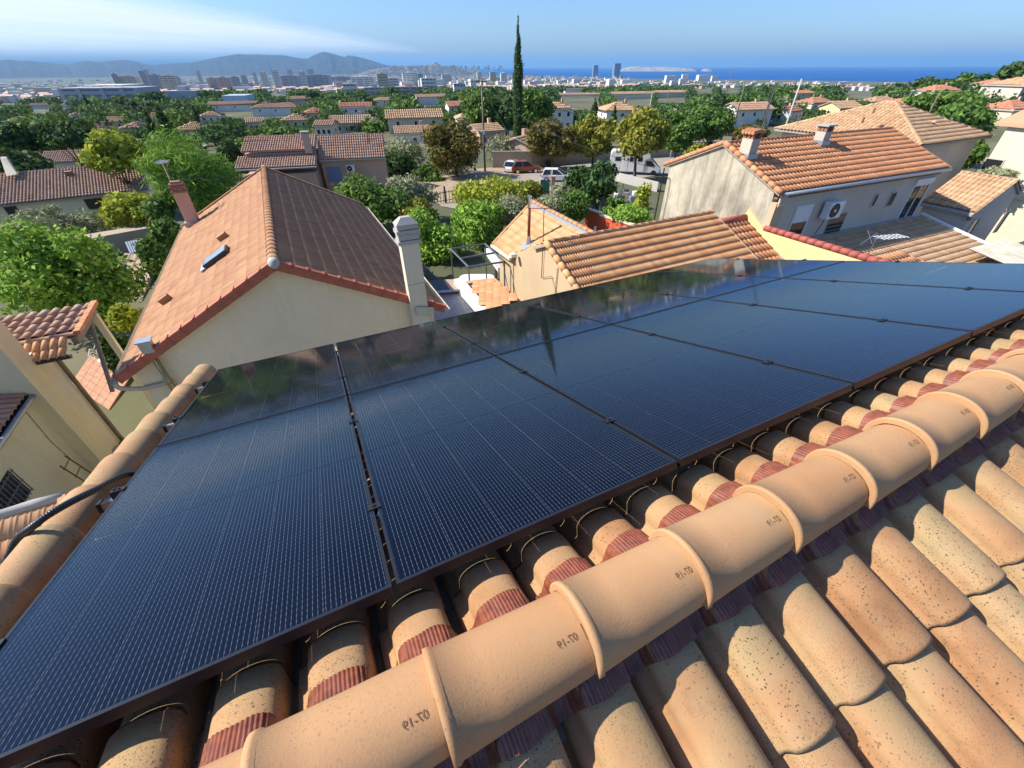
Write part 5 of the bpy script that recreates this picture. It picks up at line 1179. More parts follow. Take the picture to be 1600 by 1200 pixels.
# ------------------------------------------------------------------ long brown roof at the left edge
u12, n12 = dirs(33.0); A12 = V3(-6.08, 5.505, -1)*7.5-u12*3; L12 = 1.36*7.5+3; s12 = .30; w12 = .70*7.5; vd12 = nrm(-n12-ZV*s12); vb12 = nrm(n12-ZV*s12)
h12 = thing('long_roof_house', V3(*(A12+u12*5-n12*2)[:2], -12.5), 'long low house with brown barrel tile roof at the left edge', 'house')
tile_slope(h12, A12, u12, vd12, [(0, 0), (L12, 0), (L12, w12*1.04), (0, w12*1.04)], 'canal', .23, .42, 'brown_tile', 0, 211, .0)
tile_slope(h12, A12, u12, vb12, [(0, 0), (L12, 0), (L12, 3), (0, 3)], 'canal', .23, .42, 'brown_tile', 0, 212, .0)
caps(h12, A12, A12+u12*L12, .11, .4, 'brown_tile', False)
part('roof_deck', M['mortar'], h12, lambda b: (b.prism([A12-ZV*.03, A12+u12*L12-ZV*.03, A12+u12*L12+vd12*w12*1.04-ZV*.03, A12+vd12*w12*1.04-ZV*.03], -ZV*.12), b.prism([A12-ZV*.03, A12+u12*L12-ZV*.03, A12+u12*L12+vb12*3-ZV*.03, A12+vb12*3-ZV*.03], -ZV*.12)))
part('wall', M['greige'], h12, lambda b: b.prism([A12+u12*.2-ZV*.15, A12+u12*.2-n12*(w12-.4)-ZV*(s12*(w12-.4)+.12), V3(*(A12+u12*.2-n12*(w12-.4))[:2], -13), V3(*(A12+u12*.2+n12*2.6)[:2], -13), A12+u12*.2+n12*2.6-ZV*(s12*2.6+.12)], u12*(L12-.4)))
part('terrace_wall', M['cream'], h12, lambda b: b.prism([at_r(0, 246, 62), at_r(9, 246, 62), at_r(27, 272, 60), at_r(10, 275, 60)], n12*.4))
ptv = onp(109, 274, A12, ZV-n12*s12)
part('roof_vent', M['brick'], h12, lambda b: b.box(ptv+ZV*.15, u12*.25, n12*.25, ZV*.2))
ww12 = A12-n12*(w12-.4)
for x, y, w, h in ((22, 333, .8, 1.1), (150, 318, 1.4, .9)):
    window(h12, onp(x, y, ww12, n12), u12, -n12, w, h, 'wood')
# ------------------------------------------------------------------ road, boundary wall, yard
def strip(name, mat, Lp, Rp, dz, nseg=14, kind='structure'):
    def interp(P, t):
        k = t*(len(P)-1); i = min(int(k), len(P)-2); f = k-i; return (P[i][0]*(1-f)+P[i+1][0]*f, P[i][1]*(1-f)+P[i+1][1]*f)
    b = MB(); n = nseg*(len(Lp)-1)
    for i in range(n+1):
        a, c = Pg(*interp(Lp, i/n), dz), Pg(*interp(Rp, i/n), dz)
        for q in range(5): X = a*(1-q/4)+c*q/4; b.v.append((X[0], X[1], ground(X[0], X[1])+dz))
    b.f = [(i*5+q, i*5+q+1, (i+1)*5+q+1, (i+1)*5+q) for i in range(n) for q in range(4)]
    o = b.build(name, M[mat]); tag(o, kind=kind); return o
strip('road', 'road', [(690, 322), (780, 283), (860, 262), (960, 248), (1200, 232)], [(760, 335), (850, 300), (930, 290), (1020, 275), (1200, 250)], .06)
strip('dirt_verge', 'soil', [(640, 282), (700, 268), (760, 262), (830, 262)], [(690, 322), (740, 300), (790, 280), (850, 266)], .04)
wb = [(770, 262), (830, 262), (900, 256), (960, 250), (1060, 244), (1180, 238)]
bw = thing('boundary_wall', Pg(900, 256), 'long beige boundary wall behind the roadside plane trees', 'wall')
WP = [Pg(*p) for p in wb]
for i in range(len(WP)-1):
    a, c = WP[i], WP[i+1]; d = nrm((c-a)*V3(1, 1, 0)); nn = np.cross(ZV, d)
    part('wall', M['stone_wall'], bw, lambda b: b.prism([V3(*a[:2], a[2]-.5), V3(*c[:2], c[2]-.5), V3(*c[:2], c[2]+2.1), V3(*a[:2], a[2]+2.1)], nn*.25))
    part('coping', M['concrete'], bw, lambda b: b.prism([a+ZV*2.1-nn*.05, c+ZV*2.1-nn*.05, c+ZV*2.2-nn*.05, a+ZV*2.2-nn*.05], nn*.35))
# red wall with steps in its coping
rw0, rw1, rw2 = atz(915, 327, -8.0), atz(937, 334, -8.0), atz(996, 352, -8.0)
rw = thing('red_wall', V3(*rw1[:2], -10), 'bright red garden wall with pale stepped coping beyond the striped roof', 'wall')
dr = nrm((rw2-rw0)*V3(1, 1, 0)); nr_ = np.cross(ZV, dr)
part('wall', M['red_wall'], rw, lambda b: b.prism([rw0, rw1, rw1-ZV*.12, rw2-ZV*.12, V3(*rw2[:2], -10.3), V3(*rw0[:2], -10.3)], nr_*.2))
part('coping', M['cream'], rw, lambda b: (b.box((rw0+rw1)/2+nr_*.1+ZV*.04, dr*np.linalg.norm(rw1-rw0)/2, nr_*.15, ZV*.04), b.box((rw1+rw2)/2+nr_*.1-ZV*.08, dr*np.linalg.norm(rw2-rw1)/2, nr_*.15, ZV*.04)))
pot = thing('clay_planter', V3(*atz(915, 352, -9.2)[:2], -9.8), 'clay planter with pale post beside the red wall', 'planter')
pq = atz(917, 352, -8.8)
part('tub', M['brick'], pot, lambda b: b.tube([pq-ZV*1.0, pq-ZV*.4], [.4, .5], 14))
part('post', M['white_paint'], pot, lambda b: b.tube([pq+dr*.8-ZV*1.0, pq+dr*.8+ZV*.1], .08, 8))
def wheelie(x, y, mat, label):
    P = Pg(x, y); t = thing('wheelie_bin', P, label, 'bin', 'bins in the yard')
    part('body', M[mat], t, lambda b: b.add([P+V3(i*.25, j*.3, .06) for i, j in ((-1, -1), (1, -1), (1, 1), (-1, 1))]+[P+V3(i*.3, j*.37, 1.0) for i, j in ((-1, -1), (1, -1), (1, 1), (-1, 1))], [(3, 2, 1, 0), (4, 5, 6, 7), (0, 1, 5, 4), (1, 2, 6, 5), (2, 3, 7, 6), (3, 0, 4, 7)]))
    part('lid', M[mat], t, lambda b: b.add([P+V3(i*.32, j*.39, 1.005) for i, j in ((-1, -1), (1, -1), (1, 1), (-1, 1))]+[P+V3(i*.26, j*.32, 1.1) for i, j in ((-1, -1), (1, -1), (1, 1), (-1, 1))], [(3, 2, 1, 0), (4, 5, 6, 7), (0, 1, 5, 4), (1, 2, 6, 5), (2, 3, 7, 6), (3, 0, 4, 7)]))
    for s in (-1, 1): part('wheel', M['tyre'], t, lambda b: b.tube([P+V3(s*.24, .33, .1), P+V3(s*.30, .33, .1)], .1, 12))
wheelie(941, 331, 'bin_green', 'dark grey wheelie bin behind the red wall')
wheelie(950, 328, 'yellow_plastic', 'yellow recycling bin behind the red wall')
bb = Pg(921, 318)
o = MB(); o.tube([bb, bb+ZV*.3, bb+ZV*.62, bb+ZV*.66], [.42, .46, .42, .38], 18); o.tube([bb+ZV*.62, bb+ZV*.7], .30, 14)
tag(o.build('blue_barrel', M['blue_plastic'], smooth=False), 'blue plastic barrel under the glossy dark tree', 'barrel')
rj = random.Random(9)
for k, (x, y) in enumerate(((962, 312), (970, 316), (978, 310), (986, 316), (975, 305), (992, 308))):
    P = Pg(x, y); o = MB(); a = rj.uniform(0, 3); uu, nn = dirs(math.degrees(a))
    o.bx(P+ZV*.3, rj.uniform(.5, .9), rj.uniform(.4, .7), .6, uu, nn); o.tube([P+uu*.35+ZV*.2, P+uu*.35+ZV*(.7+.1*k)], .06, 6)
    tag(o.build('junk_crate', M[('white_paint', 'dark_metal', 'grey_wood', 'zinc', 'dark_sheet', 'white_paint')[k]], bevel=.03), ('white', 'dark', 'brown', 'grey', 'black', 'pale')[k]+' crate in the junk heap beside the stained gable', 'crate', 'junk heap in the yard')
gt = thing('black_gate', Pg(692, 318), 'low black railing gate by the dirt drive', 'gate')
g0, g1 = Pg(680, 320), Pg(716, 314)
for k in range(9): part('bar', M['black'], gt, lambda b: b.tube([g0+(g1-g0)*k/8, g0+(g1-g0)*k/8+ZV*1.15], .03, 5))
for z in (.25, 1.0): part('rail', M['black'], gt, lambda b: b.tube([g0+ZV*z, g1+ZV*z], .035, 5))
part('gate_post', M['black'], gt, lambda b: b.bx(g0+(g1-g0)*.45+ZV*.75, .14, .14, 1.6))
gg = thing('green_gate', Pg(850, 305), 'green metal gate panel next to a pale pillar on the road', 'gate')
gP = Pg(851, 303); part('panel', M['bin_green'], gg, lambda b: b.bx(gP+ZV*.7, 1.0, .06, 1.4)); M['bin_green2'] = plain('bin_green2', (.03, .16, .10), .5)
part('upper_panel', M['bin_green2'], gg, lambda b: b.bx(gP+ZV*.8+V3(0, -.04, 0), .9, .02, 1.0))
part('pillar', M['pink'], gg, lambda b: (b.bx(gP+V3(.85, 0, .85), .42, .42, 1.7), b.bx(gP+V3(.85, 0, 1.75), .55, .55, .1)))
yw = thing('yard_wall', Pg(1000, 275), 'low pale concrete wall around the junk yard', 'wall')
y1, y2 = Pg(962, 283), Pg(1026, 300)
part('wall', M['concrete'], yw, lambda b: b.prism([y1-ZV*.3, y2-ZV*.3, y2+ZV*1.0, y1+ZV*1.0], V3(.1, .2, 0)))

# ------------------------------------------------------------------ vehicles
def car(name, label, P, az, Ln, Wd, Hh, paint, hatch=True):
    u, n = dirs(az); t = thing(name, P, label, 'car'); P = np.asarray(P, float)
    def q(x, y, z): return P+u*x*Ln+n*y*Wd+ZV*z*Hh
    prof = [(-.49, .20), (-.50, .45), (-.47, .60), (-.2, .63), (.2, .63), (.40, .52), (.49, .42), (.50, .22)]
    def body(b):
        for s in (0,):
            lo = [(x, .46 if abs(x) < .45 else .42, z) for x, z in prof]
            k = len(b.v); m_ = len(lo)
            b.add([q(x, -y, z) for x, y, z in lo]+[q(x, -y*1.04 if .3 < z < .55 else -y, z) for x, y, z in lo][:0]+[q(x, y, z) for x, y, z in lo], [tuple(range(m_)), tuple(range(2*m_-1, m_-1, -1))]+[(i, i+m_, (i+1) % m_+m_, (i+1) % m_) for i in range(m_)])
    part('body', M[paint], t, body, bevel=.07)
    cab0 = [(-.46, .60), (.24, .60)]; 
    bot = [q(-.46, -.45, .61), q(.26, -.45, .61), q(.26, .45, .61), q(-.46, .45, .61)]; top = [q(-.36, -.36, .97), q(.02, -.36, .98), q(.02, .36, .98), q(-.36, .36, .97)]
    part('cabin_glass', M['dark_glass'], t, lambda b: b.add(bot+top, [(0, 1, 5, 4), (1, 2, 6, 5), (2, 3, 7, 6), (3, 0, 4, 7)]))
    part('roof', M[paint], t, lambda b: b.prism([q(-.38, -.365, .965), q(.035, -.365, .975), q(.035, .365, .975), q(-.38, .365, .965)], ZV*.045), bevel=.02)
    for xx, s in ((-.44, .0), (-.14, .0), (.245, -.02)):
        for y in (-1, 1): part('pillar', M[paint], t, lambda b: b.tube([q(xx, .452*y, .60), q(xx*.8-.02 if xx < .2 else .03, .365*y, .98)], .045, 6))
    for x in (-.31, .30):
        for y in (-1, 1):
            w = part('wheel', M['tyre'], t, lambda b: b.tube([q(x, .40*y, .21), q(x, .475*y, .21)], .21*Hh, 18))
            part('hub', M['alu'], w, lambda b: b.tube([q(x, .47*y, .21), q(x, .482*y, .21)], .13*Hh, 12))
    for y in (-1, 1):
        part('headlight', M['alu'], t, lambda b: b.box(q(.475, .33*y, .45), u*.06, n*.14, ZV*.07))
        part('tail_light', M['coping'], t, lambda b: b.box(q(-.492, .38*y, .52), u*.03, n*.09, ZV*.10))
    return t
car('white_car', 'small white hatchback parked on the road', Pg(869, 284), -8, 3.9, 1.75, 1.5, 'car_white')
car('brown_car', 'rusty brown car parked behind the orange tinted bush', Pg(821, 270), 12, 4.2, 1.8, 1.55, 'car_orange')
car('silver_car', 'pale car partly hidden left of the brown car', Pg(802, 268), 70, 3.9, 1.75, 1.5, 'car_white')
car('dark_car', 'dark car behind the glossy dark tree, left of the motorhome', Pg(952, 270), -5, 4.2, 1.8, 1.5, 'car_dark')
mh = Pg(990, 272); um, nm = dirs(-12)
t = thing('motorhome', mh, 'white motorhome parked under the golden plane tree', 'motorhome')
def mq(x, y, z): return mh+um*x+nm*y+ZV*z
part('body', M['car_white'], t, lambda b: b.prism([mq(-3.4, -1.1, .45), mq(1.2, -1.1, .45), mq(1.2, -1.1, 1.9), mq(1.9, -1.1, 2.15), mq(1.75, -1.1, 2.7), mq(1.2, -1.1, 2.95), mq(-3.2, -1.1, 2.95), mq(-3.45, -1.1, 2.6)], nm*2.2), bevel=.08)
part('cab', M['car_white'], t, lambda b: b.prism([mq(1.2, -1.0, .4), mq(3.3, -1.0, .4), mq(3.35, -1.0, .9), mq(3.0, -1.0, 1.15), mq(2.1, -1.0, 1.98), mq(1.2, -1.0, 2.1)], nm*2.0), bevel=.06)
part('windscreen', M['dark_glass'], t, lambda b: b.add([mq(2.98, -.85, 1.22), mq(2.98, .85, 1.22), mq(2.16, .8, 1.98), mq(2.16, -.8, 1.98)], [(0, 1, 2, 3)]) and b.prism([mq(2.99, -.85, 1.22), mq(2.99, .85, 1.22), mq(2.17, .8, 1.99), mq(2.17, -.8, 1.99)], um*.01+ZV*.01))
part('cab_window', M['dark_glass'], t, lambda b: b.prism([mq(1.35, -1.02, 1.2), mq(2.65, -1.02, 1.2), mq(2.05, -1.02, 1.82), mq(1.35, -1.02, 1.85)], nm*.015))
for x, w in ((-2.4, .75), (-.6, .5), (.5, .6)): part('window', M['dark_glass'], t, lambda b: b.box(mq(x, -1.11, 2.0), um*w/2, nm*.012, ZV*.25))
part('door', M['white_paint'], t, lambda b: b.box(mq(-1.4, -1.11, 1.5), um*.32, nm*.012, ZV*.95))
part('bumper', M['dark_metal'], t, lambda b: b.box(mq(3.3, 0, .55), um*.12, nm*.98, ZV*.18))
part('roof_box', M['white_paint'], t, lambda b: (b.box(mq(-1.5, 0, 3.02), um*.4, nm*.3, ZV*.08), b.box(mq(.2, .2, 3.02), um*.3, nm*.3, ZV*.06), b.tube([mq(-3.2, -.9, 3.02), mq(.8, -.9, 3.02)], .04, 6)))
for x in (-2.2, 2.5):
    for y in (-1, 1): part('wheel', M['tyre'], t, lambda b: b.tube([mq(x, .85*y, .36), mq(x, 1.04*y, .36)], .36, 18))
for y in (-1, 1): part('headlight', M['alu'], t, lambda b: b.box(mq(3.31, .72*y, .88), um*.05, nm*.2, ZV*.10))

# ------------------------------------------------------------------ poles and wires
def pole(label, x, ytop, ybase=None, r=None, rad=.13, mat='pole', arm=False):
    P = Pg(x, ybase) if ybase else None
    if P is None: q = at_r(x, ytop, r); P = V3(q[0], q[1], ground(q[0], q[1]))
    z = up_to(P, ytop); t = thing('utility_pole', P, label, 'pole')
    part('pole', M[mat], t, lambda b: b.tube([P-ZV*.3, V3(P[0], P[1], z)], [rad, rad*.65], 10), smooth=True)
    if arm:
        part('cross_arm', M['dark_metal'], t, lambda b: b.tube([V3(P[0]-.9, P[1], z-.35), V3(P[0]+.9, P[1]+.2, z-.35)], .05, 6))
        for s in (-.8, 0, .8): part('insulator', M['white_paint'], t, lambda b: b.tube([V3(P[0]+s, P[1], z-.35), V3(P[0]+s, P[1], z-.1)], .06, 6))
        part('junction_box', M['white_paint'], t, lambda b: b.bx(V3(P[0], P[1]-.2, z*.45+P[2]*.55), .4, .3, .5))
    return V3(P[0], P[1], z)
p_tall = pole('tall wooden utility pole beside the autumn tree', 758, 122, 268, rad=.16, arm=True)
p2_ = pole('pale concrete pole in front of the tan roofed houses', 1011, 143, 195, rad=.2, mat='pole_grey', arm=True)
p3_ = pole('thin dark pole beside the pale concrete pole', 1036, 143, 190, rad=.13)
p4_ = pole('short grey pole right of the golden plane tree', 1047, 212, 247, rad=.14, mat='pole_grey')
p5_ = pole('leaning dark pole behind the orange roof, left one', 1212, 131, r=75, rad=.16)
p6_ = pole('thick pale pole behind the orange roof, right one', 1253, 123, r=75, rad=.15, mat='pole_grey')
p7_ = pole('slender pole left of the white gabled house', 1165, 128, r=150, rad=.2)
p8_ = pole('dark post standing at the white car', 860, 265, 292, rad=.09)
p9_ = pole('thin pole among the trees right of the tan hip roof', 1468, 145, r=90, rad=.12)
p10 = pole('tall thin lamp pole against the sea', 1146, 104, r=420, rad=.3)
def wire(label, pts, sag, rad=.018, grp='overhead power lines'):
    b = MB()
    for a, c in zip(pts[:-1], pts[1:]):
        b.tube([a*(1-s)+c*s-ZV*sag*4*s*(1-s) for s in np.linspace(0, 1, 15)], rad, 4)
    tag(b.build('power_line', M['black']), label, 'power line', grp)
wL_ = at_r(-60, 162, 70)
wire('long dark power line crossing from the left edge to the tall pole', [wL_, p_tall-ZV*.2], 1.2, .03)
wire('lower power line crossing the trees at the left', [at_r(130, 219, 50), at_r(420, 219, 48)], .15, .02)
wire('power line from the tall pole down to the left of the motorhome', [p_tall-ZV*.3, p4_], .8, .022)
wire('second power line from the tall pole over the parked cars', [p_tall-ZV*.5, at_r(1022, 262, 28)], 1.2, .016)
wire('thin power line dropping from tall pole to the yard', [p_tall-ZV*.7, at_r(900, 330, 26)], 1.0, .014)
wire('thin power line above the golden plane tree', [p2_, at_r(820, 150, 120)], 1.0, .03)
wire('thin power line between the poles right of the centre', [p2_, p5_], .8, .02)
wire('thin cable slung to the pink chimney aerial', [mb_+ZV*1.2, at_r(360, 272, 40)], .4, .012)

# ------------------------------------------------------------------ houses in the middle distance
HB = []
def mid_house(x, yr, hw, H, typ, wall, roof, az, dep, label, nwin=3, cat='house', name='hillside_house'):
    X = Pg(x, yr, H, 60.0); d = X@FW; w = 2*hw*d/F; u, n = dirs(az); zg = ground(X[0], X[1]); zr = X[2]
    w /= max(.6, abs(math.cos(math.radians(az)-math.atan2(-X[0], X[1])*-1)*1)) if 0 else 1
    dep = dep or w*.75; rise = min(w, dep)*.5*.36
    t = thing(name, V3(X[0], X[1], zg), label, cat); ze_ = zr-rise; c = V3(X[0], X[1], 0)
    part('wall', M[wall], t, lambda b: b.bx(V3(X[0], X[1], (ze_+zg)/2-.5), w-.8, dep-.8, ze_-zg+1.0, u, n))
    p, e = (.36, .7) if d < 110 else (.6, 1.3)
    if typ == 'hip': hip_roof(t, V3(X[0], X[1], ze_)-u*w/2-n*dep/2, u, n, w, dep, rise, roof, 'canal', p, e, cap=d < 130, seed=int(x))
    else:
        A = V3(X[0], X[1], zr)-u*w/2
        for sg in (1, -1):
            vd = nrm(n*sg*dep/2-ZV*rise); sl = math.hypot(dep/2, rise)
            tile_slope(t, A, u, vd, [(0, 0), (w, 0), (w, sl), (0, sl)], 'canal', p, e, roof, 0, int(x)+sg, .0)
            part('roof_deck', M['mortar'], t, lambda b: b.prism([A-ZV*.03, A+u*w-ZV*.03, A+u*w+vd*sl-ZV*.03, A+vd*sl-ZV*.03], -ZV*.14))
        for s in (-1, 1): part('gable', M[wall], t, lambda b: b.prism([V3(X[0], X[1], ze_-.05)+u*s*(w/2-.42)-n*(dep/2-.45), V3(X[0], X[1], ze_-.05)+u*s*(w/2-.42)+n*(dep/2-.45), V3(X[0], X[1], zr-.2)+u*s*(w/2-.42)], u*-s*.3))
    if d < 330:
        ht = ze_-zg; rows = [ze_-1.35] + ([ze_-4.0] if ht > 5 else [])
        for z in rows:
            for k in range(nwin):
                xx = (k+.5)/nwin*(w-1.2)-(w-1.2)/2; window(t, V3(X[0], X[1], z)+u*xx-n*(dep/2-.4), u, -n, .95, 1.15, 'white_paint', 'dark_glass', .08)
            sx = 1 if X[0] < 0 else -1
            window(t, V3(X[0], X[1], z)+u*sx*(w/2-.4), n, u*sx, .9, 1.1, 'white_paint', 'dark_glass', .08)
        part('chimney', M['salmon'], t, lambda b: b.bx(V3(X[0], X[1], zr+.1)+u*w*.22+n*.6, .6, .5, 1.5, u, n))
    HB.append((x-hw*.8, x+hw*.8, yr-1, yr+hw*.5+4, math.hypot(X[0], X[1])))
    return t
mid = [(556, 160, 25, 6.5, 'gable', 'white_wall', 'red_far_tile', 8, 8, 'white house with orange gable roof left of the centre'),
(548, 180, 30, 4.2, 'gable', 'cream', 'tan_tile', 12, 9, 'low cream house with tan roof in front of the orange gable'),
(646, 171, 44, 5.6, 'gable', 'cream', 'tan_tile', 14, 9, 'long cream villa with tan roof and hedges, left of the utility pole'),
(672, 147, 24, 7.5, 'gable', 'white_wall', 'brown_tile', 20, 9, 'white modern house standing above the long cream villa'),
(432, 160, 36, 6.5, 'hip', 'white_wall', 'brown_tile', 8, 12, 'wide white house with pale brown hip roof above the pink house'),
(462, 178, 20, 4.2, 'hip', 'cream', 'tan_tile', 10, 9, 'small cream bungalow under the wide white house'),
(869, 160, 25, 6.8, 'hip', 'white_wall', 'tan_tile', 14, 8, 'white two storey house with tan hip roof right of the tall cypress'),
(967, 160, 28, 6.8, 'hip', 'white_wall', 'tan_tile', 10, 9, 'white hip roofed house behind the small cypress'),
(988, 143, 36, 7.5, 'gable', 'cream', 'tan_tile', 8, 11, 'large cream house with long tan roof, left of the pale pole'),
(1048, 141, 28, 7.5, 'gable', 'grey_wall', 'tan_tile', 12, 11, 'grey walled house with tan roof right of the pale pole'),
(1098, 133, 17, 8, 'gable', 'yellow', 'tan_tile', 60, 9, 'narrow yellow house with orange topped roof'),
(1140, 132, 18, 8.5, 'gable', 'yellow', 'red_far_tile', -70, 9, 'yellow house whose steep gable has a red roof'),
(1170, 160, 34, 6.5, 'gable', 'white_wall', 'brown_tile', 15, 9, 'broad white gabled house left of the dark poles'),
(808, 123, 24, 9, 'gable', 'cream', 'red_far_tile', 5, 10, 'large house with bright orange roof hiding behind the tall cypress'),
(757, 193, 24, 4.2, 'gable', 'pink', 'tan_tile', 30, 7, 'small pink house with tan roof behind the utility pole'),
(818, 212, 26, 3.6, 'gable', 'salmon', 'tan_tile', 60, 6, 'pink shed wall at the foot of the tall cypress'),
(1252, 141, 22, 7, 'hip', 'cream', 'red_far_tile', 10, 9, 'cream house with red hip roof behind the pale thick pole'),
(1276, 152, 25, 6, 'hip', 'cream', 'red_far_tile', 20, 10, 'open sided house with orange hip roof right of the thick pole'),
(1232, 166, 24, 5, 'gable', 'white_wall', 'red_far_tile', 40, 8, 'white house with orange roof between the two poles'),
(1318, 158, 24, 6.5, 'gable', 'yellow', 'tan_tile', 16, 9, 'boxy yellow house with flat tan roof'),
(1338, 134, 30, 8, 'gable', 'yellow', 'red_far_tile', 30, 10, 'yellow house with orange gable among the pines'),
(1378, 151, 25, 5.5, 'hip', 'white_wall', 'brown_tile', 10, 9, 'low white house with pinkish hip roof'),
(1426, 152, 34, 6, 'hip', 'cream', 'red_far_tile', 15, 10, 'long orange hip roof above the tan hip roof house'),
(1470, 133, 29, 7.5, 'hip', 'white_wall', 'red_far_tile', 10, 11, 'white villa with orange hip roof in the wood'),
(1556, 123, 20, 7.5, 'hip', 'white_wall', 'red_far_tile', 12, 10, 'white villa with orange roof near the right edge horizon'),
(1594, 121, 28, 10, 'hip', 'grey_wall', 'tan_tile', 12, 12, 'tall tan roofed house at the right edge below the dark tree'),
(1584, 157, 38, 5.5, 'hip', 'cream', 'red_far_tile', 15, 11, 'wide orange hip roof above the pale right hand building'),
(88, 236, 36, 4.6, 'gable', 'cream', 'brown_tile', 20, 8, 'cream house with brown tile roof among dark trees at left'),
(68, 161, 20, 5.5, 'hip', 'white_wall', 'tan_tile', 20, 9, 'white house with pale hip roof at far left under the power line'),
(108, 161, 12, 5.5, 'hip', 'white_wall', 'tan_tile', 10, 8, 'small white house right of the far left pale roof'),
(150, 195, 18, 4.4, 'hip', 'cream', 'brown_tile', 20, 9, 'low brown roofed house behind the dark wide tree'),
(212, 191, 16, 4.6, 'hip', 'cream', 'brown_tile', 5, 9, 'grey brown roof left of the pointed cypress'),
(303, 191, 24, 4.6, 'hip', 'cream', 'tan_tile', 12, 9, 'tan roofed bungalow right of the bright pine'),
(188, 182, 20, 4.6, 'gable', 'cream', 'tan_tile', 12, 9, 'pale tan roofed bungalow with a garden left of the cypresses'),
(368, 158, 40, 6, 'gable', 'white_wall', 'tan_tile', 8, 10, 'long low white building with tan roof at mid left'),
(438, 136, 18, 8, 'hip', 'cream', 'tan_tile', 8, 12, 'pale tan roofed building below the tower blocks'),
(514, 131, 16, 8, 'gable', 'cream', 'red_far_tile', 8, 12, 'far orange roofed house row below the slab blocks'),
(895, 138, 14, 7, 'gable', 'white_wall', 'dark_roof', 12, 10, 'white house with dark roof in the far trees right of the cypress'),
(905, 145, 40, 4, 'gable', 'white_wall', 'tan_tile', 4, 9, 'long low white building below the far pines'),
(36, 182, 18, 4.6, 'hip', 'cream', 'tan_tile', 14, 8, 'tan roofed house at far left above the dark wide tree'),
(128, 174, 16, 5, 'hip', 'white_wall', 'brown_tile', 18, 8, 'small white bungalow with brown roof, left valley'),
(252, 176, 15, 5, 'gable', 'cream', 'red_far_tile', 6, 8, 'cream house with reddish roof behind the cypress pair'),
(330, 174, 16, 5, 'hip', 'white_wall', 'tan_tile', 12, 8, 'white cottage with tan roof below the long low building'),
(398, 184, 14, 4.4, 'gable', 'cream', 'tan_tile', 25, 8, 'cream cottage left of the small cream bungalow'),
(492, 168, 17, 5.2, 'hip', 'cream', 'red_far_tile', 15, 9, 'cream house with red hip roof left of the orange gable'),
(508, 188, 15, 4.2, 'gable', 'cream', 'brown_tile', 5, 8, 'little brown roofed house above the pink house'),
(600, 152, 16, 6, 'hip', 'white_wall', 'tan_tile', 12, 9, 'white house with tan hip roof left of the white modern house'),
(712, 158, 16, 6, 'gable', 'white_wall', 'red_far_tile', 18, 9, 'white house with red roof left of the tall utility pole'),
(724, 178, 14, 5, 'hip', 'cream', 'tan_tile', 10, 8, 'cream cottage left of the tall utility pole'),
(470, 150, 16, 6, 'gable', 'cream', 'tan_tile', 10, 10, 'pale house with long tan roof right of the wide white house'),
(20, 150, 18, 6, 'hip', 'white_wall', 'red_far_tile', 10, 10, 'white house with red roof at the far left skyline trees'),
(645, 196, 30, 3.4, 'gable', 'white_wall', 'tan_tile', 14, 7, 'low white annex with tan roof before the cream villa')]
M['dark_roof'] = tile_mat('dark_roof', [(.12, .12, .13), (.16, .16, .17)], .2)
for a in mid: mid_house(*a)
M['blue_roof'] = plain('blue_roof', (.45, .55, .66), .5)
# ------------------------------------------------------------------ far buildings
def block(x0, x1, yt, r, mat, label, az=10, dep=None, bands=True, hroof=True, name='apartment_block', cat='building'):
    xc = (x0+x1)/2; X = at_r(xc, yt, r); d = X@FW; w = (x1-x0)*d/F; u, n = dirs(az); zg = ground(X[0], X[1]); zt = X[2]; dep = dep or max(12, w*.4)
    t = thing(name, V3(X[0], X[1], zg), label, cat); h = zt-zg
    part('body', M[mat], t, lambda b: b.bx(V3(X[0], X[1], (zt+zg)/2-2), w, dep, h+4, u, n))
    nfl = max(3, int(h/4.2))
    if bands:
        part('window_bands', M['band'], t, lambda b: [b.bx(V3(X[0], X[1], zg+h*(k+.62)/nfl), w*.90, dep+.5, h/nfl*.36, u, n) for k in range(nfl)])
        part('stair_strip', M[mat], t, lambda b: [b.bx(V3(X[0], X[1], (zt+zg)/2)+u*w*s, w*.05, dep+1.0, h, u, n) for s in (-.25, .05, .3)])
    if hroof: part('roof_box', M[mat], t, lambda b: b.bx(V3(X[0], X[1], zt+1.5), w*.3, dep*.5, 3, u, n))
    HB.append((x0+(x1-x0)*.15, x1-(x1-x0)*.15, yt-1, yt+min(9, .45*(x1-x0)+3), r)); return t
M['band'] = plain('band', (.16, .17, .19), .4)
M['far_white'] = plain('far_white', (.70, .68, .63), .8, var=.05); M['far_beige'] = plain('far_beige', (.62, .52, .36), .8, var=.05); M['far_grey'] = plain('far_grey', (.42, .42, .44), .8, var=.05); M['far_pink'] = plain('far_pink', (.58, .42, .34), .8, var=.05); M['far_blue'] = plain('far_blue', (.16, .24, .36), .3, var=.05)
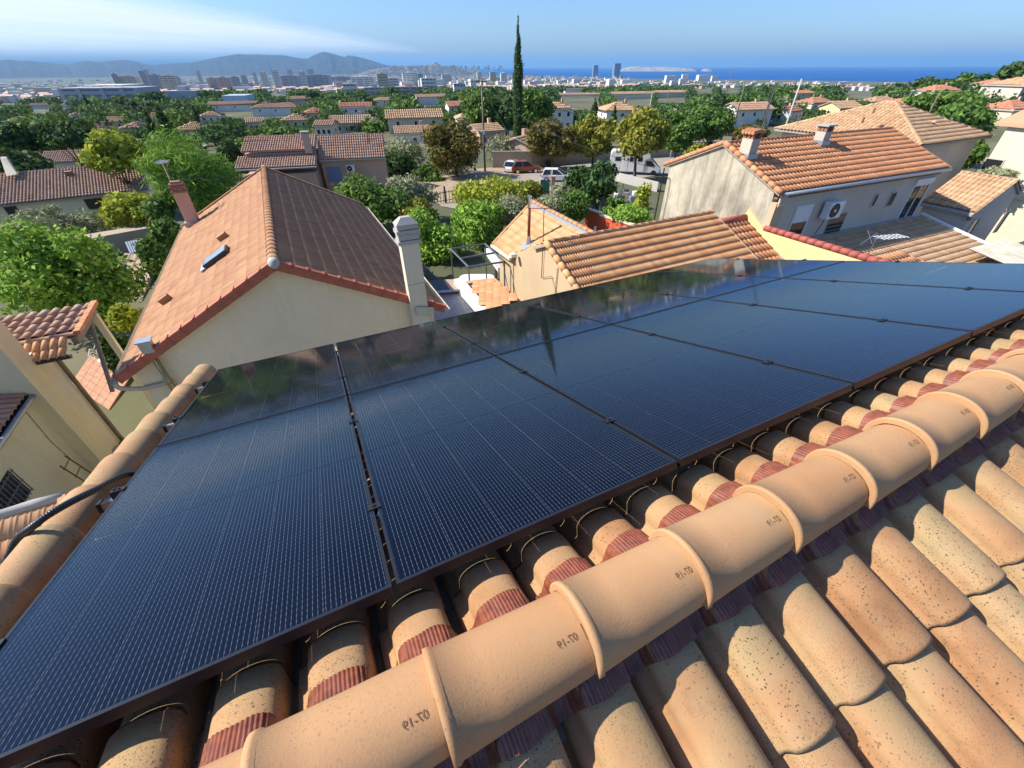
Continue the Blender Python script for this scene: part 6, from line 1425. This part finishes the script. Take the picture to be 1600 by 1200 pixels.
blocks = [(173, 181, 115.5, 1700, 'far_grey', 'dark stair tower at the left end of the beige slab', 40), (181, 212, 119, 1700, 'far_beige', 'beige slab block right of the dark stair tower, far left', 10),
(217, 223, 111, 2100, 'far_grey', 'left tower of the slim tower pair at far left', 10), (223, 230, 108, 2100, 'far_white', 'right and taller tower of the slim pair at far left', 10),
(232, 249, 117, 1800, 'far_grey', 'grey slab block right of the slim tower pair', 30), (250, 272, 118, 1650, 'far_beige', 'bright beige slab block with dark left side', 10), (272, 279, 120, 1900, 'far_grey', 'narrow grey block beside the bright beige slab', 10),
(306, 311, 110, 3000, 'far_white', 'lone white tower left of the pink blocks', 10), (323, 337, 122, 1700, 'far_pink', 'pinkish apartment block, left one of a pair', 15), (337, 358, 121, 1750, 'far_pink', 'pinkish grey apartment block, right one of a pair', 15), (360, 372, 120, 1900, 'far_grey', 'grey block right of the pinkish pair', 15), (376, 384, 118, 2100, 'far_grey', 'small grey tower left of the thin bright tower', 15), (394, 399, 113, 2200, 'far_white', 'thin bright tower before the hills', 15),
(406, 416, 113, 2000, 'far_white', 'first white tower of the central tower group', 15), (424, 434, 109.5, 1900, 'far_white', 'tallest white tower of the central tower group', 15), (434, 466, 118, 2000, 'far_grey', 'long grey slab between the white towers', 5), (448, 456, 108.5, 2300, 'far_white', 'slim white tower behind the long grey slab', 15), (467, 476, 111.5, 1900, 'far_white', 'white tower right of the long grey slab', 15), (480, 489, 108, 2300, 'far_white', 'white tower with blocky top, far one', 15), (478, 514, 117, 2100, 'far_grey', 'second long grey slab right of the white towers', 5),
(517, 548, 119.5, 2400, 'far_grey', 'low pale slab left of the wide white building', 5), (549, 585, 120, 1500, 'far_white', 'wide low white building below the mountain', 4), (589, 605, 115, 1100, 'far_beige', 'beige tower block with balconies near the centre', 12), (604, 622, 122, 1150, 'far_white', 'white stepped block right of the beige tower block', 12), (628, 652, 113.5, 1500, 'far_white', 'white ribbed block right of centre left', 15), (651, 660, 115, 1700, 'far_grey', 'end of the white ribbed block, shade painted grey', 15), (657, 680, 122, 850, 'far_white', 'white apartment block with dark balconies before the city', 18),  # the ribbed block's end is coloured grey as its shaded side
(536, 556, 130, 700, 'far_white', 'white house block above the orange gable roof', 12), (570, 600, 136, 620, 'far_grey', 'grey tiered apartment row in the trees', 8), (618, 660, 135, 640, 'far_pink', 'long low brown roofed building below the ribbed block', 8), (708, 726, 130, 620, 'far_white', 'white cubic block left of the utility pole', 12), (690, 705, 116, 1900, 'far_white', 'distant white block left of the utility pole top', 12), (745, 752, 112, 2400, 'far_white', 'white block on the skyline right of the basilica hill', 12), (765, 775, 112.5, 2400, 'far_beige', 'beige block on the skyline left of the cypress', 12), (782, 792, 114, 2100, 'far_white', 'white slab on the skyline touching the cypress', 12)]
for x0, x1, yt, r, m_, lb, az in blocks: block(x0, x1, yt, r, m_, lb, az)
block(118, 226, 136, 620, 'far_grey', 'long pale school building with flat tiers at the left', 8, 40, True, False)
block(150, 206, 132, 660, 'far_white', 'upper tier of the long pale school building', 8, 40, True, False)
block(266, 308, 141, 520, 'far_grey', 'grey flat hall right of the pale school', 12, 20, False, True)
block(355, 388, 148, 430, 'blue_roof', 'sports hall with pale blue roof', 12, 22, False, False, 'sports_hall')
block(927, 934.5, 102, 6300, 'far_blue', 'slim dark blue office tower against the sea', 10, 40, False, False, 'office_tower', 'tower')
block(959, 970, 99, 6000, 'far_blue', 'taller dark glass office tower against the sea', 20, 40, True, False, 'office_tower', 'tower')
for x0, x1, yt, r, lb in ((1040, 1058, 118, 2600, 'white terraced block below the island'), (1062, 1072, 123, 2000, 'white block at the foot of the island view'), (1066, 1076, 116, 4200, 'grey silo on the harbour front'), (1090, 1112, 117, 4200, 'long white ferry terminal on the harbour'), (1112, 1122, 118.5, 4100, 'white harbour shed right of the terminal'), (1048, 1054, 126, 1500, 'small white house in the trees below the harbour')): block(x0, x1, yt, r, 'far_white', lb, 8, None, False, False)

# scattered roofs and blocks of the city plain: too many and too far to tell apart
def city():
    rg = random.Random(77); b = {k: MB() for k in ('far_white', 'far_beige', 'far_pink', 'far_grey')}
    for i in range(2600):
        phi = rg.uniform(-46, 13 if rg.random() < .8 else 40); r = 1250*(7**rg.random()) if phi < 13 else 1700*(2.3**rg.random())
        if r > coast(phi)-250: continue
        x, y = r*math.sin(math.radians(phi)), r*math.cos(math.radians(phi)); z = ground(x, y)
        big = rg.random() < (.06 if r < 1800 else .2); w, d_, h = (rg.uniform(15, 45), rg.uniform(10, 16), rg.uniform(10, 24)) if big else (rg.uniform(9, 26), rg.uniform(8, 14), rg.uniform(5, 11))
        if phi > 13: h = min(h, 9)
        u, n = dirs(rg.uniform(0, 40)); k = rg.choices(list(b), (6, 3, 2, 2))[0]
        b[k].bx(V3(x, y, z+h/2-1), w, d_, h+2, u, n)
        if not big:
            for s in (1,): b['far_pink'].prism([V3(x, y, z+h)-u*w*.52-n*d_*.55, V3(x, y, z+h)-u*w*.52+n*d_*.55, V3(x, y, z+h+2)-u*w*.52], u*w*1.04)
    for i in range(420):                        # houses climbing the hill below the basilica
        px_ = rg.gauss(668, 45); py_ = rg.uniform(103, 116); R_ = 8200-(py_-100)*55; X = at_r(px_, py_, R_)
        b[rg.choice(['far_white', 'far_beige', 'far_pink'])].bx(X, rg.uniform(14, 34), 14, rg.uniform(10, 26))
    for k, q in b.items(): tag(q.build('far_city', M[k], org=(0, 0, 0)), 'pale far city of roofs and blocks spread over the plain', 'city', None, 'stuff')
city()

# ------------------------------------------------------------------ far trees
VAR = []
def far_variant(seed, mat, shape, n=520):
    if shape == 'round': cl = clumps_in((0, 0, .62), .42, .42, .34, 9, seed, .45)
    elif shape == 'pine': cl = clumps_in((0, 0, .70), .50, .50, .22, 9, seed, .42)
    else: cl = clumps_in((0, 0, .55), .30, .30, .45, 9, seed, .45)
    V, Fq = leaf_quads(cl, n, .062, seed, .7, .45); b = MB(); b.tube([(0, 0, -.15), (.01, 0, .35), (0, .02, .65)], [.035, .028, .012], 6)
    for q in cl[:4]: b.tube([(0, 0, .38), q[:3]], [.018, .008], 5)
    tv = np.array(b.v); tf = [f for f in b.f if len(f) == 4]; k = len(V)
    me = np_mesh('far_tree', np.concatenate([V, tv]), np.concatenate([Fq, np.array(tf)+k]), [M[mat], M['trunk']], False, [0]*len(Fq)+[1]*len(tf)); return me
for i, (m_, s) in enumerate((('leaf_mid', 'round'), ('leaf_dark', 'round'), ('leaf_pine', 'pine'), ('leaf_olive', 'round'), ('leaf_pine', 'pine'), ('leaf_mid', 'tall'), ('leaf_gold', 'round'), ('leaf_dark', 'pine'))): VAR.append((far_variant(300+i, m_, s), m_, s))
tlab = {'leaf_mid': 'green rounded tree among the scattered houses', 'leaf_dark': 'dark green tree among the scattered houses', 'leaf_pine': 'spreading umbrella pine among the scattered houses', 'leaf_olive': 'grey green tree among the scattered houses', 'leaf_gold': 'yellowing tree among the scattered houses'}
SEEN = set()
LM = [(556, 165, 'the orange gable roof'), (548, 185, 'the low cream house'), (646, 180, 'the long cream villa'), (672, 155, 'the white modern house'), (432, 166, 'the wide white house'), (462, 184, 'the small cream bungalow'), (869, 172, 'the white two storey house'), (967, 172, 'the white hip roofed house'), (988, 150, 'the long tan roof'), (1098, 145, 'the narrow yellow house'), (1140, 145, 'the red gabled house'), (1170, 172, 'the broad white gable'), (808, 128, 'the orange roof by the cypress'), (757, 200, 'the small pink house'), (1252, 147, 'the red hip roof'), (1276, 160, 'the orange hip roof'), (1232, 172, 'the dark pole'), (1318, 166, 'the boxy yellow house'), (1338, 142, 'the yellow house in the pines'), (1378, 156, 'the low white house'), (1426, 160, 'the long orange hip roof'), (1470, 142, 'the white villa in the wood'), (1556, 130, 'the villa near the right edge'), (1584, 165, 'the wide orange roof'), (88, 246, 'the brown roofed cream house'), (68, 166, 'the pale roof at far left'), (108, 166, 'the small white house at left'), (150, 200, 'the low brown roof'), (212, 196, 'the grey brown roof'), (303, 196, 'the tan bungalow'), (188, 186, 'the pale tan bungalow'), (368, 165, 'the long low white building'), (438, 142, 'the tan building under the towers'), (905, 148, 'the long low white hall'), (170, 145, 'the pale school'), (290, 145, 'the grey flat hall'), (371, 152, 'the blue roofed hall'), (590, 125, 'the beige tower block'), (668, 132, 'the white block with balconies'), (490, 235, 'the pink stepped roofs'), (266, 190, 'the pointed cypress'), (290, 260, 'the bright pine'), (758, 160, 'the tall utility pole'), (809, 100, 'the very tall cypress'), (1380, 190, 'the tan hip roof')]
KEEP = [(500, 760, 255, 330), (640, 730, 262, 320), (780, 1200, 236, 330), (840, 1010, 225, 330)]
def place_far_trees():
    rg = random.Random(5); made = 0; tries = 0
    while made < 230 and tries < 9000:
        tries += 1; phi = rg.uniform(-47, 47); r = 70*(9**(rg.random()**.8)); x, y = r*math.sin(math.radians(phi)), r*math.cos(math.radians(phi)); z = ground(x, y)
        h = rg.uniform(4.5, 10)*(1.25 if r > 200 else 1); k = rg.choices(range(8), (5, 5, 5, 2, 5, 2, 1, 4))[0]
        if VAR[k][1] == 'leaf_olive': h *= .65
        px0, pyb = pix(V3(x, y, z)); _, pyt = pix(V3(x, y, z+h)); hw = .42*h*F/(V3(x, y, z)@FW)
        bad = any(px0+hw*.8 > a and px0-hw*.8 < b_ and pyb > c+2 and pyt < d_ and r < rr+4 for a, b_, c, d_, rr in HB)
        bad = bad or any(a < px0 < b_ and c < pyb < d_ for a, b_, c, d_ in KEEP)
        if px0 > 1180 and pyb > 205: bad = True
        if r < 95 and not (px0 < 420 or px0 > 1180): bad = True
        if bad: continue
        me, m_, s = VAR[k]; o = bpy.data.objects.new({'pine': 'umbrella_pine', 'round': 'round_tree', 'tall': 'poplar_tree'}[s], me); C.objects.link(o)
        o.location = (x, y, z); o.rotation_euler = (0, 0, rg.uniform(0, 6.28)); o.scale = (h*rg.uniform(.9, 1.35), h*rg.uniform(.9, 1.35), h); ORG[o.name] = V3(x, y, z)
        what = {'pine': 'umbrella pine', 'round': 'round tree', 'tall': 'upright tree'}[s]; col = {'leaf_mid': 'green', 'leaf_dark': 'dark', 'leaf_pine': 'deep green', 'leaf_olive': 'grey green', 'leaf_gold': 'yellowing'}[m_]
        pm = (pyb+pyt)/2; size = 'tall' if h > 9 else ('small' if h < 6 else 'mid sized'); best = sorted(LM, key=lambda q: math.hypot(q[0]-px0, (q[1]-pm)*2.2)); done = False
        for q in best[:6]:
            dx, dy = px0-q[0], pm-q[1]; rels = [('left of', 'right of')[dx > 0], ('above', 'below')[dy > 0]]
            if abs(dy)*1.6 > abs(dx): rels.reverse()
            for rel in rels:
                for pre in ('', 'just ' if abs(dx)+abs(dy) < 25 else 'well '):
                    lb = size+' '+col+' '+what+' '+pre+rel+' '+q[2]
                    if lb not in SEEN: SEEN.add(lb); done = True; break
                if done: break
            if done: break
        tag(o, lb, 'tree', 'scattered trees of the valley'); made += 1
place_far_trees()
def far_wood():
    rg = np.random.default_rng(8); P = {'leaf_pine': [], 'leaf_dark': [], 'leaf_mid': []}
    for i in range(14500):
        phi = rg.uniform(-48, 48); r = 150*(20**rg.random()) if phi < 13 else 170*(16**rg.random())
        x, y = r*math.sin(math.radians(phi)), r*math.cos(math.radians(phi))
        if r > coast(phi)-300: continue
        if 700 < r and phi < 12 and rg.random() < .35: continue
        z = ground(x, y); h = rg.uniform(4.5, 9)*(1 if r < 500 else 1.25); ok = False
        for _ in range(3):
            px0, pyb = pix(V3(x, y, z)); _, pyt = pix(V3(x, y, z+h)); hw = .35*h*F/(V3(x, y, z)@FW)
            if not any(px0+hw > a and px0-hw < b_ and pyb > c and pyt < d_ and r < rr+6 for a, b_, c, d_, rr in HB): ok = True; break
            h *= .66
        if not ok: continue
        if px0 > 1180 and pyb > 200: continue
        P[('leaf_pine', 'leaf_dark', 'leaf_mid')[rg.choice(3, p=(.45, .3, .25))]].append((x, y, z, h, r))
    for m_, L_ in P.items():
        Vs = []; n_ = 0
        for i, (x, y, z, h, r) in enumerate(L_):
            n = 125 if r < 330 else (56 if r < 700 else (30 if r < 1500 else 14)); cl = [(x, y, z+h*.62, h*.5, h*.5, h*.34), (x+h*.25, y, z+h*.5, h*.35, h*.35, h*.3), (x-h*.25, y, z+h*.55, h*.33, h*.33, h*.3)]
            V, _ = leaf_quads(cl, n, h*(.072 if r < 330 else .12 if r < 700 else .17 if r < 1500 else .24), 1000+i, .75, .35); Vs.append(V)
        V = np.concatenate(Vs); tag(new_obj('far_wood', np_mesh('far_wood', V, np.arange(len(V)).reshape(-1, 4), M[m_])), 'dark green far woodland spreading to the city and sea', 'wood', None, 'stuff')
far_wood()
# clipped hedges before the cream villa
for k, (x, y, hw) in enumerate(((575, 196, 16), (612, 205, 22), (640, 212, 20), (675, 208, 16), (560, 206, 18), (690, 196, 14), (600, 193, 14))):
    P = Pg(x, y); d = P@FW; w = 2*hw*d/F
    cl = [(P[0]+w*(i/5-.5), P[1]+.3*math.sin(i), P[2]+.9, w*.14, 1.2, 1.1) for i in range(6)]
    V, Fq = leaf_quads(cl, 900, .22, 700+k, .7, .6)
    o = new_obj('clipped_hedge', np_mesh('clipped_hedge', V-P, Fq, M['leaf_mid' if k % 2 else 'leaf_dark']), None, P)
    tag(o, ('first', 'second', 'third', 'fourth', 'fifth', 'sixth', 'seventh')[k]+' clipped hedge of the tiers below the cream villa', 'hedge', 'tiered hedges')

# ------------------------------------------------------------------ hills, islands, basilica
def ridge(name, sil, R, depth, mat, seed, base=-125, wav=.18):
    rg = np.random.default_rng(seed); xs = np.arange(sil[0][0], sil[-1][0]+.1, 2.0); ys = np.interp(xs, [s[0] for s in sil], [s[1] for s in sil])
    rows = 15; V = []
    nz = [rg.normal(size=len(xs)) for _ in range(rows)]
    sm = lambda a, k: np.convolve(np.pad(a, k, 'edge'), np.ones(2*k+1)/(2*k+1), 'valid')
    gul = sm(rg.normal(size=len(xs)), 2)*2.2
    for j in range(rows):
        t = j/(rows-1); rr = R-depth*.65+depth*t
        prof = math.sin(math.pi*min(1, t/1.3)*.999)**.9 if t <= .65 else max(0, 1-(t-.65)/.35)
        prof = (t/.65)**1.15 if t <= .65 else max(0, 1-(t-.65)/.35)
        for i, x in enumerate(xs):
            top = at_r(x, ys[i], R); q = at_r(x, ys[i], rr); h = top[2]-base
            wob_ = h*wav*math.sin(math.pi*t/.65)*(sm(nz[j], 1)[i]*.35+gul[i]*.55) if t < .65 else 0
            V.append((q[0], q[1], base+h*prof+wob_))
    n = len(xs); Fq = [(j*n+i, j*n+i+1, (j+1)*n+i+1, (j+1)*n+i) for j in range(rows-1) for i in range(n-1)]
    o = new_obj(name, np_mesh(name, np.array(V), np.array(Fq), mat, True)); tag(o, kind='structure'); return o
def rock_mat(name, a, b_, sc):
    m, nt, bs = mk(name); v = coords(nt); L(nt, ramp(nt, noise(nt, v, sc, 7, .7), [(.38, a), (.62, b_)]), bs.inputs['Base Color']); bs.inputs['Roughness'].default_value = 1; return m
M['hill'] = rock_mat('hill', (.012, .018, .014), (.045, .047, .042), .004); M['isle'] = rock_mat('isle', (.16, .15, .12), (.46, .42, .36), .012); M['wooded_hill'] = rock_mat('wooded_hill', (.04, .045, .03), (.24, .21, .17), .02)
sil1 = [(-160, 97), (-60, 96), (0, 94), (15, 93), (30, 95), (44, 94), (60, 97), (75, 97.5), (88, 99), (104, 101), (120, 97), (135, 95), (152, 97), (168, 95), (180, 94), (197, 93.5), (212, 96), (225, 100), (240, 101.5), (255, 100), (275, 98), (300, 97.5), (322, 93), (345, 88), (360, 86), (371, 84), (385, 85), (400, 84.5), (422, 85.5), (445, 86), (458, 89), (470, 91), (480, 91.5), (488, 87), (498, 82.5), (505, 80.3), (514, 82), (528, 86), (538, 89), (544, 86), (552, 87), (565, 90), (580, 94), (592, 98), (604, 102), (622, 103.5), (650, 104)]
ridge('mountain_range', sil1, 15000, 5200, M['hill'], 3, wav=.07)
ridge('city_hill', [(540, 122), (575, 110), (610, 103.6), (640, 102), (660, 101.5), (670, 101), (677, 99.3), (684, 99.2), (690, 102), (705, 104.5), (740, 109), (775, 122)], 8200, 1500, M['wooded_hill'], 5)
def isle(name, sil, R, seed): ridge(name, sil, R, 900, M['isle'], seed, SEA-2, .10)
isle('island', [(968, 110), (974, 106), (984, 104), (994, 103.2), (1004, 104.2), (1016, 104), (1030, 104.6), (1044, 104.4), (1060, 105.6), (1072, 106.4), (1082, 107.2), (1088, 110)], 15500, 7)
isle('islet', [(1096, 109), (1101, 106.8), (1107, 107), (1112, 109)], 15500, 8)
bs0 = at_r(680.5, 99.5, 8150); ub, nb = dirs(15)
ba = thing('basilica', bs0, 'pale basilica with bell tower on the far hill', 'church')
part('nave', M['far_white'], ba, lambda b: b.bx(bs0+ZV*4, 60, 24, 22, ub, nb))
part('bell_tower', M['far_white'], ba, lambda b: (b.bx(bs0-ub*22+ZV*14, 15, 15, 42, ub, nb), b.tube([bs0-ub*22+ZV*34, bs0-ub*22+ZV*44], [6, 3], 8)))
part('dome', M['far_grey'], ba, lambda b: b.tube([bs0+ub*14+ZV*14, bs0+ub*14+ZV*22, bs0+ub*14+ZV*27], [9, 8, 1.5], 10))

# ------------------------------------------------------------------ cloud bank far to the left, above the air layer
def cloud():
    m, nt, bs = mk('cloud'); out = nt.nodes['Material Output']; nt.nodes.remove(bs)
    tc = N(nt, 'ShaderNodeTexCoord'); sx = N(nt, 'ShaderNodeSeparateXYZ'); L(nt, tc.outputs['Object'], sx.inputs[0])
    mp = N(nt, 'ShaderNodeMapping'); mp.inputs['Scale'].default_value = (.00006, .00002, .0001); L(nt, tc.outputs['Object'], mp.inputs[0])
    n1 = noise(nt, mp.outputs[0], 3.0, 7, .6); n2 = noise(nt, mp.outputs[0], 14, 6, .65)
    edge = mth(nt, 'ADD', sx.outputs[0], mth(nt, 'MULTIPLY', mth(nt, 'SUBTRACT', n2, .5), 3200.0))
    a = mth(nt, 'DIVIDE', mth(nt, 'MULTIPLY', mth(nt, 'ADD', edge, 11800.0), -1.0), 5200.0, clamp=True)
    a = mth(nt, 'MULTIPLY', a, mth(nt, 'MULTIPLY_ADD', n1, .5, .36, clamp=True), clamp=True)
    fade = mth(nt, 'SUBTRACT', 1.0, mth(nt, 'DIVIDE', mth(nt, 'SUBTRACT', sx.outputs[1], 42000.0), 60000.0, clamp=True), clamp=True)
    a = mth(nt, 'MULTIPLY', a, fade)
    tr = N(nt, 'ShaderNodeBsdfTransparent'); tl = N(nt, 'ShaderNodeBsdfTranslucent'); tl.inputs[0].default_value = (.66, .66, .66, 1)
    mx = N(nt, 'ShaderNodeMixShader'); L(nt, a, mx.inputs[0]); L(nt, tr.outputs[0], mx.inputs[1]); L(nt, tl.outputs[0], mx.inputs[2]); L(nt, mx.outputs[0], out.inputs[0])
    b = MB(); nx, ny = 24, 40
    for j in range(ny+1):
        for i in range(nx+1):
            x = -90000+i/nx*81000; y = -30000+j/ny*180000; b.v.append((x, y, 2050+60*math.sin(x*.0005)*math.sin(y*.0003)))
    b.f = [(j*(nx+1)+i, j*(nx+1)+i+1, (j+1)*(nx+1)+i+1, (j+1)*(nx+1)+i) for j in range(ny) for i in range(nx)]
    o = b.build('cloud', m, org=(0, 0, 0), smooth=True); tag(o, 'thin white cloud bank above the distant mountains', 'cloud', None, 'stuff')
cloud()
# ------------------------------------------------------------------ the air
m = bpy.data.materials.new('haze'); m.use_nodes = True; nt = m.node_tree; nt.nodes.remove(nt.nodes['Principled BSDF'])
pv = N(nt, 'ShaderNodeVolumePrincipled'); pv.inputs['Color'].default_value = (.28, .60, 1.0, 1); pv.inputs['Density'].default_value = 4.0e-5; pv.inputs['Anisotropy'].default_value = 0.1
L(nt, pv.outputs[0], nt.nodes['Material Output'].inputs['Volume'])
o = MB().bx(V3(0, 10000, (480-175)/2), 96000, 96000, 480+175).build('haze', m, org=(0, 0, 0)); tag(o, 'clear blue air fading the far hills', 'haze', None, 'stuff')
